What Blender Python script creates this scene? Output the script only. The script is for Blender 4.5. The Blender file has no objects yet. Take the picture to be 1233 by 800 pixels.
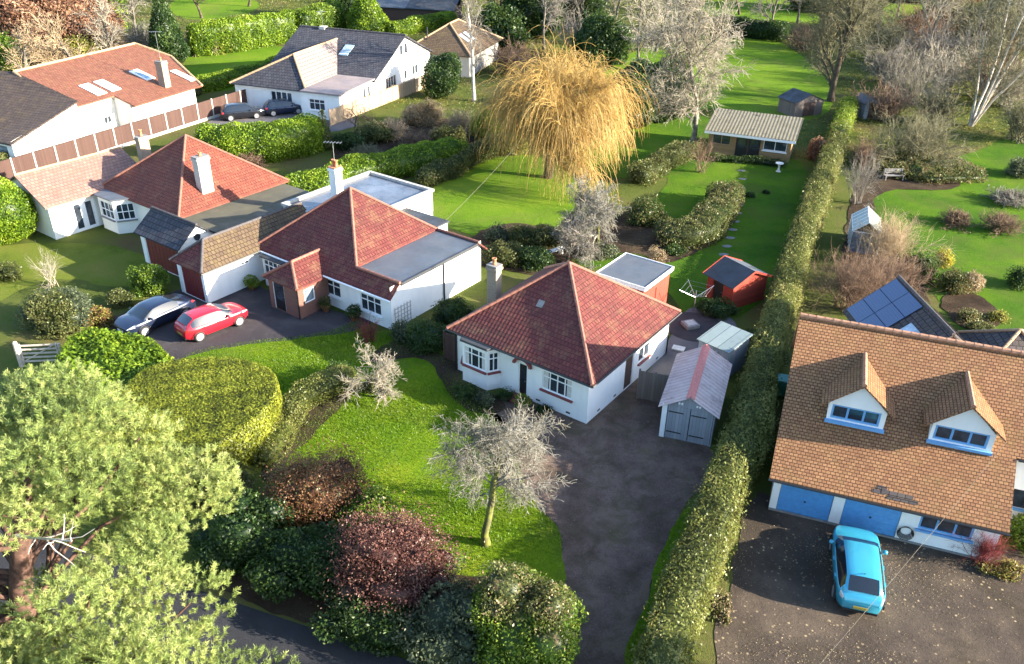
import bpy, math, random
import numpy as np
from mathutils import Vector, noise as mnoise

SC = bpy.context.scene
COL = SC.collection
rad = math.radians

# ------------------------------------------------------------------ camera
CF, CTH, CRO, CH = 1014.72, 0.5214, 0.0184, 24.368      # focal length (px of a 1233 px wide frame), pitch, roll, height
FWD = np.array([0, math.cos(CTH), -math.sin(CTH)])
RGT = np.array([1.0, 0, 0])
UPV = np.array([0, math.sin(CTH), math.cos(CTH)])
_cu, _su = math.cos(CRO), math.sin(CRO)


def at(u, v, z=0.0):
    """survey point on the level z that the photo shows at pixel u, v (used to measure the plots)"""
    du, dv = u - 616.5, v - 400
    d = FWD * CF + RGT * (_cu * du + _su * dv) - UPV * (-_su * du + _cu * dv)
    p = np.array([0, 0, CH]) + d * ((z - CH) / d[2])
    return (float(p[0]), float(p[1]), float(z))


cam = bpy.data.cameras.new("camera")
camo = bpy.data.objects.new("camera", cam)
COL.objects.link(camo)
cam.sensor_fit = 'HORIZONTAL'
cam.sensor_width = 36
cam.lens = 36 * CF / 1233
cam.clip_start = 0.5
cam.clip_end = 2000
camo.location = (0, 0, CH)
from mathutils import Matrix
_R = (np.cos(CRO) * RGT + np.sin(CRO) * UPV)
_U = (-np.sin(CRO) * RGT + np.cos(CRO) * UPV)
m3 = Matrix(((_R[0], _U[0], -FWD[0]), (_R[1], _U[1], -FWD[1]), (_R[2], _U[2], -FWD[2])))
camo.rotation_euler = m3.to_euler()
SC.camera = camo

# ------------------------------------------------------------------ light
SUN_EL, SUN_AZ = rad(17.5), rad(-14.0)                 # azimuth measured from +X, counter-clockwise
sdir = Vector((math.cos(SUN_EL) * math.cos(SUN_AZ), math.cos(SUN_EL) * math.sin(SUN_AZ), math.sin(SUN_EL)))
ld = bpy.data.lights.new("sun", 'SUN')
ld.energy = 5.0
ld.angle = rad(0.5)
ld.color = (1.0, 0.90, 0.74)
lo = bpy.data.objects.new("sun", ld)
COL.objects.link(lo)
lo.rotation_euler = (-sdir).to_track_quat('-Z', 'Y').to_euler()
W = bpy.data.worlds.new("World")
SC.world = W
W.use_nodes = True
nt = W.node_tree
bg = nt.nodes['Background']
sky = nt.nodes.new('ShaderNodeTexSky')
sky.sky_type = 'NISHITA'
sky.sun_disc = False
sky.sun_elevation = SUN_EL
sky.ozone_density = 2.5
sky.sun_rotation = math.pi / 2 - SUN_AZ
nt.links.new(sky.outputs[0], bg.inputs[0])
bg.inputs[1].default_value = 0.125
SC.view_settings.view_transform = 'Standard'
SC.view_settings.look = 'None'
SC.view_settings.gamma = 1
SC.view_settings.use_curve_mapping = False
SC.view_settings.exposure = 2.3

# ------------------------------------------------------------------ materials
MATS = {}


class NT:
    def __init__(s, name):
        s.m = bpy.data.materials.new(name)
        s.m.use_nodes = True
        s.t = s.m.node_tree
        s.t.nodes.clear()
        s.out = s.n('ShaderNodeOutputMaterial')

    def n(s, typ, **kw):
        nd = s.t.nodes.new(typ)
        for k, v in kw.items():
            setattr(nd, k, v)
        return nd

    def link(s, a, b):
        s.t.links.new(a, b)

    def setin(s, nd, key, val):
        if hasattr(val, 'is_linked') or hasattr(val, 'links'):
            s.link(val, nd.inputs[key])
        else:
            if isinstance(val, tuple) and len(val) == 3 and nd.inputs[key].type == 'RGBA':
                val = (*val, 1)
            nd.inputs[key].default_value = val

    def noise(s, scale, detail=4, rough=0.55, vec=None, dist=0.0):
        nd = s.n('ShaderNodeTexNoise')
        nd.inputs['Scale'].default_value = scale
        nd.inputs['Detail'].default_value = detail
        nd.inputs['Roughness'].default_value = rough
        nd.inputs['Distortion'].default_value = dist
        s.link(vec if vec is not None else s.pos(), nd.inputs['Vector'])
        return nd.outputs[0]

    def pos(s):
        return s.n('ShaderNodeNewGeometry').outputs['Position']

    def obj(s):
        return s.n('ShaderNodeTexCoord').outputs['Object']

    def uv(s):
        return s.n('ShaderNodeTexCoord').outputs['UV']

    def ramp(s, fac, stops):
        nd = s.n('ShaderNodeValToRGB')
        el = nd.color_ramp.elements
        while len(el) > 1:
            el.remove(el[-1])
        el[0].position = stops[0][0]
        el[0].color = (*stops[0][1], 1)
        for p, c in stops[1:]:
            e = el.new(p)
            e.color = (*c, 1)
        s.link(fac, nd.inputs[0])
        return nd.outputs[0]

    def mix(s, fac, a, b, mode='MIX'):
        nd = s.n('ShaderNodeMix', data_type='RGBA', blend_type=mode)
        s.setin(nd, 0, fac)
        s.setin(nd, 6, a)
        s.setin(nd, 7, b)
        return nd.outputs[2]

    def math(s, op, a, b=0.0):
        nd = s.n('ShaderNodeMath', operation=op)
        s.setin(nd, 0, a)
        s.setin(nd, 1, b)
        return nd.outputs[0]

    def bump(s, h, strength=0.3, dist=0.02):
        nd = s.n('ShaderNodeBump')
        nd.inputs['Strength'].default_value = strength
        nd.inputs['Distance'].default_value = dist
        s.link(h, nd.inputs['Height'])
        return nd.outputs[0]

    def pbr(s, col, rough=0.8, metal=0.0, normal=None, coat=0.0, spec=0.5):
        b = s.n('ShaderNodeBsdfPrincipled')
        s.setin(b, 'Base Color', col)
        s.setin(b, 'Roughness', rough)
        b.inputs['Metallic'].default_value = metal
        b.inputs['Coat Weight'].default_value = coat
        b.inputs['Coat Roughness'].default_value = 0.04
        b.inputs['Specular IOR Level'].default_value = spec
        if normal is not None:
            s.link(normal, b.inputs['Normal'])
        s.link(b.outputs[0], s.out.inputs[0])
        return s.m


def lin(c):
    return tuple(((x / 255) / 12.92 if x / 255 <= 0.04045 else ((x / 255 + 0.055) / 1.055) ** 2.4) for x in c)


def mul(c, k):
    return tuple(min(1.0, x * k) for x in c)


def plain(name, col, rough=0.7, metal=0.0, var=0.12, scale=6.0, coat=0.0, bump=0.0, spec=0.5):
    t = NT(name)
    f = t.noise(scale, 4, vec=t.obj())
    c = t.ramp(f, [(0.3, mul(col, 1 - var)), (0.7, mul(col, 1 + var))])
    nrm = t.bump(t.noise(scale * 8, 3, vec=t.obj()), bump, 0.02) if bump else None
    MATS[name] = t.pbr(c, rough, metal, nrm, coat, spec)
    return MATS[name]


def mat_render(name, col):
    """painted render with weather streaks"""
    t = NT(name)
    f = t.noise(0.7, 5, 0.6)
    mp = t.n('ShaderNodeMapping')
    mp.inputs['Scale'].default_value = (3.0, 3.0, 0.35)
    t.link(t.pos(), mp.inputs[0])
    st = t.noise(1.0, 4, 0.6, mp.outputs[0])
    c = t.ramp(f, [(0.3, mul(col, 0.9)), (0.65, col)])
    c = t.mix(t.math('MULTIPLY', t.ramp(st, [(0.5, (0, 0, 0)), (0.75, (1, 1, 1))]), 0.22), c, mul(col, 0.7))
    g = t.noise(45, 2)
    MATS[name] = t.pbr(c, 0.9, 0, t.bump(g, 0.25, 0.02), spec=0.3)


def mat_tiles(name, c1, c2, joint, bw, rh, moss=None, moss_amt=0.3, gap=0.02, stain=0.35, rolls=True, dark=(0.05, 0.035, 0.03)):
    t = NT(name)
    uv = t.uv()
    br = t.n('ShaderNodeTexBrick')
    br.offset = 0.5
    br.offset_frequency = 2
    t.link(uv, br.inputs['Vector'])
    t.setin(br, 'Color1', c1)
    t.setin(br, 'Color2', c2)
    t.setin(br, 'Mortar', joint)
    br.inputs['Scale'].default_value = 1
    br.inputs['Mortar Size'].default_value = gap
    br.inputs['Mortar Smooth'].default_value = 0.3
    br.inputs['Bias'].default_value = 0.0
    br.inputs['Brick Width'].default_value = bw
    br.inputs['Row Height'].default_value = rh
    c = br.outputs[0]
    f = t.noise(0.55, 5, 0.65)
    c = t.mix(t.math('MULTIPLY', t.ramp(f, [(0.42, (0, 0, 0)), (0.72, (1, 1, 1))]), stain), c, dark, 'MIX')
    f2 = t.noise(2.2, 6, 0.7)
    c = t.mix(t.math('MULTIPLY', t.ramp(f2, [(0.5, (0, 0, 0)), (0.7, (1, 1, 1))]), 0.35), c, mul(c2, 1.25))
    if moss:
        f3 = t.noise(1.3, 7, 0.75)
        c = t.mix(t.math('MULTIPLY', t.ramp(f3, [(0.5, (0, 0, 0)), (0.68, (1, 1, 1))]), moss_amt), c, moss)
    sx = t.n('ShaderNodeSeparateXYZ')
    t.link(uv, sx.inputs[0])
    saw = t.math('SUBTRACT', 1.0, t.math('FRACT', t.math('DIVIDE', sx.outputs[1], rh)))
    h = t.math('MULTIPLY', saw, 0.8)
    if rolls:
        w = t.math('SINE', t.math('MULTIPLY', sx.outputs[0], 2 * math.pi / bw))
        h = t.math('ADD', h, t.math('MULTIPLY', w, 0.25))
    h = t.math('SUBTRACT', h, t.math('MULTIPLY', br.outputs[1], 0.9))
    MATS[name] = t.pbr(c, 0.75, 0, t.bump(h, 1.0, 0.05), spec=0.15)


def mat_brick(name, c1, c2, joint):
    t = NT(name)
    br = t.n('ShaderNodeTexBrick')
    t.link(t.uv(), br.inputs['Vector'])
    t.setin(br, 'Color1', c1)
    t.setin(br, 'Color2', c2)
    t.setin(br, 'Mortar', joint)
    br.inputs['Scale'].default_value = 1
    br.inputs['Mortar Size'].default_value = 0.012
    br.inputs['Brick Width'].default_value = 0.225
    br.inputs['Row Height'].default_value = 0.075
    MATS[name] = t.pbr(t.mix(t.math('MULTIPLY', t.noise(1.5), 0.3), br.outputs[0], (0.1, 0.06, 0.05)), 0.9)


def mat_boards(name, c1, c2, width, along='v', rough=0.85):
    """timber boards or ribs: stripes across u, grain noise"""
    t = NT(name)
    sx = t.n('ShaderNodeSeparateXYZ')
    t.link(t.uv(), sx.inputs[0])
    u = sx.outputs[0] if along == 'v' else sx.outputs[1]
    cell = t.math('FLOOR', t.math('DIVIDE', u, width))
    fr = t.math('FRACT', t.math('DIVIDE', u, width))
    wn = t.n('ShaderNodeTexWhiteNoise', noise_dimensions='1D')
    t.link(cell, wn.inputs['W'])
    c = t.ramp(wn.outputs[0], [(0, c1), (1, c2)])
    gap = t.ramp(fr, [(0.0, (0, 0, 0)), (0.08, (1, 1, 1))])
    c = t.mix(t.math('MULTIPLY', t.noise(3, 6, 0.7), 0.5), c, mul(c1, 0.5))
    h = t.math('ADD', gap, t.math('MULTIPLY', t.noise(14, 3), 0.3))
    MATS[name] = t.pbr(t.mix(gap, mul(c1, 0.25), c), rough, 0, t.bump(h, 0.5, 0.02), spec=0.3)


def mat_leaf(name, stops, trans=0.3, var=0.25, scale=0.35):
    """leaf colour varies from leaf to leaf (attribute rnd) and from patch to patch"""
    t = NT(name)
    a = t.n('ShaderNodeAttribute', attribute_name='rnd')
    f = t.math('ADD', t.math('MULTIPLY', a.outputs['Fac'], 0.72), t.math('MULTIPLY', t.math('SUBTRACT', t.noise(scale, 3), 0.36), 0.95))
    c = t.ramp(f, stops)
    d = t.n('ShaderNodeBsdfDiffuse')
    t.link(c, d.inputs[0])
    tr = t.n('ShaderNodeBsdfTranslucent')
    t.link(t.mix(0.5, c, mul(stops[-1][1], 1.4)), tr.inputs[0])
    mx = t.n('ShaderNodeMixShader')
    mx.inputs[0].default_value = trans
    t.link(d.outputs[0], mx.inputs[1])
    t.link(tr.outputs[0], mx.inputs[2])
    gl = t.n('ShaderNodeBsdfGlossy')
    gl.inputs['Roughness'].default_value = 0.42
    gl.inputs[0].default_value = (0.9, 0.95, 0.85, 1)
    m2 = t.n('ShaderNodeMixShader')
    m2.inputs[0].default_value = 0.02
    t.link(mx.outputs[0], m2.inputs[1])
    t.link(gl.outputs[0], m2.inputs[2])
    t.link(m2.outputs[0], t.out.inputs[0])
    MATS[name] = t.m


def mat_bark(name, c1, c2, scale=3.0, c3=None, trans=0.0):
    t = NT(name)
    f = t.noise(scale, 5, 0.65)
    st = [(0.35, c1), (0.62, c2)]
    if c3:
        st.append((0.8, c3))
    c = t.ramp(f, st)
    MATS[name] = t.pbr(c, 0.95, 0, t.bump(t.noise(20, 3), 0.3, 0.03), spec=0.15)


def mat_ground(name, stops, scale=0.35, fine=9.0, bump=0.5, speck=None, rough=0.95, spec=0.04, fine_amt=0.5, stretch=None, worn=None):
    t = NT(name)
    p = t.pos()
    if stretch:
        mp = t.n('ShaderNodeMapping')
        mp.inputs['Scale'].default_value = stretch[:3]
        mp.inputs['Rotation'].default_value = (0, 0, stretch[3])
        t.link(p, mp.inputs[0])
        p = mp.outputs[0]
    a = t.noise(scale, 6, 0.62, p)
    b = t.noise(fine, 5, 0.7)
    g = t.noise(fine * 4.3, 3, 0.7)
    f = t.math('ADD', t.math('MULTIPLY', a, 1.0), t.math('MULTIPLY', t.math('SUBTRACT', t.math('ADD', t.math('MULTIPLY', b, 0.6), t.math('MULTIPLY', g, 0.4)), 0.5), fine_amt))
    c = t.ramp(f, stops)
    if worn:    # worn, mossy or stained patches: (colour, scale, threshold, amount, streak direction)
        q = t.pos()
        if len(worn) > 4:
            mp = t.n('ShaderNodeMapping')
            mp.inputs['Rotation'].default_value = (0, 0, -worn[4])
            mp.inputs['Scale'].default_value = (0.22, 1.0, 1.0)
            t.link(q, mp.inputs[0])
            q = mp.outputs[0]
        k = t.ramp(t.noise(worn[1], 6, 0.68, q, 0.6), [(worn[2] - 0.07, (0, 0, 0)), (worn[2] + 0.10, (1, 1, 1))])
        c = t.mix(t.math('MULTIPLY', k, worn[3]), c, worn[0])
    if speck:
        v = t.n('ShaderNodeTexVoronoi', feature='F1')
        v.inputs['Scale'].default_value = speck[1]
        t.link(t.pos(), v.inputs['Vector'])
        k = t.ramp(v.outputs['Distance'], [(speck[2], (1, 1, 1)), (speck[2] + 0.06, (0, 0, 0))])
        msk = t.ramp(t.noise(0.5, 4, 0.7), [(0.42, (0, 0, 0)), (0.6, (1, 1, 1))])
        c = t.mix(t.math('MULTIPLY', k, msk), c, speck[0])
    MATS[name] = t.pbr(c, rough, 0, t.bump(t.math('ADD', b, g), bump, 0.05), spec=spec)


def mat_glass(name, tint=(0.02, 0.026, 0.034), curtain=0.0):
    t = NT(name)
    f = t.noise(1.6, 3, 0.6, t.obj())
    c = t.ramp(f, [(0.40, tint), (0.66, mul(tint, 2.2))])
    MATS[name] = t.pbr(c, 0.06, 0, None, 0, 0.7)


def mat_felt(name, c1, c2, sheen=0.55):
    t = NT(name)
    sx = t.n('ShaderNodeSeparateXYZ')
    t.link(t.uv(), sx.inputs[0])
    fr = t.math('FRACT', sx.outputs[0])
    seam = t.ramp(fr, [(0.0, (1, 1, 1)), (0.03, (0, 0, 0))])
    f = t.noise(0.6, 5, 0.65)
    c = t.ramp(f, [(0.35, c1), (0.7, c2)])
    c = t.mix(t.math('MULTIPLY', seam, 0.4), c, mul(c1, 0.5))
    r = t.ramp(t.noise(0.9, 4, 0.6), [(0.35, (sheen * 0.6,) * 3), (0.7, (sheen * 1.3,) * 3)])
    MATS[name] = t.pbr(c, r, 0, t.bump(t.noise(4, 4), 0.15, 0.03), spec=0.5)


# ------------------------------------------------------------------ mesh builder
def auto_uv(me):
    """metres along the face's level direction and up its slope"""
    n = len(me.loops)
    if not n:
        return
    uvl = me.uv_layers.new(name="UVMap")
    co = np.empty(len(me.vertices) * 3)
    me.vertices.foreach_get('co', co)
    co = co.reshape(-1, 3)
    vi = np.empty(n, np.int32)
    me.loops.foreach_get('vertex_index', vi)
    lt = np.empty(len(me.polygons), np.int32)
    me.polygons.foreach_get('loop_total', lt)
    nr = np.empty(len(me.polygons) * 3)
    me.polygons.foreach_get('normal', nr)
    nr = nr.reshape(-1, 3)
    nr = np.repeat(nr, lt, 0)
    hz = np.stack([-nr[:, 1], nr[:, 0], np.zeros(n)], 1)
    ln = np.linalg.norm(hz, axis=1)
    flat = ln < 0.03
    hz[flat] = (1, 0, 0)
    ln[flat] = 1
    hz /= ln[:, None]
    up = np.cross(nr, hz)
    p = co[vi]
    uv = np.stack([(p * hz).sum(1), (p * up).sum(1)], 1)
    uvl.data.foreach_set('uv', uv.astype(np.float32).ravel())


class MB:
    def __init__(s, off=(0, 0, 0)):
        s.v, s.f, s.mi, s.off, s.cur = [], [], [], off, 0

    def poly(s, pts):
        b = len(s.v)
        s.v += [tuple(map(float, p)) for p in pts]
        s.f.append(tuple(range(b, b + len(pts))))
        s.mi.append(s.cur)
        return s

    def mesh(s, vs, fs):
        b = len(s.v)
        s.v += [tuple(map(float, p)) for p in vs]
        for f in fs:
            s.f.append(tuple(b + i for i in f))
            s.mi.append(s.cur)
        return s

    def box(s, x0, x1, y0, y1, z0, z1):
        v = [(x0, y0, z0), (x1, y0, z0), (x1, y1, z0), (x0, y1, z0), (x0, y0, z1), (x1, y0, z1), (x1, y1, z1), (x0, y1, z1)]
        return s.mesh(v, [(3, 2, 1, 0), (4, 5, 6, 7), (0, 1, 5, 4), (1, 2, 6, 5), (2, 3, 7, 6), (3, 0, 4, 7)])

    def obox(s, o, d, u0, u1, n0, n1, z0, z1):
        """box in a wall's frame: u along direction d, n outward"""
        n = (d[1], -d[0])
        P = lambda u, q, z: (o[0] + d[0] * u + n[0] * q, o[1] + d[1] * u + n[1] * q, o[2] + z)
        v = [P(u0, n1, z0), P(u1, n1, z0), P(u1, n0, z0), P(u0, n0, z0), P(u0, n1, z1), P(u1, n1, z1), P(u1, n0, z1), P(u0, n0, z1)]
        return s.mesh(v, [(3, 2, 1, 0), (4, 5, 6, 7), (0, 1, 5, 4), (1, 2, 6, 5), (2, 3, 7, 6), (3, 0, 4, 7)])

    def prism(s, pts, z0, z1):
        n = len(pts)
        v = [(p[0], p[1], z0) for p in pts] + [(p[0], p[1], z1) for p in pts]
        f = [tuple(range(n - 1, -1, -1)), tuple(range(n, 2 * n))] + [(i, (i + 1) % n, n + (i + 1) % n, n + i) for i in range(n)]
        return s.mesh(v, f)

    def shell(s, verts, faces, t, inset=None):
        """closed slab: the given outward faces, a copy t lower, and its rim"""
        n = len(verts)
        v = list(verts) + [(p[0], p[1], p[2] - t) for p in verts]
        cnt = {}
        for f in faces:
            for i in range(len(f)):
                a, b = f[i], f[(i + 1) % len(f)]
                cnt[(a, b)] = 1
        rim = [(a, b) for (a, b) in cnt if (b, a) not in cnt]
        fs = [tuple(f) for f in faces] + [tuple(n + i for i in reversed(f)) for f in faces] + [(b, a, n + a, n + b) for a, b in rim]
        return s.mesh(v, fs)

    def tube(s, pts, r, sides=8, cap=True):
        pts = [np.array(p, float) for p in pts]
        rs = r if isinstance(r, (list, tuple)) else [r] * len(pts)
        vs, fs = [], []
        for i, p in enumerate(pts):
            d = pts[min(i + 1, len(pts) - 1)] - pts[max(i - 1, 0)]
            d = d / (np.linalg.norm(d) + 1e-9)
            a = np.array([0, 0, 1.0]) if abs(d[2]) < 0.9 else np.array([1.0, 0, 0])
            x = np.cross(d, a)
            x /= np.linalg.norm(x)
            y = np.cross(d, x)
            for k in range(sides):
                an = 2 * math.pi * k / sides
                vs.append(p + rs[i] * (math.cos(an) * x + math.sin(an) * y))
        for i in range(len(pts) - 1):
            for k in range(sides):
                k2 = (k + 1) % sides
                fs.append((i * sides + k, i * sides + k2, (i + 1) * sides + k2, (i + 1) * sides + k))
        if cap:
            fs.append(tuple(range(sides - 1, -1, -1)))
            e = (len(pts) - 1) * sides
            fs.append(tuple(range(e, e + sides)))
        return s.mesh(vs, [tuple(reversed(f)) for f in fs])

    def lathe(s, c, prof, n=16, axis='z'):
        vs, fs = [], []
        for r, z in prof:
            for k in range(n):
                a = 2 * math.pi * k / n
                q = (r * math.cos(a), r * math.sin(a), z)
                if axis == 'y':
                    q = (q[0], q[2], -q[1])
                if axis == 'x':
                    q = (q[2], q[0], q[1])
                vs.append((c[0] + q[0], c[1] + q[1], c[2] + q[2]))
        m = len(prof)
        for i in range(m - 1):
            for k in range(n):
                k2 = (k + 1) % n
                fs.append((i * n + k, i * n + k2, (i + 1) * n + k2, (i + 1) * n + k))
        if prof[0][0] > 1e-4:
            fs.append(tuple(range(n - 1, -1, -1)))
        if prof[-1][0] > 1e-4:
            fs.append(tuple(range((m - 1) * n, m * n)))
        return s.mesh(vs, fs)

    def build(s, name, mat, parent=None, smooth=False, bevel=0.0, **tags):
        me = bpy.data.meshes.new(name)
        ox, oy, oz = s.off
        me.from_pydata([(x - ox, y - oy, z - oz) for x, y, z in s.v], [], s.f)
        for m in (mat if isinstance(mat, (list, tuple)) else [mat]):
            me.materials.append(MATS[m])
        if max(s.mi, default=0):
            me.polygons.foreach_set('material_index', s.mi)
        me.update()
        auto_uv(me)
        if smooth:
            me.polygons.foreach_set('use_smooth', [True] * len(me.polygons))
        o = bpy.data.objects.new(name, me)
        COL.objects.link(o)
        if parent is not None:
            o.parent = parent
        if bevel:
            md = o.modifiers.new('bevel', 'BEVEL')
            md.width = bevel
            md.segments = 2
            md.limit_method = 'ANGLE'
        for k, v in tags.items():
            o[k] = v
        return o


def tag(o, label, cat, group=None, kind=None):
    o['label'] = label
    o['category'] = cat
    if group:
        o['group'] = group
    if kind:
        o['kind'] = kind
    return o


def thing(name, label, cat, loc=(0, 0, 0), rz=0.0, group=None):
    o = bpy.data.objects.new(name, None)
    COL.objects.link(o)
    o.empty_display_size = 0.3
    o.location = loc
    o.rotation_euler = (0, 0, rz)
    return tag(o, label, cat, group)


def dup(root, loc, rz, label, group=None, scale=1.0):
    r = root.copy()
    COL.objects.link(r)
    r.location = loc
    r.rotation_euler = (0, 0, rz)
    r.scale = (scale,) * 3 if not isinstance(scale, tuple) else scale
    r['label'] = label
    if group:
        r['group'] = group
    for ch in list(root.children):
        c = ch.copy()
        COL.objects.link(c)
        c.parent = r
        for g in ch.children:
            d = g.copy()
            COL.objects.link(d)
            d.parent = c
    return r


def raw_mesh(name, V, Fq, mats, parent=None, rnd=None, mi=None, smooth=False):
    """fast mesh from numpy: V (n,3), Fq (m,k) with k = 3 or 4, or a list of such arrays"""
    Fs = Fq if isinstance(Fq, list) else [Fq]
    me = bpy.data.meshes.new(name)
    me.vertices.add(len(V))
    me.vertices.foreach_set('co', np.asarray(V, np.float32).ravel())
    tot = sum(f.size for f in Fs)
    npoly = sum(len(f) for f in Fs)
    me.loops.add(tot)
    me.loops.foreach_set('vertex_index', np.concatenate([f.ravel() for f in Fs]).astype(np.int32))
    me.polygons.add(npoly)
    lens = np.concatenate([np.full(len(f), f.shape[1], np.int32) for f in Fs])
    st = np.concatenate([[0], np.cumsum(lens)[:-1]]).astype(np.int32)
    me.polygons.foreach_set('loop_start', st)
    me.polygons.foreach_set('loop_total', lens)
    for m in (mats if isinstance(mats, (list, tuple)) else [mats]):
        me.materials.append(MATS[m])
    if mi is not None:
        me.polygons.foreach_set('material_index', np.asarray(mi, np.int32))
    if smooth:
        me.polygons.foreach_set('use_smooth', np.ones(npoly, bool))
    me.update(calc_edges=True)
    if rnd is not None:
        a = me.attributes.new('rnd', 'FLOAT', 'FACE')
        a.data.foreach_set('value', np.asarray(rnd, np.float32))
    o = bpy.data.objects.new(name, me)
    COL.objects.link(o)
    if parent is not None:
        o.parent = parent
    return o


RNG = np.random.default_rng(7)
random.seed(7)
# ------------------------------------------------------------------ material library
mat_render('white_render', (0.82, 0.81, 0.78))
mat_render('cream_render', (0.80, 0.77, 0.70))
mat_render('grey_render', (0.42, 0.40, 0.36))
mat_tiles('red_tile', (0.165, 0.048, 0.040), (0.115, 0.032, 0.030), (0.05, 0.017, 0.016), 0.21, 0.235, (0.27, 0.18, 0.09), 0.32, 0.013)
mat_tiles('bright_red_tile', (0.225, 0.066, 0.043), (0.165, 0.049, 0.035), (0.08, 0.025, 0.02), 0.21, 0.235, (0.30, 0.19, 0.10), 0.26, 0.013)
mat_tiles('clay_tile', (0.345, 0.18, 0.085), (0.235, 0.112, 0.055), (0.085, 0.04, 0.022), 0.18, 0.14, (0.20, 0.135, 0.05), 0.45, 0.017, 0.3, False, (0.11, 0.06, 0.03))
mat_tiles('brown_tile', (0.25, 0.10, 0.062), (0.18, 0.072, 0.046), (0.08, 0.035, 0.025), 0.28, 0.3, (0.28, 0.19, 0.08), 0.22, 0.015, 0.15, False)
mat_tiles('pink_tile', (0.33, 0.19, 0.15), (0.26, 0.14, 0.11), (0.12, 0.07, 0.06), 0.28, 0.3, (0.3, 0.2, 0.1), 0.15, 0.015, 0.15, False)
mat_tiles('mossy_tile', (0.13, 0.09, 0.055), (0.09, 0.06, 0.04), (0.04, 0.03, 0.02), 0.26, 0.28, (0.17, 0.13, 0.05), 0.5, 0.02, 0.3, False)
mat_tiles('grey_tile', (0.10, 0.085, 0.08), (0.065, 0.055, 0.055), (0.02, 0.018, 0.018), 0.3, 0.32, (0.16, 0.13, 0.07), 0.25, 0.02, 0.2, False)
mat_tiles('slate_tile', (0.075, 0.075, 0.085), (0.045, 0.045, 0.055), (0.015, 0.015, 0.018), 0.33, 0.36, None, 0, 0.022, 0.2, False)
mat_brick('red_brick', (0.20, 0.062, 0.038), (0.14, 0.042, 0.028), (0.17, 0.12, 0.095))
mat_brick('stock_brick', (0.33, 0.24, 0.16), (0.25, 0.17, 0.11), (0.3, 0.27, 0.22))
plain('red_ridge', (0.23, 0.095, 0.065), 0.8, var=0.25)
plain('clay_ridge', (0.33, 0.17, 0.10), 0.8, var=0.25)
plain('brown_ridge', (0.36, 0.23, 0.13), 0.8, var=0.25)
plain('dark_ridge', (0.07, 0.06, 0.06), 0.8, var=0.25)
plain('pink_ridge', (0.50, 0.16, 0.14), 0.75, var=0.15)
plain('white_paint', (0.80, 0.80, 0.79), 0.5, var=0.04)
plain('blue_paint', (0.085, 0.28, 0.56), 0.5, var=0.1)
plain('blue_frame', (0.14, 0.33, 0.58), 0.5, var=0.08)
plain('maroon_paint', (0.13, 0.018, 0.022), 0.5, var=0.2)
plain('dark_red_paint', (0.14, 0.022, 0.018), 0.5, var=0.2)
plain('sill_red', (0.20, 0.045, 0.045), 0.7, var=0.2)
plain('black_plastic', (0.012, 0.012, 0.013), 0.45, var=0.1)
plain('dark_metal', (0.05, 0.05, 0.052), 0.4, 0.6, var=0.1)
plain('grey_metal', (0.35, 0.36, 0.37), 0.4, 0.8, var=0.1)
plain('terracotta', (0.42, 0.17, 0.08), 0.8, var=0.15)
plain('concrete', (0.48, 0.45, 0.40), 0.9, var=0.15, bump=0.2)
plain('dark_concrete', (0.20, 0.19, 0.18), 0.9, var=0.2, bump=0.2)
plain('step_stone', (0.17, 0.17, 0.16), 0.9, var=0.2, bump=0.2, spec=0.1)
plain('stone', (0.40, 0.39, 0.36), 0.9, var=0.2, bump=0.2)
plain('pale_stone', (0.62, 0.60, 0.55), 0.9, var=0.15)
plain('lead', (0.13, 0.135, 0.145), 0.5, var=0.2)
plain('green_plastic', (0.03, 0.16, 0.09), 0.5)
plain('teal_plastic', (0.10, 0.33, 0.30), 0.5)
plain('rubber', (0.015, 0.015, 0.016), 0.8)
plain('dark_wood', (0.075, 0.04, 0.028), 0.7, var=0.25)
plain('bare_wood', (0.33, 0.22, 0.13), 0.85, var=0.2)
plain('gate_wood', (0.45, 0.38, 0.31), 0.9, var=0.2)
plain('cable', (0.16, 0.14, 0.11), 0.9, spec=0.1)
plain('black_cable', (0.02, 0.02, 0.02), 0.6)
mat_boards('red_boards', (0.36, 0.055, 0.03), (0.27, 0.04, 0.025), 0.14, 'h')
mat_boards('red_panel_boards', (0.34, 0.06, 0.035), (0.26, 0.045, 0.03), 0.14, 'v')
mat_boards('brown_boards', (0.088, 0.048, 0.038), (0.066, 0.036, 0.029), 0.15, 'v')
mat_boards('grey_boards', (0.34, 0.36, 0.39), (0.26, 0.28, 0.31), 0.16, 'v')
mat_boards('weathered_boards', (0.23, 0.18, 0.145), (0.17, 0.13, 0.11), 0.16, 'v')
mat_boards('bamboo', (0.46, 0.34, 0.22), (0.37, 0.26, 0.17), 0.05, 'v')
mat_boards('timber_cladding', (0.34, 0.22, 0.10), (0.27, 0.17, 0.08), 0.15, 'h')
mat_felt('felt', (0.065, 0.075, 0.09), (0.10, 0.11, 0.125))
mat_felt('black_felt', (0.025, 0.028, 0.033), (0.045, 0.048, 0.055), 0.7)
mat_felt('brown_felt', (0.065, 0.06, 0.04), (0.10, 0.09, 0.055), 0.9)
mat_felt('wet_felt', (0.07, 0.08, 0.10), (0.17, 0.19, 0.23), 0.3)
mat_tiles('pinkish_slate', (0.25, 0.21, 0.195), (0.20, 0.165, 0.155), (0.13, 0.10, 0.09), 0.33, 0.42, None, 0, 0.03, 0.1, False)  # slate lightened so that its colour carries the sunlight
mat_tiles('mossy_dark_tile', (0.092, 0.066, 0.054), (0.062, 0.046, 0.04), (0.02, 0.018, 0.018), 0.33, 0.36, (0.16, 0.12, 0.05), 0.4, 0.02, 0.3, False)
mat_felt('pinkish_felt', (0.20, 0.16, 0.15), (0.26, 0.21, 0.2), 0.8)
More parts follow.
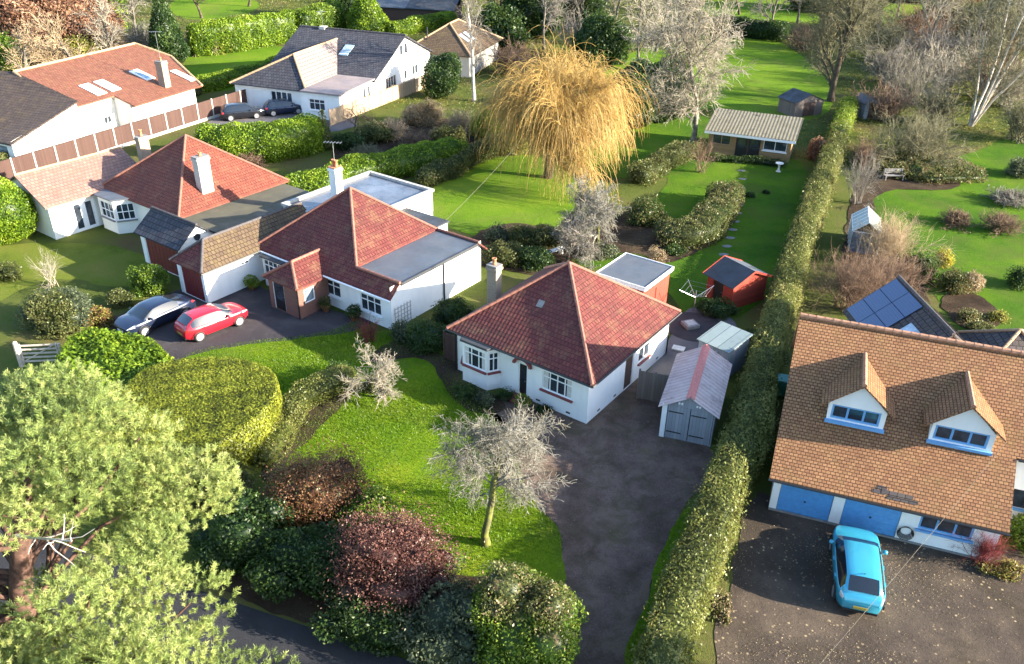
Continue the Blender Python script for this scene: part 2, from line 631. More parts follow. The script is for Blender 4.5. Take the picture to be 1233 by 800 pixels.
mat_glass('glass')
mat_glass('pale_glass', (0.10, 0.13, 0.16))
mat_glass('sky_glass', (0.22, 0.28, 0.33))


def mat_corrugated(name, c1, c2, stain, pitch=0.17, axis=1):
    t = NT(name)
    f = t.noise(0.9, 6, 0.7)
    c = t.ramp(f, [(0.38, c1), (0.55, c2), (0.72, stain)])
    sx = t.n('ShaderNodeSeparateXYZ')
    t.link(t.obj(), sx.inputs[0])
    tone_bands = t.ramp(t.math('SINE', t.math('MULTIPLY', sx.outputs[axis], 2 * math.pi / pitch)), [(0.0, (0.66, 0.62, 0.6)), (0.55, (1, 1, 1))])  # regular darker bands across the sheet at the given pitch
    MATS[name] = t.pbr(t.mix(0.5, c, tone_bands, 'MULTIPLY'), 0.8, spec=0.3)


mat_corrugated('pink_corrugated', (0.48, 0.36, 0.33), (0.58, 0.45, 0.42), (0.30, 0.21, 0.19), 0.3)
mat_corrugated('pale_corrugated', (0.13, 0.118, 0.08), (0.17, 0.155, 0.112), (0.06, 0.056, 0.036), 0.3, 0)
mat_boards('greenhouse_roof', (0.26, 0.31, 0.30), (0.20, 0.25, 0.245), 0.6, 'v', 0.25)


def mat_panel(name, c, cell):
    t = NT(name)
    sx = t.n('ShaderNodeSeparateXYZ')
    t.link(t.uv(), sx.inputs[0])
    a = t.ramp(t.math('FRACT', t.math('DIVIDE', sx.outputs[0], cell)), [(0.0, (1, 1, 1)), (0.05, (0, 0, 0))])
    b = t.ramp(t.math('FRACT', t.math('DIVIDE', sx.outputs[1], cell)), [(0.0, (1, 1, 1)), (0.05, (0, 0, 0))])
    k = t.math('MAXIMUM', a, b)
    MATS[name] = t.pbr(t.mix(t.math('MULTIPLY', k, 0.35), c, (0.25, 0.3, 0.36)), 0.12, 0, None, 0.6, 0.6)


mat_panel('solar_cell', (0.03, 0.055, 0.13), 0.16)
mat_panel('black_solar_cell', (0.03, 0.03, 0.034), 0.16)


def mat_paint(name, col, flake=0.3, rough=0.32):
    t = NT(name)
    MATS[name] = t.pbr(t.ramp(t.noise(2.0, 4, 0.6, t.obj()), [(0.3, mul(col, 0.93)), (0.7, col)]), rough, flake, None, 0.8, 0.5)


mat_paint('turquoise_paint', (0.04, 0.33, 0.46))
mat_paint('red_paint', (0.50, 0.012, 0.025), 0.15)
mat_paint('navy_paint', (0.012, 0.020, 0.048), 0.3)
mat_paint('black_paint', (0.012, 0.013, 0.017), 0.3)
mat_paint('silver_paint', (0.40, 0.41, 0.43), 0.5)
mat_paint('car_glass', (0.012, 0.016, 0.022), 0.0, 0.08)
mat_paint('red_lamp', (0.42, 0.02, 0.02), 0.0, 0.15)
mat_paint('clear_lamp', (0.65, 0.68, 0.70), 0.3, 0.15)
plain('alloy', (0.55, 0.55, 0.56), 0.35, 0.7, var=0.05)
plain('plate_yellow', (0.42, 0.30, 0.05), 0.5, var=0.03)
plain('plate_white', (0.75, 0.75, 0.74), 0.5, var=0.03)

# ground
mat_ground('rough_ground', [(0.30, (0.038, 0.052, 0.012)), (0.48, (0.08, 0.10, 0.022)), (0.62, (0.105, 0.095, 0.035)), (0.78, (0.10, 0.065, 0.04))], 0.16, 5, 0.9)
mat_ground('lawn_grass', [(0.28, (0.035, 0.085, 0.007)), (0.45, (0.075, 0.155, 0.009)), (0.60, (0.115, 0.20, 0.012)), (0.78, (0.18, 0.22, 0.022))], 0.22, 7, 0.9, fine_amt=0.75, worn=((0.10, 0.105, 0.03), 0.3, 0.56, 0.7))
mat_ground('front_grass', [(0.25, (0.038, 0.09, 0.007)), (0.42, (0.088, 0.165, 0.008)), (0.58, (0.145, 0.215, 0.010)), (0.78, (0.21, 0.22, 0.022))], 0.28, 7, 1.0, fine_amt=0.8, worn=((0.115, 0.12, 0.03), 0.45, 0.56, 0.5))
mat_ground('back_grass', [(0.28, (0.026, 0.068, 0.008)), (0.45, (0.048, 0.106, 0.009)), (0.62, (0.075, 0.14, 0.010)), (0.8, (0.125, 0.165, 0.02))], 0.18, 6, 0.8, fine_amt=0.6, worn=((0.085, 0.095, 0.025), 0.30, 0.55, 0.5))
mat_ground('far_grass', [(0.28, (0.05, 0.105, 0.010)), (0.5, (0.095, 0.17, 0.011)), (0.75, (0.16, 0.215, 0.02))], 0.10, 3, 0.6, fine_amt=0.45, worn=((0.12, 0.135, 0.03), 0.16, 0.55, 0.5))
mat_ground('olive_grass', [(0.28, (0.055, 0.08, 0.012)), (0.48, (0.11, 0.14, 0.02)), (0.75, (0.165, 0.155, 0.04))], 0.25, 6, 0.9, fine_amt=0.7)
mat_ground('soil', [(0.3, (0.028, 0.02, 0.014)), (0.55, (0.06, 0.042, 0.028)), (0.8, (0.085, 0.07, 0.035))], 0.5, 6, 1.0, ((0.19, 0.13, 0.07), 4.0, 0.12))
mat_ground('drive_gravel', [(0.22, (0.066, 0.044, 0.035)), (0.45, (0.132, 0.089, 0.072)), (0.58, (0.185, 0.130, 0.104)), (0.78, (0.125, 0.098, 0.042))], 0.55, 16, 0.8, ((0.24, 0.20, 0.16), 2.2, 0.035), fine_amt=1.0, worn=((0.062, 0.055, 0.028), 0.8, 0.54, 0.6))
mat_ground('dark_gravel', [(0.25, (0.045, 0.036, 0.030)), (0.5, (0.082, 0.064, 0.052)), (0.75, (0.135, 0.105, 0.075))], 0.35, 12, 0.8, ((0.36, 0.28, 0.17), 3.6, 0.14), fine_amt=0.7, worn=((0.045, 0.037, 0.028), 0.30, 0.53, 0.7))
mat_ground('tarmac', [(0.3, (0.042, 0.038, 0.042)), (0.7, (0.068, 0.06, 0.062))], 0.4, 16, 0.4, fine_amt=0.3, worn=((0.10, 0.092, 0.09), 0.45, 0.56, 0.5))
mat_ground('road_asphalt', [(0.3, (0.028, 0.029, 0.033)), (0.7, (0.045, 0.045, 0.049))], 0.5, 16, 0.4, fine_amt=0.3)
mat_ground('paving', [(0.3, (0.10, 0.095, 0.10)), (0.7, (0.17, 0.155, 0.155))], 0.6, 10, 0.4, fine_amt=0.4)

# foliage
mat_leaf('leaf_clipped', [(0.06, (0.045, 0.05, 0.010)), (0.35, (0.13, 0.155, 0.016)), (0.65, (0.23, 0.255, 0.025)), (0.95, (0.32, 0.31, 0.055))])
mat_leaf('leaf_laurel', [(0.1, (0.020, 0.045, 0.006)), (0.45, (0.075, 0.135, 0.012)), (0.75, (0.16, 0.225, 0.022)), (0.95, (0.26, 0.30, 0.05))])
mat_leaf('leaf_lime', [(0.1, (0.03, 0.065, 0.006)), (0.45, (0.105, 0.175, 0.010)), (0.75, (0.19, 0.27, 0.016)), (0.95, (0.28, 0.34, 0.035))])
mat_leaf('leaf_beech_hedge', [(0.1, (0.03, 0.045, 0.008)), (0.45, (0.075, 0.10, 0.015)), (0.7, (0.13, 0.145, 0.03)), (0.95, (0.19, 0.16, 0.06))])
mat_leaf('leaf_mixed', [(0.1, (0.025, 0.04, 0.010)), (0.4, (0.07, 0.095, 0.02)), (0.65, (0.125, 0.14, 0.035)), (0.82, (0.17, 0.125, 0.065)), (0.97, (0.22, 0.15, 0.09))])
mat_leaf('leaf_dark', [(0.1, (0.010, 0.024, 0.008)), (0.5, (0.028, 0.058, 0.014)), (0.8, (0.055, 0.095, 0.02)), (0.97, (0.10, 0.14, 0.035))])
mat_leaf('leaf_grey_green', [(0.1, (0.025, 0.035, 0.022)), (0.5, (0.065, 0.085, 0.045)), (0.8, (0.115, 0.135, 0.07)), (0.97, (0.17, 0.18, 0.10))])
mat_leaf('leaf_olive', [(0.1, (0.03, 0.04, 0.012)), (0.5, (0.08, 0.095, 0.025)), (0.8, (0.14, 0.145, 0.045)), (0.97, (0.20, 0.18, 0.08))])
mat_leaf('leaf_red', [(0.1, (0.045, 0.018, 0.016)), (0.5, (0.105, 0.044, 0.037)), (0.8, (0.165, 0.078, 0.060)), (0.97, (0.23, 0.14, 0.10))], 0.2)
mat_leaf('leaf_rust', [(0.1, (0.06, 0.028, 0.016)), (0.5, (0.15, 0.07, 0.032)), (0.8, (0.23, 0.12, 0.06)), (0.97, (0.30, 0.19, 0.10))], 0.2)
mat_leaf('leaf_copper', [(0.1, (0.07, 0.035, 0.025)), (0.5, (0.20, 0.105, 0.065)), (0.8, (0.31, 0.18, 0.11)), (0.97, (0.38, 0.26, 0.15))], 0.3)
mat_leaf('leaf_yellow', [(0.1, (0.14, 0.12, 0.02)), (0.5, (0.32, 0.27, 0.035)), (0.9, (0.50, 0.44, 0.06))], 0.3)
mat_leaf('leaf_gold', [(0.1, (0.08, 0.075, 0.015)), (0.5, (0.19, 0.18, 0.035)), (0.9, (0.31, 0.29, 0.07))], 0.3)
mat_leaf('leaf_straw', [(0.1, (0.13, 0.095, 0.05)), (0.5, (0.26, 0.19, 0.11)), (0.9, (0.38, 0.29, 0.18))], 0.3)
mat_leaf('needle', [(0.1, (0.06, 0.085, 0.022)), (0.42, (0.20, 0.265, 0.07)), (0.72, (0.34, 0.375, 0.12)), (0.97, (0.46, 0.47, 0.20))], 0.25)
mat_leaf('leaf_hedge', [(0.1, (0.04, 0.05, 0.012)), (0.45, (0.105, 0.125, 0.025)), (0.75, (0.18, 0.19, 0.045)), (0.95, (0.26, 0.23, 0.09))])
mat_leaf('willow_strand', [(0.1, (0.24, 0.14, 0.038)), (0.5, (0.43, 0.275, 0.085)), (0.9, (0.56, 0.41, 0.16))], 0.15)
mat_leaf('grass_blade', [(0.1, (0.042, 0.10, 0.007)), (0.5, (0.10, 0.19, 0.010)), (0.9, (0.175, 0.25, 0.018))], 0.35)
mat_leaf('litter', [(0.1, (0.12, 0.08, 0.04)), (0.5, (0.28, 0.20, 0.11)), (0.9, (0.45, 0.36, 0.23))], 0.1)
mat_bark('bark', (0.045, 0.035, 0.025), (0.11, 0.085, 0.06))
mat_bark('bark_lichen', (0.11, 0.10, 0.075), (0.265, 0.25, 0.21), 3.0, (0.38, 0.36, 0.31))
mat_bark('bark_trunk_moss', (0.09, 0.08, 0.05), (0.16, 0.17, 0.035), 2.5, (0.24, 0.23, 0.16))
mat_bark('twig_grey', (0.13, 0.115, 0.095), (0.25, 0.225, 0.19), 1.2, (0.33, 0.30, 0.26))
mat_bark('twig_pale', (0.22, 0.19, 0.14), (0.36, 0.32, 0.25), 1.2, (0.46, 0.42, 0.34))
mat_bark('twig_olive', (0.10, 0.095, 0.055), (0.20, 0.185, 0.11), 1.2, (0.27, 0.25, 0.16))
mat_bark('twig_brown', (0.12, 0.075, 0.05), (0.23, 0.155, 0.105), 1.2, (0.32, 0.23, 0.16))
mat_bark('twig_straw', (0.26, 0.19, 0.115), (0.42, 0.32, 0.20), 1.2, (0.52, 0.42, 0.28))
mat_bark('twig_red', (0.12, 0.03, 0.03), (0.24, 0.055, 0.05), 1.5, (0.30, 0.10, 0.08))
mat_bark('bark_grey', (0.08, 0.07, 0.055), (0.17, 0.15, 0.12), 2.5, (0.24, 0.22, 0.18))
mat_bark('birch_bark', (0.30, 0.26, 0.21), (0.52, 0.48, 0.42), 3.5, (0.62, 0.60, 0.55))
mat_bark('pine_bark', (0.05, 0.03, 0.024), (0.125, 0.07, 0.052), 6.0, (0.24, 0.16, 0.12))
mat_bark('dead_wood', (0.32, 0.28, 0.24), (0.50, 0.46, 0.42), 3.0)
# ------------------------------------------------------------------ vegetation generators
def vnoise(P, scale, seed, octv=3):
    """smooth pseudo-noise in about -1..1 for an (n,3) array"""
    g = np.random.default_rng(seed)
    out = np.zeros(len(P))
    amp, tot = 1.0, 0.0
    for o in range(octv):
        for k in range(4):
            w = g.normal(size=3)
            w = w / np.linalg.norm(w) * scale * (0.7 + 0.6 * g.random()) * (1.9 ** o)
            out += amp * np.sin(P @ w + g.random() * 6.28)
        tot += amp * 2.0
        amp *= 0.55
    return out / tot


def unit(a):
    return a / (np.linalg.norm(a, axis=-1, keepdims=True) + 1e-9)


def quad_normals(V, F):
    a, b, c, d = (V[F[:, i]] for i in range(4))
    n = np.cross(c - a, d - b)
    ar = np.linalg.norm(n, axis=1)
    return n / (ar[:, None] + 1e-9), ar * 0.5


def blob_core(c, r, seed=0, rough=0.16, nu=20, nv=11, floor=0.0, freq=None):
    """lumpy closed crown: centre c, radii r"""
    r = np.array(r if hasattr(r, '__len__') else (r, r, r), float)
    th = np.linspace(0, 2 * math.pi, nu, endpoint=False)
    ph = np.linspace(-math.pi / 2 + 0.06, math.pi / 2 - 0.06, nv)
    T, Ph = np.meshgrid(th, ph)
    D = np.stack([np.cos(Ph) * np.cos(T), np.cos(Ph) * np.sin(T), np.sin(Ph)], -1).reshape(-1, 3)
    fr = freq or 1.6 / r.mean()
    k = 1 + rough * vnoise(D * r + np.array(c) * 1.7, fr * 1.5, seed)
    V = np.array(c) + D * r * k[:, None]
    V[:, 2] = np.maximum(V[:, 2], floor - 0.05)
    F = []
    for i in range(nv - 1):
        for j in range(nu):
            j2 = (j + 1) % nu
            F.append((i * nu + j, i * nu + j2, (i + 1) * nu + j2, (i + 1) * nu + j))
    # caps
    b = len(V)
    V = np.vstack([V, V[:nu].mean(0), V[-nu:].mean(0)])
    for j in range(nu):
        j2 = (j + 1) % nu
        F.append((j2, j, b, b))
        F.append(((nv - 1) * nu + j, (nv - 1) * nu + j2, b + 1, b + 1))
    F = np.array(F)
    return V, F


def cone_core(c, h, r, seed=0, rough=0.2, nu=18, nv=14, tip=0.12, base=0.15):
    t = np.linspace(0, 1, nv)
    prof = np.where(t < base, 0.55 + 0.45 * t / base, (1 - (t - base) / (1 - base)) ** 0.85 * (1 - tip) + tip * (1 - t))
    th = np.linspace(0, 2 * math.pi, nu, endpoint=False)
    V = []
    for i in range(nv):
        for a in th:
            V.append((r * prof[i] * math.cos(a), r * prof[i] * math.sin(a), h * t[i]))
    V = np.array(V)
    k = 1 + rough * vnoise(V + np.array(c), 2.2 / max(r, 0.6), seed)
    V[:, :2] *= k[:, None]
    V += np.array(c)
    F = []
    for i in range(nv - 1):
        for j in range(nu):
            j2 = (j + 1) % nu
            F.append((i * nu + j, i * nu + j2, (i + 1) * nu + j2, (i + 1) * nu + j))
    return V, np.array(F)


def resample(pts, step):
    P = np.array(pts, float)
    s = np.concatenate([[0], np.cumsum(np.linalg.norm(np.diff(P, axis=0), axis=1))])
    n = max(2, int(s[-1] / step) + 1)
    q = np.linspace(0, s[-1], n)
    return np.stack([np.interp(q, s, P[:, i]) for i in range(P.shape[1])], 1)


def hedge_core(path, w, h, seed=0, rough=0.12, step=0.5, flat=3.2, taper=0.0, base=0.85):
    """clipped hedge: superellipse section swept along a path; path points (x, y[, width factor[, height factor]])"""
    P = [tuple(p) + (1.0,) * (4 - len(p)) for p in path]
    R = resample(P, step)
    n = len(R)
    d = np.gradient(R[:, :2], axis=0)
    d = unit(d)
    nrm = np.stack([-d[:, 1], d[:, 0]], 1)
    m = 15
    a = np.linspace(-0.12 * math.pi, math.pi * 1.12, m)
    cx = np.sign(np.cos(a)) * np.abs(np.cos(a)) ** (2 / flat)
    cz = np.sign(np.sin(a)) * np.abs(np.sin(a)) ** (2 / flat)
    V = np.zeros((n, m, 3))
    for i in range(n):
        e = min(i, n - 1 - i)
        k = 1.0 if e > 1 else (0.72 if e == 0 else 0.95)
        kz = 1.0 if e > 0 else 0.86
        ww = w * R[i, 2] * 0.5 * k
        hh = h * R[i, 3] * kz
        z = np.maximum(0, 0.42 + 0.58 * cz) * hh
        z[0] = z[-1] = 0
        x = cx * ww * np.where(z < 0.1 * hh, base, 1.0)
        V[i, :, :2] = R[i, :2] + nrm[i] * x[:, None]
        V[i, :, 2] = z
    V = V.reshape(-1, 3)
    N = V.copy()
    c = np.repeat(R[:, :2], m, 0)
    off = np.concatenate([V[:, :2] - c, (V[:, 2:] - h * 0.45)], 1)
    V = V + unit(off) * (rough * min(w, h) * vnoise(V, 1.5, seed))[:, None]
    V[:, 2] = np.maximum(V[:, 2], -0.03)
    F = []
    for i in range(n - 1):
        for j in range(m - 1):
            F.append((i * m + j + 1, i * m + j, (i + 1) * m + j, (i + 1) * m + j + 1))
    for e, rev in ((0, False), (n - 1, True)):
        b = len(V)
        V = np.vstack([V, [[R[e, 0], R[e, 1], h * R[e, 3] * 0.4]]])
        for j in range(m - 1):
            q = (e * m + j, e * m + j + 1, b, b)
            F.append(q if not rev else (q[1], q[0], b, b))
    return V, np.array(F)


def leaf_quads(P, N, size, aspect=0.55, tilt=0.65, rng=RNG, droop=0.0):
    n = len(P)
    R = unit(rng.normal(size=(n, 3)))
    nn = unit(N * (1 - tilt) + R * tilt)
    t = np.cross(nn, unit(rng.normal(size=(n, 3))))
    t[:, 2] -= droop
    t = unit(t)
    b = np.cross(nn, t)
    s = (size * (0.6 + 0.8 * rng.random(n)))[:, None]
    V = np.stack([P - t * s * 0.5, P + b * s * aspect * 0.5, P + t * s * 0.5, P - b * s * aspect * 0.5], 1).reshape(-1, 3)
    F = np.arange(4 * n).reshape(n, 4)
    return V, F


def sample_core(V, F, n, rng=RNG):
    N, A = quad_normals(V, F)
    ok = A > 1e-6
    pr = np.where(ok, A, 0)
    idx = rng.choice(len(F), n, p=pr / pr.sum())
    u, v = rng.random(n)[:, None], rng.random(n)[:, None]
    a, b, c, d = (V[F[idx, i]] for i in range(4))
    P = (a * (1 - u) + b * u) * (1 - v) + (d * (1 - u) + c * u) * v
    return P, N[idx]


DENS = 1.7


def leafy(name, cores, mats, density, size, parent=None, fuzz=0.12, aspect=0.55, tilt=0.65, pick=None, core_rnd=0.0, seed=1, droop=0.0, shrink=0.06, stray=0.0, smax=None):
    """one crown/hedge mesh: lumpy inner mass plus separate leaf faces. cores: list of (V, F)"""
    rng = np.random.default_rng(seed)
    VV, FF, rr, mi, b = [], [], [], [], 0
    mats = mats if isinstance(mats, (list, tuple)) else [mats]
    for V, F in cores:
        q = V - V.mean(0)
        if np.einsum('ij,ij->', q[F[:, 0]], np.cross(q[F[:, 1]], q[F[:, 2]])) + np.einsum('ij,ij->', q[F[:, 0]], np.cross(q[F[:, 2]], q[F[:, 3]])) < 0:
            F = np.where((F[:, 2] == F[:, 3])[:, None], F[:, [1, 0, 2, 3]], F[:, ::-1])
        N, A = quad_normals(V, F)
        n = int(A.sum() * density * DENS)
        P, Nn = sample_core(V, F, n, rng)
        # leaves sit in clumps: push in or out with a mid-frequency noise
        cl = vnoise(P, 2.6 / max(size * 4, 0.35), seed + 3, 2)
        dd = (rng.random(n) - 0.25) * fuzz * 1.1 + cl * fuzz * 0.55
        if stray:
            k = rng.random(n) < stray
            dd[k] += rng.random(k.sum()) * fuzz * 2.5
        P = P + Nn * dd[:, None]
        P[:, 2] = np.maximum(P[:, 2], 0.02)
        lv, lf = leaf_quads(P, Nn, size, aspect, tilt, rng, droop)
        ctr = V.mean(0)
        Vc = V.copy()
        vn = np.zeros_like(V)
        for i in range(4):
            np.add.at(vn, F[:, i], N)
        Vc -= unit(vn) * (shrink + fuzz * 0.75)
        VV += [Vc, lv]
        FF += [F + b, lf + b + len(V)]
        b += len(V) + len(lv)
        rv = np.clip(0.5 + 0.22 * rng.normal(size=n) + 0.28 * cl, 0, 1)  # sunken leaves coloured darker, raised ones lighter: shade painted into the gaps
        rr += [np.full(len(F), core_rnd), rv]  # inner mass in the darkest leaf colour, painted as shade between leaves
        if pick is not None:
            mi += [pick(V[F[:, :3]].mean(1), rng), pick(P, rng)]
    V, Fq = np.vstack(VV), np.vstack(FF)
    # degenerate cap quads become triangles
    tri = Fq[:, 2] == Fq[:, 3]
    r = np.concatenate(rr)
    m = np.concatenate(mi) if pick is not None else None
    Fl = [Fq[~tri], Fq[tri][:, :3]]
    r = np.concatenate([r[~tri], r[tri]])
    if m is not None:
        m = np.concatenate([m[~tri], m[tri]])
    Fl = [f for f in Fl if len(f)]
    return raw_mesh(name, V, Fl, mats, parent, r, m)


# ---- branching
def tubes(P, R, sides):
    """P (N,k,3) polylines, R (N,k) radii -> V, F"""
    N, k, _ = P.shape
    d = np.gradient(P, axis=1)
    d = unit(d)
    ref = np.where(np.abs(d[:, :1, 2:]) < 0.9, np.array([[[0, 0, 1.0]]]), np.array([[[1.0, 0, 0]]]))
    x = unit(np.cross(d, np.broadcast_to(ref, d.shape)))
    y = np.cross(d, x)
    a = np.arange(sides) * 2 * math.pi / sides
    V = P[:, :, None, :] + R[:, :, None, None] * (np.cos(a)[None, None, :, None] * x[:, :, None, :] + np.sin(a)[None, None, :, None] * y[:, :, None, :])
    base = (np.arange(N) * k * sides)[:, None, None]
    i = (np.arange(k - 1) * sides)[None, :, None]
    j = np.arange(sides)[None, None, :]
    j2 = (j + 1) % sides
    F = np.stack([base + i + j2, base + i + j, base + i + sides + j, base + i + sides + j2], -1).reshape(-1, 4)
    return V.reshape(-1, 3), F


def grow(P0, D0, L, R0, k, wander, up, rng, tip=0.35):
    """N branches of k segments from P0 along D0; up > 0 bends them to the sky, < 0 to the ground"""
    N = len(P0)
    P = np.zeros((N, k + 1, 3))
    P[:, 0] = P0
    d = unit(D0)
    up = np.broadcast_to(np.asarray(up, float), (N,)) if np.ndim(up) else np.full(N, up)
    for i in range(k):
        d = unit(d + rng.normal(size=(N, 3)) * wander + np.stack([np.zeros(N), np.zeros(N), up], 1))
        P[:, i + 1] = P[:, i] + d * (L / k)[:, None]
    t = np.linspace(1, tip, k + 1)[None, :]
    return P, R0[:, None] * t


def children(P, R, n, t0, t1, ang, rng, spread=0.25):
    """n child starts per branch: points, directions, parent radius, parameter"""
    N, k1, _ = P.shape
    idx = np.repeat(np.arange(N), n)
    t = t0 + (t1 - t0) * (np.tile((np.arange(n) + 0.5) / n, N) + rng.normal(size=N * n) * 0.4 / n)
    t = np.clip(t, 0.02, 0.999)
    f = t * (k1 - 1)
    i = np.minimum(f.astype(int), k1 - 2)
    u = (f - i)[:, None]
    p = P[idx, i] * (1 - u) + P[idx, i + 1] * u
    r = R[idx, i] * (1 - u[:, 0]) + R[idx, i + 1] * u[:, 0]
    d = unit(P[idx, i + 1] - P[idx, i])
    q = unit(np.cross(d, unit(rng.normal(size=d.shape))))
    a = ang * (1 + spread * rng.normal(size=len(d)))
    dd = d * np.cos(a)[:, None] + q * np.sin(a)[:, None]
    return p, dd, r, t


def bare_tree(name, label, loc, H, levels, seed, trunk_mat='bark', twig_mat='twig_grey', stems=1, stem_spread=0.1, trunk_r=0.16, lean=(0, 0), cat='tree', group=None, fork=0.35, trunk_len=0.5, twig_rnd=False, trunk_parts=2, min_r=0.012, trunk_wander=0.10, rz_stretch=1.0):
    """levels: list of (children per branch, length as share of H, angle, segments, wander, upward, radius share, t0)"""
    rng = np.random.default_rng(seed)
    root = thing(name, label, cat, loc, 0, group)
    a = rng.random(stems) * 6.28
    a = np.sort(a)
    sp = stem_spread * (0.6 + 0.8 * rng.random(stems))
    D = np.stack([np.cos(a) * np.sin(sp) + lean[0], np.sin(a) * np.sin(sp) + lean[1], np.cos(sp)], 1)
    P0 = np.zeros((stems, 3))
    if stems > 1:
        P0[:, :2] = np.stack([np.cos(a), np.sin(a)], 1) * trunk_r * (0.4 + 1.2 * rng.random(stems))[:, None]
    L = np.full(stems, H * trunk_len) * (0.8 + 0.4 * rng.random(stems) if stems > 1 else 1)
    P, R = grow(P0, D, L, np.full(stems, trunk_r), 7, trunk_wander, 0.05, rng, 0.5)
    R[:, 0] *= 1.35
    sets = [(P, R, 7)]
    for li, (n, ls, ang, k, wander, up, rs, t0) in enumerate(levels):
        p, d, r, t = children(P, R, n, t0, 1.0, ang, rng)
        Ln = H * ls * (0.65 + 0.7 * rng.random(len(p)))
        P, R = grow(p, d, Ln, np.maximum(r * rs, min_r), k, wander, up, rng, 0.4)
        R = np.maximum(R, min_r * 0.6)
        sets.append((P, R, 5 if li == 0 else (4 if li == 1 else 3)))
    tv, tf, b = [], [], 0
    for Pq, Rq, s in sets[:trunk_parts]:
        v, f = tubes(Pq, Rq, s)
        tv.append(v)
        tf.append(f + b)
        b += len(v)
    raw_mesh('trunk', np.vstack(tv), np.vstack(tf), trunk_mat, root, None, None, True)
    tv, tf, b = [], [], 0
    for Pq, Rq, s in sets[trunk_parts:]:
        v, f = tubes(Pq, Rq, s)
        tv.append(v)
        tf.append(f + b)
        b += len(v)
    if tv:
        F = np.vstack(tf)
        raw_mesh('crown', np.vstack(tv), F, twig_mat, root, RNG.random(len(F)) if twig_rnd else None)
    return root


def twig_shrub(name, label, loc, H, W, seed, mat='twig_brown', stems=26, n2=5, n3=4, r=0.03, cat='shrub', group=None, up=0.02, leaf=None, spread=0.75, min_r=0.008):
    """bare many-stemmed shrub, optionally with sparse leaves"""
    rng = np.random.default_rng(seed)
    a = rng.random(stems) * 6.28
    sp = np.abs(rng.normal(size=stems)) * spread * 0.6 + 0.05
    sp = np.minimum(sp, 1.25)
    D = np.stack([np.cos(a) * np.sin(sp), np.sin(a) * np.sin(sp), np.cos(sp)], 1)
    sc = np.array([W / H / 1.1, W / H / 1.1, 1.0])
    P0 = rng.normal(size=(stems, 3)) * 0.1 * W
    P0[:, 2] = 0
    L = H * (0.55 + 0.35 * rng.random(stems))
    P, R = grow(P0, D, L, np.full(stems, r), 5, 0.14, up, rng, 0.4)
    sets = [(P, R, 4)]
    p, d, rr, t = children(P, R, n2, 0.25, 1.0, 0.6, rng)
    P, R = grow(p, d, H * 0.38 * (0.5 + 0.8 * rng.random(len(p))), np.maximum(rr * 0.6, min_r), 3, 0.2, up, rng, 0.4)
    sets.append((P, R, 3))
    if n3:
        p, d, rr, t = children(P, R, n3, 0.2, 1.0, 0.6, rng)
        P, R = grow(p, d, H * 0.22 * (0.5 + 0.8 * rng.random(len(p))), np.maximum(rr * 0.6, min_r * 0.8), 2, 0.2, up, rng, 0.5)
        sets.append((P, R, 3))
    VV, FF, b = [], [], 0
    for Pq, Rq, s in sets:
        Pq = Pq * np.array([1, 1, 1])
        v, f = tubes(Pq, Rq, s)
        VV.append(v)
        FF.append(f + b)
        b += len(v)
    V = np.vstack(VV)
    hx = np.percentile(np.abs(V[:, :2]), 97)
    V[:, :2] *= (W / 2) / hx
    V[:, 2] *= H / max(np.percentile(V[:, 2], 99.5), 0.1)
    V[:, 2] = np.maximum(V[:, 2], 0.0)
    F = np.vstack(FF)
    o = None
    if leaf:
        root = thing(name, label, cat, loc, 0, group)
        raw_mesh('branches', V, F, mat, root)
        dens, size, lm = leaf
        E = sets[-1][0][:, -1] * np.array([(W / 2) / hx, (W / 2) / hx, 1])
        idx = rng.integers(0, len(V), int(dens))
        Pp = V[idx] + rng.normal(size=(int(dens), 3)) * size * 0.8
        Pp[:, 2] = np.maximum(Pp[:, 2], 0.05)
        lv, lf = leaf_quads(Pp, unit(Pp * np.array([1, 1, 0.6])), size, 0.6, 0.8, rng)
        raw_mesh('foliage', lv, lf, lm, root, np.clip(0.5 + 0.25 * rng.normal(size=len(lf)), 0, 1))
        return root
    o = raw_mesh(name, V, F, mat)
    o.location = loc
    return tag(o, label, cat, group)


def leaf_tree(name, label, loc, cores, mats, density, size, seed, trunk_h=2.0, trunk_r=0.14, trunk_mat='bark', cat='tree', group=None, **kw):
    """evergreen tree: crown of leaf faces over a lumpy mass, on a trunk"""
    root = thing(name, label, cat, loc, 0, group)
    mb = MB()
    mb.tube([(0, 0, 0), (0.03, 0.02, trunk_h * 0.5), (0, 0, trunk_h)], [trunk_r * 1.3, trunk_r, trunk_r * 0.7], 8)
    mb.build('trunk', trunk_mat, root, True)
    leafy('crown', cores, mats, density, size, root, seed=seed, **kw)
    return root


def shrub(name, label, loc, cores, mats, density, size, seed, cat='shrub', group=None, **kw):
    o = leafy(name, cores, mats, density, size, None, seed=seed, **kw)
    o.location = loc
    return tag(o, label, cat, group)


def blobs(specs, seed, rough=0.18, floor=0.0):
    """specs: (dx, dy, dz, rx, ry, rz)"""
    return [blob_core(s[:3], s[3:], seed + i * 13, rough, floor=floor) for i, s in enumerate(specs)]


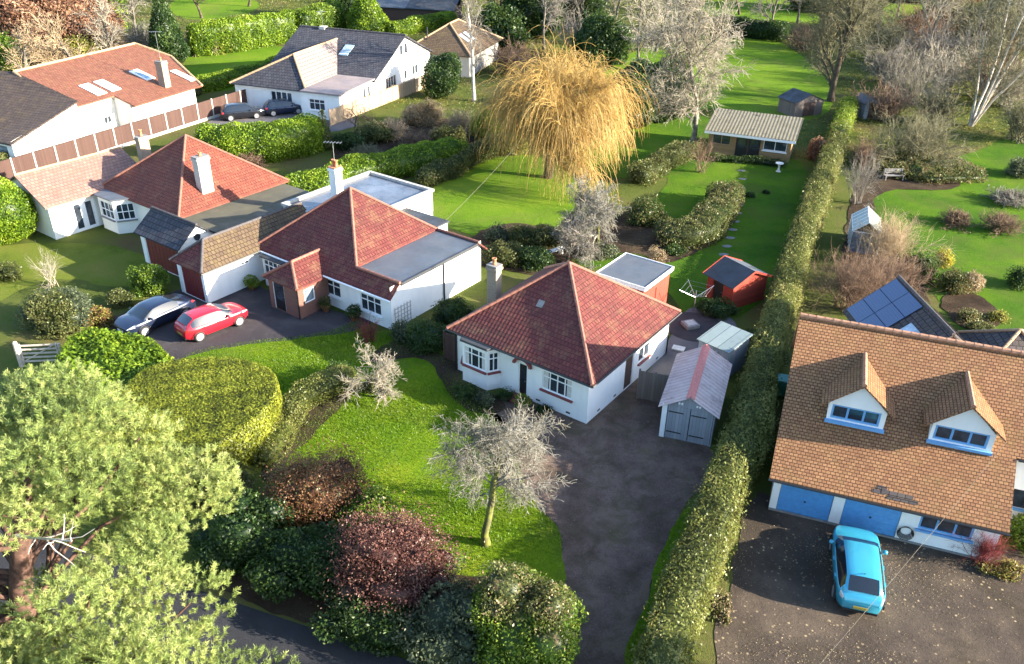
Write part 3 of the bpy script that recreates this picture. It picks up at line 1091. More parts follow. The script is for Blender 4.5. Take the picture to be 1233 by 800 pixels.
def bush_cores(W, D, H, seed, n=7, rough=0.2):
    """an irregular bush about W x D x H made of many unequal lobes on a low inner mass"""
    g = np.random.default_rng(seed)
    out = [blob_core((0, 0, H * 0.36), (W * 0.38, D * 0.38, H * 0.46), seed, rough + 0.08)]
    m = n * 2 + 3
    for i in range(m):
        a = 2.4 * i + g.normal() * 0.35
        el = g.random()
        k = 0.36 * math.sqrt(1 - 0.75 * el * el) * (0.75 + 0.4 * g.random())
        rr = 0.10 + 0.11 * g.random()
        out.append(blob_core((math.cos(a) * W * k, math.sin(a) * D * k, H * (0.16 + 0.62 * el * (0.8 + 0.3 * g.random()))), (W * rr, D * rr, H * rr * (0.8 + 0.6 * g.random())), seed + 7 * i + 1, rough + 0.1, 14, 8))
    return out
# ------------------------------------------------------------------ ground
def smooth_poly(pts, it=2, closed=True):
    P = np.array(pts, float)
    for _ in range(it):
        Q = np.roll(P, -1, 0)
        P = np.stack([0.75 * P + 0.25 * Q, 0.25 * P + 0.75 * Q], 1).reshape(-1, 2)
    return P


def wobble(P, amp, seed):
    """uneven natural edge"""
    Q = np.vstack([P, P[:1]])
    R = resample([tuple(q) for q in Q], 0.35)[:-1]
    n3 = np.concatenate([R, np.zeros((len(R), 1))], 1)
    R[:, 0] += amp * vnoise(n3, 2.2, seed)
    R[:, 1] += amp * vnoise(n3, 2.2, seed + 5)
    return R


KEEP_CLEAR = []


def patch(name, px, mat, z, it=2, amp=0.12, seed=0, world=False, kind='structure'):
    pts = [(p[0], p[1]) if world else at(p[0], p[1])[:2] for p in px]
    P = smooth_poly(pts, it) if it else np.array(pts, float)
    if mat not in ('soil',):
        KEEP_CLEAR.append(P)
    if amp:
        P = wobble(P, amp, seed)
    me = bpy.data.meshes.new(name)
    import bmesh
    bm = bmesh.new()
    vs = [bm.verts.new((p[0], p[1], z)) for p in P]
    f = bm.faces.new(vs)
    if f.normal.z < 0:
        f.normal_flip()
    bmesh.ops.triangulate(bm, faces=[f])
    for q in bm.faces:
        q.normal_update()
        if q.normal.z < 0:
            q.normal_flip()
    bm.to_mesh(me)
    bm.free()
    me.materials.append(MATS[mat])
    auto_uv(me)
    o = bpy.data.objects.new(name, me)
    COL.objects.link(o)
    o['kind'] = kind
    return o, P


mb = MB()
mb.poly([(-900, -400, 0), (900, -400, 0), (900, 1500, 0), (-900, 1500, 0)])
g = mb.build('ground', 'rough_ground')
g['kind'] = 'structure'

# lane in front of the plots (runs along the hedge line)
ln = np.array([0.94, -0.34])
c0 = np.array(at(480, 800)[:2]) + np.array([0.0, -0.1])
nv = np.array([-ln[1], ln[0]])
mb = MB()
A, B = c0 - ln * 70 + nv * 0.35, c0 + ln * 60 + nv * 0.35
mb.poly([(*(A - nv * 5.4), 0.012), (*(B - nv * 5.4), 0.012), (*B, 0.012), (*A, 0.012)])
mb.build('road', 'road_asphalt')['kind'] = 'structure'
LAWNS = {}
def lawn(name, px, mat, seed, z=0.006, it=2, amp=0.12):
    o, P = patch(name, px, mat, z, it, amp, seed)
    LAWNS[name + str(seed)] = P
    return o

# far and neighbouring grass first, nearer plots above
lawn('lawn', [(862, 38), (900, 34), (960, 60), (1010, 110), (990, 150), (900, 135), (850, 128), (735, 160), (720, 90), (760, 60)], 'far_grass', 1, 0.006)
lawn('lawn', [(640, 160), (745, 140), (770, 130), (870, 140), (875, 200), (820, 215), (770, 215), (700, 215)], 'back_grass', 2, 0.010)
lawn('lawn', [(835, 0), (960, -2), (1150, 8), (1160, 28), (980, 30), (880, 22), (850, 20)], 'far_grass', 3, 0.010)
lawn('lawn', [(215, 70), (260, 50), (370, 58), (385, 75), (330, 95), (270, 112), (230, 110)], 'far_grass', 4, 0.010)
lawn('lawn', [(205, -4), (300, -6), (320, 12), (250, 26), (205, 20)], 'far_grass', 5, 0.012)
lawn('lawn', [(505, 255), (530, 215), (590, 190), (650, 185), (700, 215), (690, 262), (640, 292), (560, 285)], 'far_grass', 6, 0.010)
lawn('lawn', [(690, 330), (700, 285), (800, 240), (805, 195), (860, 180), (950, 190), (975, 200), (960, 260), (930, 340), (905, 380), (830, 395), (800, 340), (740, 320)], 'back_grass', 7, 0.014)
lawn('lawn', [(1045, 250), (1062, 195), (1120, 205), (1250, 150), (1260, 400), (1180, 420), (1150, 395), (1110, 335), (1070, 270)], 'back_grass', 8, 0.010)
lawn('lawn', [(-40, 300), (70, 290), (170, 300), (200, 335), (150, 350), (60, 330), (-40, 385)], 'olive_grass', 9, 0.010)
lawn('lawn', [(205, 440), (236, 420), (310, 410), (395, 402), (440, 380), (445, 410), (420, 440), (370, 475), (330, 490), (250, 470)], 'front_grass', 10, 0.010)
lawn('lawn', [(437, 395), (520, 400), (555, 445), (575, 480), (602, 500), (640, 600), (676, 640), (684, 690), (668, 760), (600, 720), (500, 690), (380, 640), (310, 580), (345, 520), (410, 475)], 'front_grass', 11, 0.014, 2, 0.15)
lawn('verge', [(838, 600), (812, 625), (790, 680), (768, 745), (748, 815), (800, 815), (830, 720), (862, 640)], 'front_grass', 12, 0.024, 2, 0.15)

# drives
patch('driveway', [(560, 478), (592, 486), (606, 508), (640, 600), (674, 642), (683, 690), (668, 750), (655, 805), (640, 860), (790, 860), (765, 790), (772, 745), (795, 680), (815, 622), (842, 590), (868, 560), (838, 520), (800, 470), (770, 452), (700, 470)], 'drive_gravel', 0.018, 1, 0.14, 21)
patch('driveway', [(95, 400), (130, 385), (210, 350), (290, 330), (330, 355), (400, 375), (450, 385), (440, 396), (415, 402), (395, 404), (310, 414), (236, 424), (205, 442), (180, 430), (130, 420)], 'tarmac', 0.018, 1, 0.1, 22)
patch('driveway', [(905, 590), (940, 608), (1180, 672), (1300, 640), (1400, 760), (1260, 900), (830, 900), (862, 780), (880, 690)], 'dark_gravel', 0.018, 1, 0.2, 23)
patch('driveway', [(232, 158), (262, 140), (330, 118), (400, 128), (440, 150), (400, 160), (300, 165), (250, 175)], 'paving', 0.018, 1, 0.1, 24)
patch('side_path', [(760, 470), (800, 425), (822, 372), (862, 368), (893, 396), (882, 420), (835, 470), (800, 490)], 'paving', 0.022, 1, 0.06, 25)
# earth beds
for i, (px, amp) in enumerate([
    ([(672, 306), (700, 290), (760, 250), (785, 245), (800, 270), (850, 268), (868, 235), (886, 235), (884, 268), (850, 300), (800, 322), (760, 300), (720, 316)], 0.15),
    ([(430, 445), (478, 400), (560, 440), (572, 468), (604, 480), (612, 496), (566, 500), (540, 475), (515, 425)], 0.08),
    ([(310, 575), (335, 520), (400, 470), (430, 455), (425, 480), (360, 540), (330, 590)], 0.15),
    ([(240, 700), (300, 590), (380, 600), (430, 640), (560, 700), (640, 690), (690, 760), (660, 830), (560, 800), (430, 770), (300, 730)], 0.25),
    ([(1010, 300), (1040, 190), (1150, 195), (1160, 232), (1060, 225), (1045, 260), (1110, 340), (1130, 390), (1020, 390)], 0.2),
    ([(1125, 355), (1170, 350), (1215, 380), (1190, 400), (1150, 395)], 0.15),
    ([(545, 300), (600, 265), (690, 280), (690, 330), (600, 330)], 0.2),
    ([(395, 185), (430, 150), (560, 140), (600, 160), (560, 200), (400, 235)], 0.2),
]):
    patch('planting_bed', px, 'soil', 0.030 + 0.002 * i, 2, amp, 40 + i)

# round patio with its slabs ring
pc = at(836, 394)
o, _ = patch('patio', [(pc[0] + 1.75 * math.cos(a), pc[1] + 1.75 * math.sin(a)) for a in np.linspace(0, 2 * math.pi, 40, endpoint=False)], 'tarmac', 0.052, 0, 0.0, 0, True)

# stepping stones across the back lawn, each a slab of its own
steps = [(889, 196), (893, 206), (894, 216), (892, 226), (891, 237), (890, 247), (888, 257), (885, 267), (882, 277), (879, 287), (875, 297), (871, 307), (866, 317)]
for i, (u, v) in enumerate(steps):
    p = at(u, v)
    mb = MB()
    a0 = 0.3 * i
    mb.prism([(p[0] + 0.36 * math.cos(a0 + a) * (1 + 0.12 * math.sin(3 * a + i)), p[1] + 0.22 * math.sin(a0 + a) * (1 + 0.12 * math.cos(2 * a + i))) for a in np.linspace(0, 2 * math.pi, 10, endpoint=False)], 0.0, 0.035)
    mb.off = (p[0], p[1], 0)
    o = mb.build('stepping_stone', 'step_stone')
    o.location = (p[0], p[1], 0)
    end = 'farthest from the red shed' if i == 0 else ('nearest to the red shed' if i == len(steps) - 1 else 'number %d from the far end' % (i + 1))
    tag(o, 'grey slab of the curved stepping path, ' + end, 'stepping stone', 'stepping stones across the back lawn')
# ------------------------------------------------------------------ building helpers
def wall(mb, o, d, L, z0, z1, openings=(), depth=0.11, top=None):
    """outer face of a wall with openings (u0, u1, z0, z1) and their reveals. o: (x, y) start, d: unit direction seen left to right from outside"""
    n = (d[1], -d[0])
    P = lambda u, z, q=0.0: (o[0] + d[0] * u + n[0] * q, o[1] + d[1] * u + n[1] * q, z)
    us = sorted({0.0, L, *[a for q in openings for a in q[:2]]})
    zs = sorted({z0, z1, *[a for q in openings for a in q[2:]]})
    for i in range(len(us) - 1):
        for j in range(len(zs) - 1):
            uc, zc = (us[i] + us[i + 1]) / 2, (zs[j] + zs[j + 1]) / 2
            if any(q[0] < uc < q[1] and q[2] < zc < q[3] for q in openings):
                continue
            mb.poly([P(us[i], zs[j]), P(us[i + 1], zs[j]), P(us[i + 1], zs[j + 1]), P(us[i], zs[j + 1])])
    for a, b, c, e in openings:
        mb.poly([P(a, c), P(a, e), P(a, e, -depth), P(a, c, -depth)])
        mb.poly([P(b, e), P(b, c), P(b, c, -depth), P(b, e, -depth)])
        mb.poly([P(a, e), P(b, e), P(b, e, -depth), P(a, e, -depth)])
        mb.poly([P(b, c), P(a, c), P(a, c, -depth), P(b, c, -depth)])
    if top:  # gable above: list of (u, z)
        mb.poly([P(u, z) for u, z in top])


def window(parent, o, d, q, cols=3, transom=0.0, frame='white_paint', glass='glass', sill='sill_red', bar=0.055, off=(0, 0, 0), name='window', sill_w=0.12, sill_h=0.09, curtain=False):
    """window filling opening q = (u0, u1, z0, z1) of the wall (o, d)"""
    u0, u1, z0, z1 = q
    oo = (o[0], o[1], 0)
    mb = MB(off)
    mb.obox(oo, d, u0, u0 + bar, -0.10, -0.035, z0, z1)
    mb.obox(oo, d, u1 - bar, u1, -0.10, -0.035, z0, z1)
    mb.obox(oo, d, u0 + bar, u1 - bar, -0.10, -0.036, z1 - bar, z1)
    mb.obox(oo, d, u0 + bar, u1 - bar, -0.10, -0.036, z0, z0 + bar)
    w = (u1 - u0)
    for c in range(1, cols):
        x = u0 + w * c / cols
        mb.obox(oo, d, x - bar * 0.5, x + bar * 0.5, -0.095, -0.038, z0 + bar, z1 - bar)
    if transom:
        zt = z0 + (z1 - z0) * transom
        mb.obox(oo, d, u0 + bar, u1 - bar, -0.093, -0.040, zt - bar * 0.5, zt + bar * 0.5)
    f = mb.build(name, frame, parent)
    mb = MB(off)
    mb.obox(oo, d, u0 + bar * 0.6, u1 - bar * 0.6, -0.085, -0.07, z0 + bar * 0.6, z1 - bar * 0.6)
    mb.build('pane', glass, f)
    if curtain:
        for s in (u0 + bar, u1 - bar - w * 0.16):
            mb = MB(off)
            mb.obox(oo, d, s, s + w * 0.16, -0.069, -0.066, z0 + bar, z1 - bar)
            mb.build('curtain', 'curtain_cloth', f)
    if sill:
        mb = MB(off)
        mb.obox(oo, d, u0 - 0.08, u1 + 0.08, -0.05, sill_w, z0 - sill_h, z0 - 0.002)
        mb.build('sill', sill, f)
    return f


plain('curtain_cloth', (0.55, 0.53, 0.50), 0.9, var=0.1)


def door(parent, o, d, q, mat='dark_wood', frame='white_paint', glass=None, off=(0, 0, 0), name='door', ribs=0):
    u0, u1, z0, z1 = q
    oo = (o[0], o[1], 0)
    mb = MB(off)
    mb.obox(oo, d, u0 + 0.05, u1 - 0.05, -0.09, -0.05, z0, z1 - 0.05)
    for k in range(ribs):
        x = u0 + 0.05 + (u1 - u0 - 0.1) * (k + 0.5) / ribs
        mb.obox(oo, d, x - 0.02, x + 0.02, -0.05, -0.036, z0 + 0.05, z1 - 0.1)
    dr = mb.build(name, mat, parent)
    mb = MB(off)
    mb.obox(oo, d, u0, u0 + 0.05, -0.1, -0.03, z0, z1)
    mb.obox(oo, d, u1 - 0.05, u1, -0.1, -0.03, z0, z1)
    mb.obox(oo, d, u0 + 0.05, u1 - 0.05, -0.1, -0.031, z1 - 0.05, z1)
    mb.build('door_frame', frame, dr)
    mb = MB(off)
    uh = u1 - 0.16
    mb.obox(oo, d, uh - 0.02, uh + 0.05, -0.05, -0.015, z0 + (z1 - z0) * 0.48, z0 + (z1 - z0) * 0.48 + 0.03)
    mb.build('handle', 'grey_metal', dr)
    if glass:
        mb = MB(off)
        mb.obox(oo, d, u0 + 0.2, u1 - 0.2, -0.052, -0.044, z0 + (z1 - z0) * glass[0], z0 + (z1 - z0) * glass[1])
        mb.build('pane', 'glass', dr)
    return dr


def ridge(parent, lines, mat, r=0.09, seg=0.42, off=(0, 0, 0), name='ridge_tiles', lift=0.02):
    """overlapping half-round ridge tiles along hips and ridges"""
    mb = MB(off)
    for a, b in lines:
        a, b = np.array(a, float), np.array(b, float)
        L = np.linalg.norm(b - a)
        n = max(1, int(round(L / seg)))
        for i in range(n):
            p, q = a + (b - a) * i / n, a + (b - a) * (i + 1.06) / n if i < n - 1 else b
            p, q = p + [0, 0, lift], q + [0, 0, lift]
            mb.tube([p, q], [r * 1.06, r * 0.94], 8)
    return mb.build(name, mat, parent)


def gutter(parent, lines, mat='black_plastic', off=(0, 0, 0), r=0.055, name='gutter'):
    mb = MB(off)
    for a, b in lines:
        mb.tube([a, b], r, 6)
    return mb.build(name, mat, parent)


def chimney(parent, x, y, z0, z1, w, dpt, mat, pots=2, off=(0, 0, 0), pot_h=0.4, band=True, cap='dark_concrete'):
    mb = MB(off)
    mb.box(x - w / 2, x + w / 2, y - dpt / 2, y + dpt / 2, z0, z1)
    if band:
        mb.box(x - w / 2 - 0.06, x + w / 2 + 0.06, y - dpt / 2 - 0.06, y + dpt / 2 + 0.06, z1 - 0.22, z1 - 0.07)
    c = mb.build('chimney', mat, parent, bevel=0.015)
    mb = MB(off)
    mb.box(x - w / 2 - 0.03, x + w / 2 + 0.03, y - dpt / 2 - 0.03, y + dpt / 2 + 0.03, z1, z1 + 0.07)
    mb.build('flaunching', cap, c)
    for k in range(pots):
        t = (k + 0.5) / pots - 0.5
        mb = MB(off)
        mb.lathe((x + (w * 0.8 * t if w >= dpt else 0), y + (dpt * 0.8 * t if dpt > w else 0), z1 + 0.07), [(0.13, 0), (0.105, 0.08), (0.10, pot_h - 0.08), (0.135, pot_h - 0.06), (0.13, pot_h), (0.09, pot_h), (0.085, 0.1)], 12)
        mb.build('chimney_pot', 'terracotta', c, True)
    return c


def aerial(parent, x, y, z, h=1.6, off=(0, 0, 0), rz=0.5):
    mb = MB(off)
    mb.tube([(x, y, z), (x, y, z + h)], 0.022, 6)
    c, s = math.cos(rz), math.sin(rz)
    mb.tube([(x - c * 0.6, y - s * 0.6, z + h), (x + c * 0.6, y + s * 0.6, z + h)], 0.018, 5)
    for k in range(6):
        t = -0.55 + 0.22 * k
        mb.tube([(x + c * t - s * 0.22, y + s * t + c * 0.22, z + h), (x + c * t + s * 0.22, y + s * t - c * 0.22, z + h)], 0.012, 4)
    return mb.build('aerial', 'grey_metal', parent)


X_, Y_, NX, NY = (1, 0), (0, 1), (-1, 0), (0, -1)
YAW = -0.6216
OG = at(551.0, 443.0)
OG = (-2.87, 38.23, 0)

# ================================================================== the red-roofed bungalow in the middle
G = thing('bungalow', 'white bungalow in the middle with plain red pyramid roof and red window sills', 'bungalow', OG, YAW)
w_front = (5.42, 7.18, 1.02, 2.12)
w_door = (3.98, 4.52, 0.02, 2.0)
w_side = (5.05, 6.25, 0.98, 2.2)
w_sdoor = (3.62, 4.5, 0.02, 1.95)
mb = MB()
wall(mb, (0, 0), X_, 8.1, 0, 2.75, [w_front, w_door])
wall(mb, (8.1, 0), Y_, 8.4, 0, 2.75, [w_side, w_sdoor])
wall(mb, (8.1, 8.4), NX, 8.1, 0, 2.75, [(1.2, 2.6, 1.0, 2.1), (4.0, 4.9, 0.02, 2.0)])
wall(mb, (0, 8.4), NY, 8.4, 0, 2.75, [(2.5, 3.6, 1.0, 2.1)])
# splayed bay
bay = [(0.45, 0.0), (0.85, -0.62), (2.45, -0.62), (2.85, 0.0)]
for i in range(3):
    a, b = bay[i], bay[i + 1]
    L = math.hypot(b[0] - a[0], b[1] - a[1])
    dd = ((b[0] - a[0]) / L, (b[1] - a[1]) / L)
    wall(mb, a, dd, L, 0, 2.42, [(0.10, L - 0.10, 1.08, 2.2)])
mb.build('wall', 'white_render', G)
window(G, (0, 0), X_, w_front, 4, 0.68, curtain=True)
for i in range(3):
    a, b = bay[i], bay[i + 1]
    L = math.hypot(b[0] - a[0], b[1] - a[1])
    dd = ((b[0] - a[0]) / L, (b[1] - a[1]) / L)
    window(G, a, dd, (0.10, L - 0.10, 1.08, 2.2), 3 if i == 1 else 2, 0.68, name='bay_window', curtain=(i == 1))
window(G, (8.1, 0), Y_, w_side, 2, 0.68)
window(G, (8.1, 8.4), NX, (1.2, 2.6, 1.0, 2.1), 3, 0.68)
window(G, (0, 8.4), NY, (2.5, 3.6, 1.0, 2.1), 2, 0.68)
door(G, (0, 0), X_, w_door, 'black_plastic', glass=(0.45, 0.85))
door(G, (8.1, 0), Y_, w_sdoor, 'dark_wood')
door(G, (8.1, 8.4), NX, (4.0, 4.9, 0.02, 2.0), 'dark_wood', glass=(0.45, 0.85))
mb = MB()
mb.prism(bay[0:1] + [(0.78, -0.74), (2.52, -0.74), (2.85, 0.0)], 2.42, 2.55)
mb.build('bay_roof', 'black_felt', G, bevel=0.02)
# red arched hood over the front door
mb = MB()
for k in range(9):
    a0, a1 = math.pi * k / 9, math.pi * (k + 1) / 9
    cx, cz, r0, r1 = 4.25, 1.95, 0.42, 0.58
    v = []
    for y in (-0.16, -0.003):
        for a in (a0, a1):
            for r in (r0, r1):
                v.append((cx + r * math.cos(a), y, cz + r * 0.75 * math.sin(a)))
    mb.mesh(v, [(0, 1, 3, 2), (4, 6, 7, 5), (1, 5, 7, 3), (0, 2, 6, 4), (0, 4, 5, 1), (2, 3, 7, 6)])
mb.build('door_hood', 'sill_red', G)
mb = MB()
mb.box(3.6, 4.9, -0.75, -0.003, 0.0, 0.14)
mb.build('door_step', 'sill_red', G, bevel=0.02)
# pyramid roof
e, ez, ap = 0.38, 2.62, (4.05, 4.2, 5.94)
ev = [(-e, -e, ez), (8.1 + e, -e, ez), (8.1 + e, 8.4 + e, ez), (-e, 8.4 + e, ez), ap]
mb = MB()
mb.shell(ev, [(0, 1, 4), (1, 2, 4), (2, 3, 4), (3, 0, 4)], 0.09)
rf = mb.build('roof', 'red_tile', G)
ridge(rf, [(ev[i], ap) for i in range(4)], 'red_ridge')
mb = MB()
mb.poly([(-e, -e, ez - 0.13), (-e, 8.4 + e, ez - 0.13), (8.1 + e, 8.4 + e, ez - 0.13), (8.1 + e, -e, ez - 0.13)])
mb.build('soffit', 'white_paint', rf)
mb = MB()
pz = lambda y: ez + (y + e) * (ap[2] - ez) / (4.2 + e)
mb.mesh([(3.62, 1.9, pz(1.9) + 0.02), (3.98, 1.9, pz(1.9) + 0.02), (3.98, 2.2, pz(2.2) + 0.05), (3.62, 2.2, pz(2.2) + 0.05), (3.62, 1.9, pz(1.9)), (3.98, 1.9, pz(1.9)), (3.98, 2.2, pz(2.2)), (3.62, 2.2, pz(2.2))], [(0, 1, 2, 3), (4, 5, 1, 0), (5, 6, 2, 1), (6, 7, 3, 2), (7, 4, 0, 3)])
mb.build('roof_vent', 'dark_concrete', rf)
q = e + 0.05
gutter(G, [((-q, -q, ez - 0.07), (8.1 + q, -q, ez - 0.07)), ((8.1 + q, -q, ez - 0.07), (8.1 + q, 8.4 + q, ez - 0.07)), ((8.1 + q, 8.4 + q, ez - 0.07), (-q, 8.4 + q, ez - 0.07)), ((-q, 8.4 + q, ez - 0.07), (-q, -q, ez - 0.07))])
for n_, (x, y) in enumerate([(-0.07, -0.07), (8.17, 8.3)]):
    mb = MB()
    mb.tube([(x, y, 0), (x, y, 2.3), (x + (0.3 if n_ else -0.3), y + (0.2 if n_ else -0.3), 2.5)], 0.04, 8)
    mb.build('downpipe', 'black_plastic', G)
chimney(G, 0.45, 2.6, 3.0, 5.35, 0.6, 0.5, 'stock_brick', 1, pot_h=0.35)
for o_, d_, x in (((0, 0, 0), X_, 0.35), ((0, 0, 0), X_, 5.1), ((0, 0, 0), X_, 6.9), ((8.1, 0, 0), Y_, 1.0), ((8.1, 0, 0), Y_, 2.6), ((8.1, 0, 0), Y_, 7.2)):
    mb = MB()
    mb.obox(o_, d_, x, x + 0.24, -0.02, 0.012, 0.18, 0.27)
    mb.build('air_brick', 'black_plastic', G)


def loc2(x, y, z=0.0, o=OG, yaw=YAW):
    c, s = math.cos(yaw), math.sin(yaw)
    return (o[0] + c * x - s * y, o[1] + s * x + c * y, z)


# annexe with flat roof and red timber wall behind the bungalow
an = thing('garden_annexe', 'flat-roofed garden annexe with a red timber end wall behind the middle bungalow', 'outbuilding', loc2(2.5, 10.2), YAW)
mb = MB()
wall(mb, (0, 0), X_, 3.0, 0, 2.5)
wall(mb, (3.0, 0), Y_, 3.3, 0, 2.5, [(0.9, 1.7, 0.02, 1.95)])
wall(mb, (3.0, 3.3), NX, 3.0, 0, 2.5)
wall(mb, (0, 3.3), NY, 3.3, 0, 2.5)
mb.build('wall', 'red_panel_boards', an)
door(an, (3.0, 0), Y_, (0.9, 1.7, 0.02, 1.95), 'red_panel_boards', 'red_panel_boards')
mb = MB()
mb.box(-0.12, 3.12, -0.12, 3.42, 2.5, 2.62)
rf = mb.build('roof', 'felt', an)
mb = MB()
for a in ((-0.16, 3.16, -0.16, -0.12), (3.12, 3.16, -0.12, 3.42), (-0.16, 3.16, 3.42, 3.46), (-0.16, -0.12, -0.12, 3.42)):
    mb.box(a[0], a[1], a[2], a[3], 2.42, 2.68)
mb.build('fascia', 'white_paint', rf)

# timber garage with corrugated roof
OGA = (7.17, 32.67, 0)
ga = thing('garage', 'grey timber double-door garage with pink corrugated roof at the end of the gravel drive', 'garage', OGA, -0.33)
W_, D_ = 2.42, 4.6
mb = MB()
wall(mb, (0, 0), X_, W_, 0, 1.95, [(0.22, W_ - 0.06, 0.02, 1.88)], top=None)
mb.poly([(0, 0, 1.95), (W_, 0, 1.95), (W_ / 2, 0, 2.58)])
wall(mb, (W_, 0), Y_, D_, 0, 1.95)
wall(mb, (W_, D_), NX, W_, 0, 1.95)
mb.poly([(W_, D_, 1.95), (0, D_, 1.95), (W_ / 2, D_, 2.58)])
wall(mb, (0, D_), NY, D_, 0, 1.95)
mb.build('wall', 'grey_boards', ga)
for k in (0, 1):
    a = 0.22 + k * (W_ - 0.28) / 2
    mb = MB()
    mb.obox((0, 0, 0), X_, a + 0.02, a + (W_ - 0.28) / 2 - 0.02, -0.08, -0.02, 0.03, 1.86)
    d_ = mb.build('door', 'grey_boards', ga)
    mb = MB()
    for z in (0.35, 1.5):
        mb.obox((0, 0, 0), X_, a + 0.05, a + 0.75, -0.02, 0.0, z, z + 0.05)
    mb.build('hinge', 'dark_metal', d_)
mb = MB()
mb.box(-0.03, 0.2, -0.05, -0.003, 0, 1.93)
mb.build('corner_post', 'white_paint', ga)
for s in (-1, 1):
    for k in (0, 1):
        mb = MB()
        mb.lathe((W_ / 2 + s * 0.35 + k * 0.13 * s, -0.05, 2.1), [(0.0, -0.03), (0.05, -0.02), (0.05, 0.04), (0.0, 0.05)], 10, 'y')
        mb.build('lamp', 'white_paint', ga)


def corrugated(parent, x0, x1, y0, y1, z0, z1, mat, pitch=0.3, amp=0.03, name='roof', axis='x'):
    """corrugated sheet whose waves run along the slope; slope from (x0,z0) to (x1,z1) if axis is x"""
    n = int((y1 - y0) / pitch * 6)
    vs, fs = [], []
    for i in range(n + 1):
        y = y0 + (y1 - y0) * i / n
        w = amp * math.sin(2 * math.pi * (y - y0) / pitch)
        for (x, z) in ((x0, z0), (x1, z1)):
            vs.append((x, y, z + w) if axis == 'x' else (y, x, z + w))
    m = len(vs)
    vs += [(v[0], v[1], v[2] - 0.015) for v in vs]
    for i in range(n):
        q = (2 * i, 2 * i + 1, 2 * i + 3, 2 * i + 2)
        fs += [q, tuple(m + k for k in reversed(q))]
    mb = MB()
    mb.mesh(vs, fs)
    return mb.build(name, mat, parent)


rf = corrugated(ga, -0.2, W_ / 2, -0.25, D_ + 0.2, 1.82, 2.64, 'pink_corrugated', 0.26, 0.022)
corrugated(ga, W_ + 0.2, W_ / 2, -0.25, D_ + 0.2, 1.82, 2.64, 'pink_corrugated', 0.26, 0.022)
mb = MB()
for s in (-1, 1):
    mb.mesh([(W_ / 2, -0.27, 2.72), (W_ / 2, D_ + 0.22, 2.72), (W_ / 2 + s * 0.2, D_ + 0.22, 2.575), (W_ / 2 + s * 0.2, -0.27, 2.575)], [(0, 1, 2, 3)])
mb.build('ridge_cap', 'pink_ridge', rf)

# pale lean-to box behind the garage
le = thing('garden_store', 'pale flat-topped garden store between the garage and the shed', 'garden store', (9.95, 38.95, 0), -0.78)
mb = MB()
mb.box(0.05, 1.85, 0.05, 2.15, 0, 1.75)
mb.build('wall', 'grey_boards', le)
mb = MB()
mb.shell([(-0.05, -0.05, 1.78), (1.95, -0.05, 1.78), (1.95, 2.25, 2.0), (-0.05, 2.25, 2.0)], [(0, 1, 2, 3)], 0.05)
mb.build('roof', 'greenhouse_roof', le)
mb = MB()
mb.obox((0.05, 0.05, 0), X_, 0.4, 1.2, -0.02, 0.02, 0.1, 1.65)
mb.build('door', 'grey_boards', le)

# side gate fence between the bungalow and the garage
gf = thing('side_gate', 'weathered timber side gate panels joining the bungalow to the corrugated garage', 'gate', (6.47, 35.8, 0), -0.27)
for k in range(2):
    mb = MB()
    mb.box(k * 0.8 + 0.05, k * 0.8 + 0.76, -0.02, 0.02, 0.05, 1.7)
    mb.box(k * 0.8 + 0.05, k * 0.8 + 0.76, 0.02, 0.06, 0.4, 0.5)
    mb.box(k * 0.8 + 0.05, k * 0.8 + 0.76, 0.02, 0.06, 1.3, 1.4)
    mb.build('panel', 'weathered_boards', gf)
for k in range(3):
    mb = MB()
    mb.box(k * 0.8 - 0.045, k * 0.8 + 0.045, -0.045, 0.045, 0, 1.8)
    mb.build('post', 'weathered_boards', gf)
gl = thing('side_gate', 'dark timber gate panel closing the gap left of the middle bungalow', 'gate', loc2(-1.35, 0.5), YAW)
for k in range(1):
    mb = MB()
    mb.box(0.05, 1.2, -0.02, 0.02, 0.05, 1.65)
    mb.box(0.05, 1.2, -0.06, -0.02, 0.4, 0.5)
    mb.box(0.05, 1.2, -0.06, -0.02, 1.3, 1.4)
    mb.build('panel', 'brown_boards', gl)
for k in (0, 1.25):
    mb = MB()
    mb.box(k - 0.045, k + 0.045, -0.045, 0.045, 0, 1.75)
    mb.build('post', 'dark_wood', gl)

# red shed
sp = at(877, 371)
sh = thing('shed', 'small red timber shed with a black felt roof on the back lawn', 'shed', (13.35, 45.55, 0), -0.50 + 1.571 * 0)
mb = MB()
sw, sd = 2.5, 2.1      # x across the gable (right-going), y along
# local axes: ridge runs along y' which heads up-left in the picture
sh.rotation_euler = (0, 0, rad(33))
E_ = 1.72
R_ = 2.35
mb = MB()
wall(mb, (0, 0), X_, 2.9, 0, E_, )
mb.poly([(0, 0, E_), (2.9, 0, E_), (1.45, 0, R_)])
wall(mb, (2.9, 0), Y_, 2.2, 0, E_)
wall(mb, (2.9, 2.2), NX, 2.9, 0, E_)
mb.poly([(2.9, 2.2, E_), (0, 2.2, E_), (1.45, 2.2, R_)])
wall(mb, (0, 2.2), NY, 2.2, 0, E_, [(0.5, 1.4, 0.05, 1.6)])
mb.build('wall', 'red_boards', sh)
door(sh, (0, 2.2), NY, (0.5, 1.4, 0.05, 1.6), 'black_plastic', 'red_boards')
for s in (0, 1):
    mb = MB()
    a = (-0.28, E_ - 0.10) if s == 0 else (3.18, E_ - 0.10)
    v = [(a[0], -0.2, a[1]), (1.45, -0.2, R_ + 0.03), (1.45, 2.4, R_ + 0.03), (a[0], 2.4, a[1])]
    mb.shell(v if s else v, [(0, 1, 2, 3)] if s == 0 else [(3, 2, 1, 0)], 0.04)
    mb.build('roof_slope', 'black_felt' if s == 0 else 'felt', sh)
mb = MB()
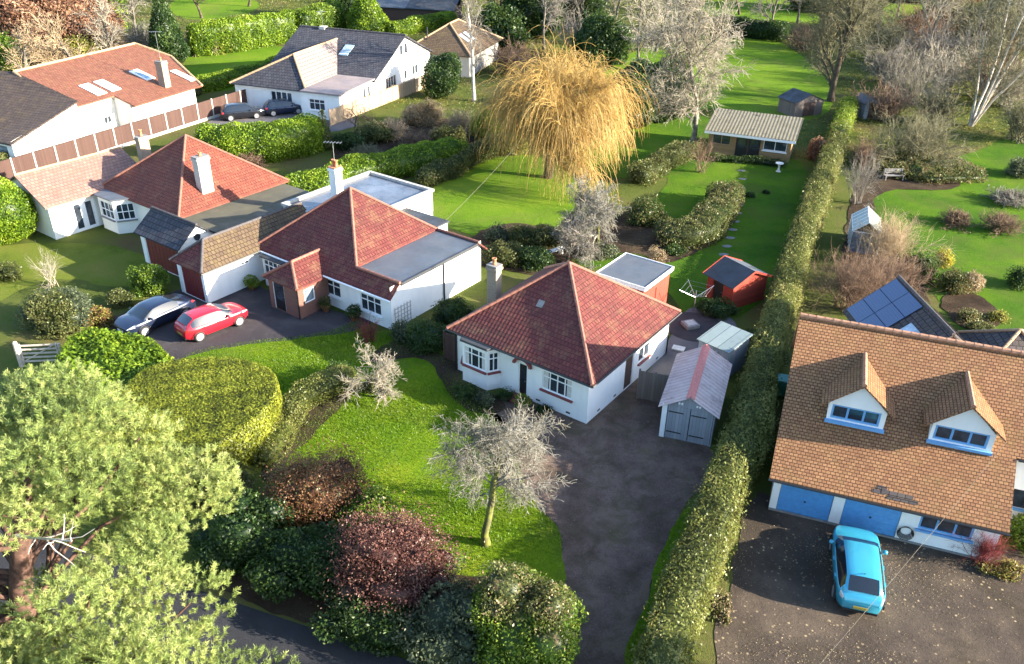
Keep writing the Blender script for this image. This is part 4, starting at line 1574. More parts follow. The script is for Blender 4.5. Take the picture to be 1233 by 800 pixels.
for y in (-0.23, 2.4):
    for a in (-0.28, 3.18):
        mb.mesh([(a, y, E_ - 0.2), (a, y, E_ - 0.05), (1.45, y, R_ + 0.08), (1.45, y, R_ - 0.07), (a, y + 0.03, E_ - 0.2), (a, y + 0.03, E_ - 0.05), (1.45, y + 0.03, R_ + 0.08), (1.45, y + 0.03, R_ - 0.07)],
                [(0, 1, 2, 3), (7, 6, 5, 4), (1, 5, 6, 2), (0, 3, 7, 4), (0, 4, 5, 1), (3, 2, 6, 7)])
mb.build('barge_board', 'red_boards', sh)

# ================================================================== second bungalow (left of the middle one)
OF = (-6.922, 42.357, 0)
F = thing('bungalow', 'white bungalow with red pyramid roof, brick porch and grey flat roof end', 'bungalow', OF, YAW)
lf = lambda x, y, z=0.0: loc2(x, y, z, OF, YAW)
fw1 = (5.2, 7.0, 0.72, 1.72)
fw2 = (8.75, 10.35, 0.66, 1.68)
mb = MB()
wall(mb, (-11.2, 0), X_, 11.2, 0, 2.25, [(5.2, 7.05, 0.72, 1.75), (8.72, 10.38, 0.62, 1.72)])
wall(mb, (0, 0), Y_, 8.3, 0, 2.78)
wall(mb, (0, 8.3), NX, 11.2, 0, 2.25, [(1.0, 2.8, 0.9, 2.0), (6.0, 7.8, 0.1, 2.0)])
wall(mb, (-11.2, 8.3), NY, 8.3, 0, 2.25)
# gable bits of the two little end slopes
mb.poly([(0, 0, 2.25), (0, 0.5, 2.78), (0, 0, 2.26)])
mb.build('wall', 'white_render', F)
window(F, (-11.2, 0), X_, (5.2, 7.05, 0.72, 1.75), 3, 0.66, sill='white_paint', sill_h=0.06)
window(F, (-11.2, 0), X_, (8.72, 10.38, 0.62, 1.72), 3, 0.66, sill='white_paint', sill_h=0.06)
window(F, (0, 8.3), NX, (1.0, 2.8, 0.9, 2.0), 3, 0.66, sill='white_paint')
door(F, (0, 8.3), NX, (6.0, 7.8, 0.1, 2.0), 'white_paint', glass=(0.1, 0.9))
# pyramid with the front and back slopes carried on along the flat roof
hz, fz = 2.2, 2.92
apF = (-7.05, 4.15, 5.85)
sl = (apF[2] - hz) / (apF[1] + 0.35)
yh = -0.35 + (fz - hz) / sl
yb = 8.65 - (fz - hz) / sl
xr = apF[0] + (apF[2] - fz) / ((apF[2] - hz) / 4.85)
v = [(-11.55, -0.35, hz), (0.28, -0.35, hz), (0.28, yh, fz), (xr, yh, fz), apF, (xr, yb, fz), (0.28, yb, fz), (0.28, 8.65, hz), (-11.55, 8.65, hz)]
mb = MB()
mb.shell(v, [(0, 1, 2, 3, 4), (3, 5, 4), (4, 5, 6, 7, 8), (0, 4, 8)], 0.10)
rf = mb.build('roof', 'red_tile', F)
ridge(rf, [(v[0], apF), (v[3], apF), (v[5], apF), (v[8], apF), (v[2], v[3]), (v[5], v[6])], 'red_ridge')
mb = MB()
mb.box(xr + 0.05, 0.22, yh + 0.06, yb - 0.06, fz - 0.18, fz - 0.06)
mb.poly([(-11.5, -0.3, hz - 0.12), (-11.5, 8.6, hz - 0.12), (-0.01, 8.6, hz - 0.12), (-0.01, -0.3, hz - 0.12)])
fr_ = mb.build('flat_roof', 'felt', F)
mb = MB()
mb.box(0.20, 0.30, yh + 0.1, yb - 0.1, fz - 0.22, fz - 0.02)
mb.build('edge_trim', 'black_felt', fr_)
gutter(F, [((-11.6, -0.4, hz - 0.07), (0.3, -0.4, hz - 0.07)), ((-11.6, -0.4, hz - 0.07), (-11.6, 8.7, hz - 0.07))], 'white_paint')
mb = MB()
mb.tube([(0.06, 4.6, 0), (0.06, 4.6, 2.7)], 0.045, 8)
mb.build('downpipe', 'dark_metal', F)
mb = MB()   # trellis on the right wall
for k in range(6):
    mb.obox((0, 0, 0), Y_, 0.25 + k * 0.26, 0.29 + k * 0.26, 0.01, 0.035, 0.1, 1.35)
for k in range(5):
    mb.obox((0, 0, 0), Y_, 0.2, 1.6, 0.036, 0.06, 0.2 + k * 0.26, 0.24 + k * 0.26)
mb.build('trellis', 'stone', F)
chimney(F, -11.0, 6.6, 2.6, 5.7, 0.62, 0.62, 'white_render', 2, pot_h=0.45, cap='terracotta')
aerial(F, -11.0, 6.6, 6.1, 1.3)
# brick porch
px0, px1, py0 = -7.75, -5.15, -2.35
mb = MB()
wall(mb, (px0, py0), X_, px1 - px0, 0, 2.1, [(0.35, 1.35, 0.05, 2.0)])
wall(mb, (px1, py0), Y_, -py0, 0, 2.1, [(0.45, 1.25, 0.85, 1.75)])
wall(mb, (px0, 0), NY, -py0, 0, 2.1)
po = mb.build('porch', 'red_brick', F)
mb = MB()
mb.tube([(px1 - 0.0, py0 - 0.06, 0), (px1 - 0.0, py0 - 0.06, 2.0)], 0.04, 8)
mb.build('downpipe', 'black_plastic', po)
door(F, (px0, py0), X_, (0.35, 1.35, 0.05, 2.0), 'black_plastic', glass=(0.35, 0.9), name='porch_door')
window(F, (px1, py0), Y_, (0.45, 1.25, 0.85, 1.75), 1, 0, sill=None, glass='pale_glass', name='porch_window')
pm = (px0 + px1) / 2
rz = 2.1 + 0.95
yr = -0.35 + (rz - hz) / sl + 0.02
v = [(px0 - 0.2, py0 - 0.2, 2.08), (px1 + 0.2, py0 - 0.2, 2.08), (px1 + 0.2, 0.0, 2.08), (pm, 0.72, rz), (pm, py0 + 0.85, rz), (px0 - 0.2, 0.0, 2.08)]
mb = MB()
mb.shell(v, [(0, 1, 4), (1, 2, 3, 4), (5, 0, 4, 3)], 0.08)
pr = mb.build('porch_roof', 'red_tile', F)
ridge(pr, [(v[0], v[4]), (v[1], v[4]), (v[4], v[3])], 'red_ridge', 0.09)
# bay left of the porch
by = [(-10.55, 0), (-10.35, -0.62), (-8.55, -0.62), (-8.35, 0)]
mb = MB()
for i in range(3):
    a, b = by[i], by[i + 1]
    L = math.hypot(b[0] - a[0], b[1] - a[1])
    dd = ((b[0] - a[0]) / L, (b[1] - a[1]) / L)
    wall(mb, a, dd, L, 0, 1.98, [(0.06, L - 0.06, 0.75, 1.85)])
bw = mb.build('bay', 'white_render', F)
for i in range(3):
    a, b = by[i], by[i + 1]
    L = math.hypot(b[0] - a[0], b[1] - a[1])
    dd = ((b[0] - a[0]) / L, (b[1] - a[1]) / L)
    window(F, a, dd, (0.06, L - 0.06, 0.75, 1.85), 4 if i == 1 else 1, 0.66, sill='white_paint', name='bay_window')
mb = MB()
mb.prism([(-10.7, 0), (-10.45, -0.78), (-8.45, -0.78), (-8.2, 0)], 1.98, 2.08)
mb.build('bay_roof', 'black_felt', F)
# rear flat-roofed wing with a parapet
mb = MB()
for (o_, d_, L, z) in (((-14.2, 8.32), X_, 0.01, 2.9),):
    pass
wall(mb, (-8.0, 8.3), Y_, 4.6, 0, 3.0)
wall(mb, (-8.0, 12.9), NX, 6.2, 0, 3.0)
wall(mb, (-14.2, 12.9), NY, 8.4, 0, 3.0)
wall(mb, (-14.2, 4.5), X_, 2.98, 0, 3.0)
wall(mb, (-4.1, 8.32), Y_, 1.6, 0, 2.5)
wall(mb, (-4.1, 9.92), NX, 3.9, 0, 2.5)
rw = mb.build('rear_wing', 'white_render', F)
mb = MB()
mb.prism([(-14.1, 4.6), (-11.6, 4.6), (-11.6, 8.75), (-8.1, 8.75), (-8.1, 12.8), (-14.1, 12.8)], 2.78, 2.86)
mb.build('wing_roof', 'wet_felt', rw)
mb = MB()
for a in ((-14.3, -14.05, 4.4, 13.0), (-14.05, -8.15, 12.75, 13.0), (-8.15, -7.9, 8.7, 13.0), (-14.05, -11.65, 4.4, 4.65)):
    mb.box(*a, 2.86, 3.05)
mb.build('parapet', 'stone', rw)
mb = MB()
mb.box(-7.88, -4.0, 8.72, 10.0, 2.45, 2.56)
mb.build('low_roof', 'black_felt', rw)

# garage attached on the left (own colour door)
FG = thing('garage', 'white garage with a mossy hipped roof and maroon door behind the parked cars', 'garage', lf(-13.7, -4.45), YAW)
fo = (-13.7, -4.45, 0)
L1 = 8.9
mb = MB(fo)
wall(mb, (-13.7, -4.45), X_, 2.65, 0, 2.3, [(0.32, 2.38, 0.02, 1.95)])
wall(mb, (-11.05, -4.45), Y_, L1, 0, 2.3, [(2.7, 3.3, 1.55, 1.75)])
wall(mb, (-11.05, -4.45 + L1), NX, 2.65, 0, 2.3)
wall(mb, (-13.7, -4.45 + L1), NY, L1, 0, 2.3)
mb.build('wall', 'white_render', FG)
door(FG, (-13.7, -4.45), X_, (0.32, 2.38, 0.02, 1.95), 'maroon_paint', 'white_paint', off=fo, ribs=7, name='garage_door')
window(FG, (-11.05, -4.45), Y_, (2.7, 3.3, 1.55, 1.75), 2, 0, off=fo, sill=None, name='small_window', bar=0.03)
v = [(-13.95, -4.7, 2.2), (-10.85, -4.7, 2.2), (-10.85, 4.6, 2.2), (-13.95, 4.6, 2.2), (-12.4, -3.2, 3.45), (-12.4, 4.6, 3.45)]
mb = MB(fo)
mb.cur = 0
mb.shell(v, [(1, 2, 5, 4), (3, 0, 4, 5)], 0.09)
rf = mb.build('roof', 'mossy_tile', FG)
mb = MB(fo)
mb.shell([(p[0], p[1], p[2] + 0.004) for p in (v[0], v[1], v[4])], [(0, 1, 2)], 0.09)
mb.build('front_hip', 'red_tile', rf)
ridge(rf, [(v[0], v[4]), (v[1], v[4]), (v[4], v[5])], 'dark_ridge', 0.09, off=fo)
gutter(FG, [((-10.8, -4.75, 2.13), (-10.8, 4.5, 2.13))], off=fo)
# ================================================================== third bungalow (far left)
EO = (-28.0, -0.6, 0)
E3 = thing('bungalow', 'white bungalow with bright red pyramid roof, pink-tiled left wing and grey chimney', 'bungalow', lf(-28.0, -0.6), YAW)
mb = MB(EO)
wall(mb, (-27.6, -0.5), X_, 8.9, 0, 2.6, [(1.5, 3.2, 0.9, 2.1)])
wall(mb, (-18.7, -0.5), Y_, 8.7, 0, 2.6)
wall(mb, (-18.7, 8.2), NX, 8.9, 0, 2.6)
wall(mb, (-27.6, 8.2), NY, 8.7, 0, 2.6)
# left wing
wall(mb, (-33.4, -5.0), X_, 6.0, 0, 2.6, [(1.9, 3.5, 0.8, 2.1)], top=None)
mb.poly([(-33.4, -5.0, 2.6), (-27.4, -5.0, 2.6), (-30.4, -5.0, 4.05)])
wall(mb, (-27.4, -5.0), Y_, 4.5, 0, 2.6, [(1.55, 3.25, 0.05, 2.1), (3.9, 4.2, 1.75, 2.15)])
wall(mb, (-27.4, 2.6), NX, 6.0, 0, 2.6)
mb.poly([(-27.4, 2.6, 2.6), (-33.4, 2.6, 2.6), (-30.4, 2.6, 4.05)])
wall(mb, (-33.4, 2.6), NY, 7.6, 0, 2.6)
mb.build('wall', 'cream_render', E3)
window(E3, (-33.4, -5.0), X_, (1.9, 3.5, 0.8, 2.1), 3, 0, off=EO, sill='dark_concrete')
for k in (0, 1):
    door(E3, (-27.4, -5.0), Y_, (1.55 + 0.85 * k, 2.4 + 0.85 * k, 0.05, 2.1), 'white_paint', glass=(0.08, 0.95), off=EO, name='french_door')
window(E3, (-27.4, -5.0), Y_, (3.9, 4.2, 1.75, 2.15), 1, 0, off=EO, sill=None, name='small_window')
window(E3, (-27.6, -0.5), X_, (1.5, 3.2, 0.9, 2.1), 3, 0.66, off=EO, sill='dark_concrete')
# corner bay
cb = [(-27.15, -0.5), (-26.75, -1.75), (-24.9, -1.75), (-24.1, -0.5)]
mb = MB(EO)
for i in range(3):
    a, b = cb[i], cb[i + 1]
    L = math.hypot(b[0] - a[0], b[1] - a[1])
    dd = ((b[0] - a[0]) / L, (b[1] - a[1]) / L)
    wall(mb, a, dd, L, 0, 2.5, [(0.15, L - 0.15, 1.0, 2.2)])
mb.build('bay', 'cream_render', E3)
for i in range(3):
    a, b = cb[i], cb[i + 1]
    L = math.hypot(b[0] - a[0], b[1] - a[1])
    dd = ((b[0] - a[0]) / L, (b[1] - a[1]) / L)
    window(E3, a, dd, (0.15, L - 0.15, 1.0, 2.2), 3, 0.5, off=EO, sill='dark_concrete', name='bay_window')
mb = MB(EO)
mb.prism([(-27.3, -0.5), (-26.85, -1.9), (-24.8, -1.9), (-23.95, -0.5)], 2.5, 2.6)
mb.build('bay_roof', 'felt', E3)
apE = (-23.2, 3.8, 6.2)
v = [(-28.0, -0.9, 2.55), (-18.4, -0.9, 2.55), (-18.4, 8.6, 2.55), (-28.0, 8.6, 2.55), apE]
mb = MB(EO)
mb.shell(v, [(0, 1, 4), (1, 2, 4), (2, 3, 4), (3, 0, 4)], 0.1)
rf = mb.build('roof', 'bright_red_tile', E3)
ridge(rf, [(v[i], apE) for i in range(4)], 'red_ridge', off=EO)
v = [(-33.7, -5.3, 2.5), (-30.4, -5.3, 4.12), (-27.1, -5.3, 2.5), (-27.1, 2.8, 2.5), (-30.4, 2.8, 4.12), (-33.7, 2.8, 2.5)]
mb = MB(EO)
mb.shell(v, [(1, 2, 3, 4), (5, 0, 1, 4)][:1] + [(0, 1, 4, 5)], 0.09)
wf = mb.build('wing_roof', 'pink_tile', E3)
ridge(wf, [(v[1], v[4])], 'brown_ridge', off=EO)
chimney(E3, -19.6, 2.3, 2.7, 5.75, 0.62, 0.95, 'grey_render', 1, EO, 0.25)
chimney(E3, -28.0, 3.2, 2.7, 5.3, 0.55, 0.8, 'stock_brick', 1, EO, 0.5)
mb = MB(EO)   # roof light by the valley
mb.shell([(-26.6, 3.6, 3.55), (-26.6, 4.6, 3.55), (-26.0, 4.6, 4.02), (-26.0, 3.6, 4.02)], [(3, 2, 1, 0)], 0.06)
mb.build('roof_light', 'pale_glass', rf)
# flat mossy link roof on the right
mb = MB(EO)
wall(mb, (-18.7, -0.6), X_, 4.1, 0, 2.35)
wall(mb, (-14.6, -0.6), Y_, 8.6, 0, 2.35)
wall(mb, (-14.6, 8.0), NX, 4.1, 0, 2.35)
lk = mb.build('link', 'cream_render', E3)
mb = MB(EO)
mb.box(-18.38, -14.45, -0.7, 8.1, 2.36, 2.48)
mb.build('flat_roof', 'brown_felt', lk)

# its slate-roofed garage
go = (-19.3, -3.3, 0)
EG = thing('garage', 'small garage with blue-grey slate roof, white gable and a round window', 'garage', lf(-19.3, -3.3), YAW)
mb = MB(go)
wall(mb, (-19.3, -3.3), X_, 4.4, 0, 2.3, [(0.45, 4.1, 0.02, 2.0)])
wall(mb, (-14.9, -3.3), Y_, 2.65, 0, 2.3)
mb.poly([(-14.9, -3.3, 2.3), (-14.9, -0.65, 2.3), (-14.9, -1.98, 3.3)])
wall(mb, (-19.3, -0.65), NY, 2.65, 0, 2.3)
mb.poly([(-19.3, -0.65, 2.3), (-19.3, -3.3, 2.3), (-19.3, -1.98, 3.3)])
mb.build('wall', 'cream_render', EG)
door(EG, (-19.3, -3.3), X_, (0.45, 4.1, 0.02, 2.0), 'dark_red_paint', 'white_paint', off=go, ribs=9, name='garage_door')
mb = MB(go)
mb.lathe((-14.9, -1.98, 2.55), [(0.0, 0.02), (0.17, 0.02), (0.24, 0.03), (0.24, -0.02)], 20, 'x')
mb.build('round_window', 'glass', EG)
v = [(-19.5, -3.6, 2.2), (-14.72, -3.6, 2.2), (-14.72, -1.98, 3.42), (-19.5, -1.98, 3.42), (-14.72, -0.4, 2.2), (-19.5, -0.4, 2.2)]
mb = MB(go)
mb.shell(v, [(0, 1, 2, 3), (3, 2, 4, 5)], 0.08)
rf = mb.build('roof', 'slate_tile', EG)
ridge(rf, [(v[3], v[2])], 'dark_ridge', 0.08, off=go)

# ================================================================== house with blue garage doors (right)
YH = -0.344
OH = (11.103, 27.606, 0)
lh = lambda x, y, z=0.0: loc2(x, y, z, OH, YH)
H = thing('house', 'white house with orange clay-tiled roof, two gabled dormers and blue garage doors', 'house', OH, YH)
S_ = 0.84
zr = lambda y: 1.88 + S_ * (y + 0.3)
LX = 14.5
mb = MB()
g1, g2, gw = (0.30, 2.42, 0.02, 1.62), (2.86, 5.02, 0.02, 1.62), (5.72, 7.68, 0.86, 1.62)
wall(mb, (0, 0), X_, 8.58, 0, 2.06, [g1, g2, gw])
wall(mb, (8.58, 0), Y_, 2.3, 0, 2.06)
mb.poly([(8.58, 0, 2.06), (8.58, 2.3, 2.06), (8.58, 2.3, zr(2.3) - 0.1), (8.58, 0, zr(0) - 0.1)])
wall(mb, (8.58, 2.3), X_, LX - 8.58, 0, 4.0, [(0.55, 1.75, 1.25, 2.15), (3.2, 5.0, 1.1, 2.3)])
wall(mb, (LX, 2.3), Y_, 6.2, 0, 4.0)
wall(mb, (LX, 10.8), NX, LX, 0, 2.06)
wall(mb, (0, 10.8), NY, 10.8, 0, 2.06)
mb.poly([(0, 10.8, 2.06), (0, 0, 2.06), (0, 0, zr(0) - 0.1), (0, 5.4, zr(5.4) - 0.1), (0, 10.8, zr(0) - 0.1)])
mb.build('wall', 'white_render', H)
for g_ in (g1, g2):
    u0, u1, z0, z1 = g_
    mb = MB()
    mb.obox((0, 0, 0), X_, u0 + 0.02, u1 - 0.02, -0.10, -0.05, z0, z1 - 0.02)
    for k in range(5):
        zz = z0 + 0.04 + k * 0.31
        mb.obox((0, 0, 0), X_, u0 + 0.05, u1 - 0.05, -0.05, -0.042, zz, zz + 0.27)
    d_ = mb.build('garage_door', 'blue_paint', H)
    mb = MB()
    mb.obox((0, 0, 0), X_, (u0 + u1) / 2 - 0.04, (u0 + u1) / 2 + 0.04, -0.042, -0.01, 0.78, 0.84)
    mb.build('handle', 'dark_metal', d_)
window(H, (0, 0), X_, gw, 3, 0, 'blue_frame', sill='blue_frame', bar=0.08)
window(H, (8.58, 2.3), X_, (0.55, 1.75, 1.25, 2.15), 2, 0, 'dark_metal', sill='blue_frame', bar=0.05)
window(H, (8.58, 2.3), X_, (3.2, 5.0, 1.1, 2.3), 3, 0, 'blue_frame', sill='blue_frame', bar=0.07)
# main roof with a step in the eaves
v = [(-0.22, -0.3, zr(-0.3)), (8.75, -0.3, zr(-0.3)), (8.75, 2.0, zr(2.0)), (LX + 0.3, 2.0, zr(2.0)), (LX + 0.3, 5.4, zr(5.4)), (-0.22, 5.4, zr(5.4)), (LX + 0.3, 11.1, zr(-0.3)), (-0.22, 11.1, zr(-0.3))]
mb = MB()
mb.shell(v, [(0, 1, 2, 5), (2, 3, 4, 5), (5, 4, 6, 7)], 0.1)
rf = mb.build('roof', 'clay_tile', H)
ridge(rf, [(v[5], v[4])], 'clay_ridge', 0.11, 0.35)
mb = MB()    # dark slipped tiles near the eaves
for i, (u, y, L) in enumerate([(3.72, -0.02, 0.5), (4.05, 0.02, 1.2), (4.3, -0.12, 1.15), (3.9, 0.12, 0.35)]):
    mb.mesh([(u, y, zr(y) + 0.012 + i * 0.004), (u + L, y, zr(y) + 0.012 + i * 0.004), (u + L, y + 0.12, zr(y + 0.12) + 0.006 + i * 0.004), (u, y + 0.12, zr(y + 0.12) + 0.006 + i * 0.004)], [(0, 1, 2, 3)])
mb.build('slipped_tiles', 'grey_tile', rf)
gutter(H, [((-0.25, -0.36, zr(-0.3) - 0.06), (8.78, -0.36, zr(-0.3) - 0.06)), ((8.82, 1.94, zr(2.0) - 0.06), (LX + 0.3, 1.94, zr(2.0) - 0.06))])
mb = MB()
mb.obox((0, 0, 0), X_, 0.0, 8.58, 0.003, 0.035, 0.0, 0.12)
mb.build('plinth', 'dark_concrete', H)


def dormer(x0, x1, yf, apx):
    """gabled dormer: front wall between x0 and x1 at y = yf"""
    zb = zr(yf) - 0.05
    ze, za = 4.62, 5.84
    xm = apx
    mb = MB()
    oo, L = (x0, yf), x1 - x0
    wq = (0.13, L - 0.20, 3.92, 4.60)
    wall(mb, oo, X_, L, zb, 4.66, [wq], 0.09)
    mb.poly([(x0, yf, 4.66), (x1, yf, 4.66), (x1 - 0.05, yf, 4.7), (xm, yf, za - 0.1), (x0 + 0.05, yf, 4.7)])
    for x, s in ((x0, -1), (x1, 1)):
        yb_ = (4.66 - 1.88) / S_ - 0.3
        pts = [(x, yf, zb), (x, yf, 4.66), (x, yb_, 4.66)]
        mb.poly(pts if s < 0 else pts[::-1])
    d_ = mb.build('dormer', 'white_render', H)
    window(d_, oo, X_, wq, 3, 0, 'blue_frame', sill=None, bar=0.085, name='window')
    mb = MB()
    mb.obox((*oo, 0), X_, -0.05, L + 0.05, 0.003, 0.14, 3.74, 3.86)
    mb.build('sill', 'blue_frame', d_)
    ov = 0.32
    ye = (ze - 1.88) / S_ - 0.3
    yr = (za - 1.88) / S_ - 0.3
    fy = yf - 0.22
    s_ = (za - ze) / (xm - (x0 - ov))
    v = [(x0 - ov, fy, ze), (xm, fy, za), (x1 + ov, fy, ze), (x1 + ov, ye + 0.02, ze), (xm, yr + 0.03, za), (x0 - ov, ye + 0.02, ze)]
    mb = MB()
    mb.shell(v, [(1, 2, 3, 4)], 0.08)
    mb.shell(v, [(0, 1, 4, 5)], 0.08)
    r_ = mb.build('dormer_roof', 'clay_tile', d_)
    mb = MB()
    P = np.array
    n = 7
    for i in range(n):
        a = P(v[1]) + (P(v[4]) - P(v[1])) * i / n
        b = P(v[1]) + (P(v[4]) - P(v[1])) * (i + 1.05) / n
        mb.tube([a + [0, 0, 0.02], b + [0, 0, 0.02]], [0.1, 0.09], 8)
    mb.build('dormer_ridge', 'clay_ridge', d_)
    return d_


dormer(1.55, 3.78, 2.0, 2.66)
dormer(5.50, 7.80, 2.0, 6.64)
# hose on the wall
hs = MB()
ho = (5.34, -0.09, 0.62)
for k in range(5):
    r = 0.21 + 0.025 * k
    hs.tube([(ho[0] + r * math.cos(a), -0.06 - 0.018 * k, ho[2] + r * 1.05 * math.sin(a) - 0.02 * k) for a in np.linspace(0, 2 * math.pi, 25)], 0.016, 6)
hs.off = (5.34, 0, 0)
o = hs.build('hose', 'black_cable')
o.location = lh(5.34, 0)
o.rotation_euler = (0, 0, YH)
tag(o, 'coil of black hose hanging on the white wall beside the blue garage doors', 'hose')

# rear wing with solar panels
so = lh(2.9, 10.0)
SB = thing('solar_roofed_building', 'dark tiled gable building carrying solar panels behind the orange-roofed house', 'building', (21.2, 35.4, 0), rad(2))
hw, hl, he_, hr_ = 2.35, 5.9, 2.55, 4.45
mb = MB()
wall(mb, (-hw, 0), X_, 2 * hw, 0, he_)
mb.poly([(-hw, 0, he_), (hw, 0, he_), (0, 0, hr_ - 0.08)])
wall(mb, (hw, 0), Y_, hl, 0, he_)
wall(mb, (hw, hl), NX, 2 * hw, 0, he_)
mb.poly([(hw, hl, he_), (-hw, hl, he_), (0, hl, hr_ - 0.08)])
wall(mb, (-hw, hl), NY, hl, 0, he_)
mb.build('wall', 'stock_brick', SB)
v = [(-hw - 0.25, -0.2, he_ - 0.2), (0, -0.2, hr_), (hw + 0.25, -0.2, he_ - 0.2), (hw + 0.25, hl + 0.2, he_ - 0.2), (0, hl + 0.2, hr_), (-hw - 0.25, hl + 0.2, he_ - 0.2)]
mb = MB()
mb.shell(v, [(0, 1, 4, 5), (1, 2, 3, 4)], 0.1)
rf = mb.build('roof', 'grey_tile', SB)
ridge(rf, [(v[1], v[4])], 'dark_ridge', 0.1)
sk = (hr_ - he_ + 0.2) / (hw + 0.25)


def slope_panel(parent, s, a0, a1, y0, y1, mat, name, frame='grey_metal'):
    """panel on the wing's slope: a = distance out from the ridge line in plan"""
    P = lambda a, y, dz: (s * a, y, hr_ - sk * a + dz)
    v = [P(a0, y0, 0.10), P(a1, y0, 0.10), P(a1, y1, 0.10), P(a0, y1, 0.10)]
    f = [(3, 2, 1, 0)] if s < 0 else [(0, 1, 2, 3)]
    mb = MB()
    mb.shell(v, [f[0]], 0.05)
    o = mb.build(name, mat, parent)
    return o


for i in range(2):
    for j in range(3):
        slope_panel(SB, -1, 0.18 + 0.78 * j, 0.93 + 0.78 * j, 2.75 + i * 1.62, 4.33 + i * 1.62, 'solar_cell', 'solar_panel')
for i in range(2):
    slope_panel(SB, 1, 0.2, 2.3, 1.9 + i * 2.1, 3.95 + i * 2.1, 'black_solar_cell', 'dark_solar_panel')
slope_panel(SB, -1, 0.9, 1.45, 0.6, 2.1, 'sky_glass', 'roof_light')

# small hipped roof at the right edge behind the house
o5 = (25.6, 37.1, 0)
SE = thing('outbuilding', 'small hipped dark-tiled outbuilding at the right edge behind the orange-roofed house', 'outbuilding', o5, rad(-8))
mb = MB()
wall(mb, (-1.8, -1.8), X_, 3.6, 0, 2.3)
wall(mb, (1.8, -1.8), Y_, 3.6, 0, 2.3)
wall(mb, (1.8, 1.8), NX, 3.6, 0, 2.3)
wall(mb, (-1.8, 1.8), NY, 3.6, 0, 2.3)
mb.build('wall', 'stock_brick', SE)
v = [(-2, -2, 2.25), (2, -2, 2.25), (2, 2, 2.25), (-2, 2, 2.25), (0, 0, 3.7)]
mb = MB()
mb.shell(v, [(0, 1, 4), (1, 2, 4), (2, 3, 4), (3, 0, 4)], 0.08)
rf = mb.build('roof', 'grey_tile', SE)
ridge(rf, [(v[i], v[4]) for i in range(4)], 'brown_ridge', 0.09)

# ================================================================== cabin with corrugated roof at the end of the back lawn
c0, c1 = np.array(at(851, 184)[:2]), np.array(at(949, 197)[:2])
ya = math.atan2(c1[1] - c0[1], c1[0] - c0[0])
Lc = float(np.linalg.norm(c1 - c0))
CB = thing('garden_cabin', 'garden cabin with pale corrugated roof and dark double doors at the end of the lawn', 'cabin', (*c0, 0), ya)
mb = MB()
wall(mb, (0, 0), X_, Lc, 0, 2.25, [(0.35, 2.0, 0.95, 2.0), (2.5, 4.7, 0.05, 2.05), (4.95, 7.0 if Lc > 7.1 else Lc - 0.1, 0.95, 2.0)])
wall(mb, (Lc, 0), Y_, 4.6, 0, 2.25)
mb.poly([(Lc, 0, 2.25), (Lc, 4.6, 2.25), (Lc, 4.6, 2.9)])
wall(mb, (Lc, 4.6), NX, Lc, 0, 2.9)
wall(mb, (0, 4.6), NY, 4.6, 0, 2.25)
mb.poly([(0, 4.6, 2.25), (0, 0, 2.25), (0, 4.6, 2.9)])
mb.build('wall', 'timber_cladding', CB)
window(CB, (0, 0), X_, (0.35, 2.0, 0.95, 2.0), 2, 0, 'bare_wood', sill=None)
window(CB, (0, 0), X_, (4.95, min(7.0, Lc - 0.1), 0.95, 2.0), 2, 0, 'white_paint', sill='white_paint')
for k in (0, 1):
    door(CB, (0, 0), X_, (2.5 + 1.1 * k, 3.6 + 1.1 * k, 0.05, 2.05), 'black_plastic', 'dark_wood', glass=(0.4, 0.95), name='door')
r1 = corrugated(CB, -0.7, 4.8, -0.4, Lc + 0.4, 2.28, 2.98, 'pale_corrugated', 0.3, 0.010, 'roof', 'y')
mb = MB()
mb.obox((0, 0, 0), X_, -0.35, Lc + 0.35, 0.62, 0.66, 2.0, 2.24)
mb.build('fascia', 'white_paint', r1)

# greenhouse
gp = at(1009, 300)
GH = thing('greenhouse', 'small pale greenhouse with a ridged glass roof beside the long hedge', 'greenhouse', (23.6, 54.6, 0), rad(-18))
mb = MB()
gw_, gl_ = 1.9, 3.3
fs = []
for (a, b) in (((0, 0), (gw_, 0)), ((gw_, 0), (gw_, gl_)), ((gw_, gl_), (0, gl_)), ((0, gl_), (0, 0))):
    n = 4 if abs(a[1] - b[1]) > 1 else 3
    for k in range(n + 1):
        x, y = a[0] + (b[0] - a[0]) * k / n, a[1] + (b[1] - a[1]) * k / n
        mb.tube([(x, y, 0), (x, y, 1.6)], 0.03, 6)
    mb.tube([(*a, 1.6), (*b, 1.6)], 0.03, 6)
for y in np.linspace(0, gl_, 6):
    mb.tube([(0, y, 1.6), (gw_ / 2, y, 2.35), (gw_, y, 1.6)], 0.028, 6)
mb.tube([(gw_ / 2, 0, 2.36), (gw_ / 2, gl_, 2.36)], 0.04, 6)
mb.build('frame', 'white_paint', GH)
mb = MB()
mb.box(0.02, gw_ - 0.02, 0.02, gl_ - 0.02, 0.0, 1.58)
mb.build('glazing', 'pale_glass', GH)
mb = MB()
mb.shell([(-0.03, -0.03, 1.60), (gw_ / 2, -0.03, 2.37), (gw_ + 0.03, -0.03, 1.60), (gw_ + 0.03, gl_ + 0.03, 1.60), (gw_ / 2, gl_ + 0.03, 2.37), (-0.03, gl_ + 0.03, 1.60)], [(0, 1, 4, 5), (1, 2, 3, 4)], 0.02)
mb.build('roof', 'greenhouse_roof', GH)

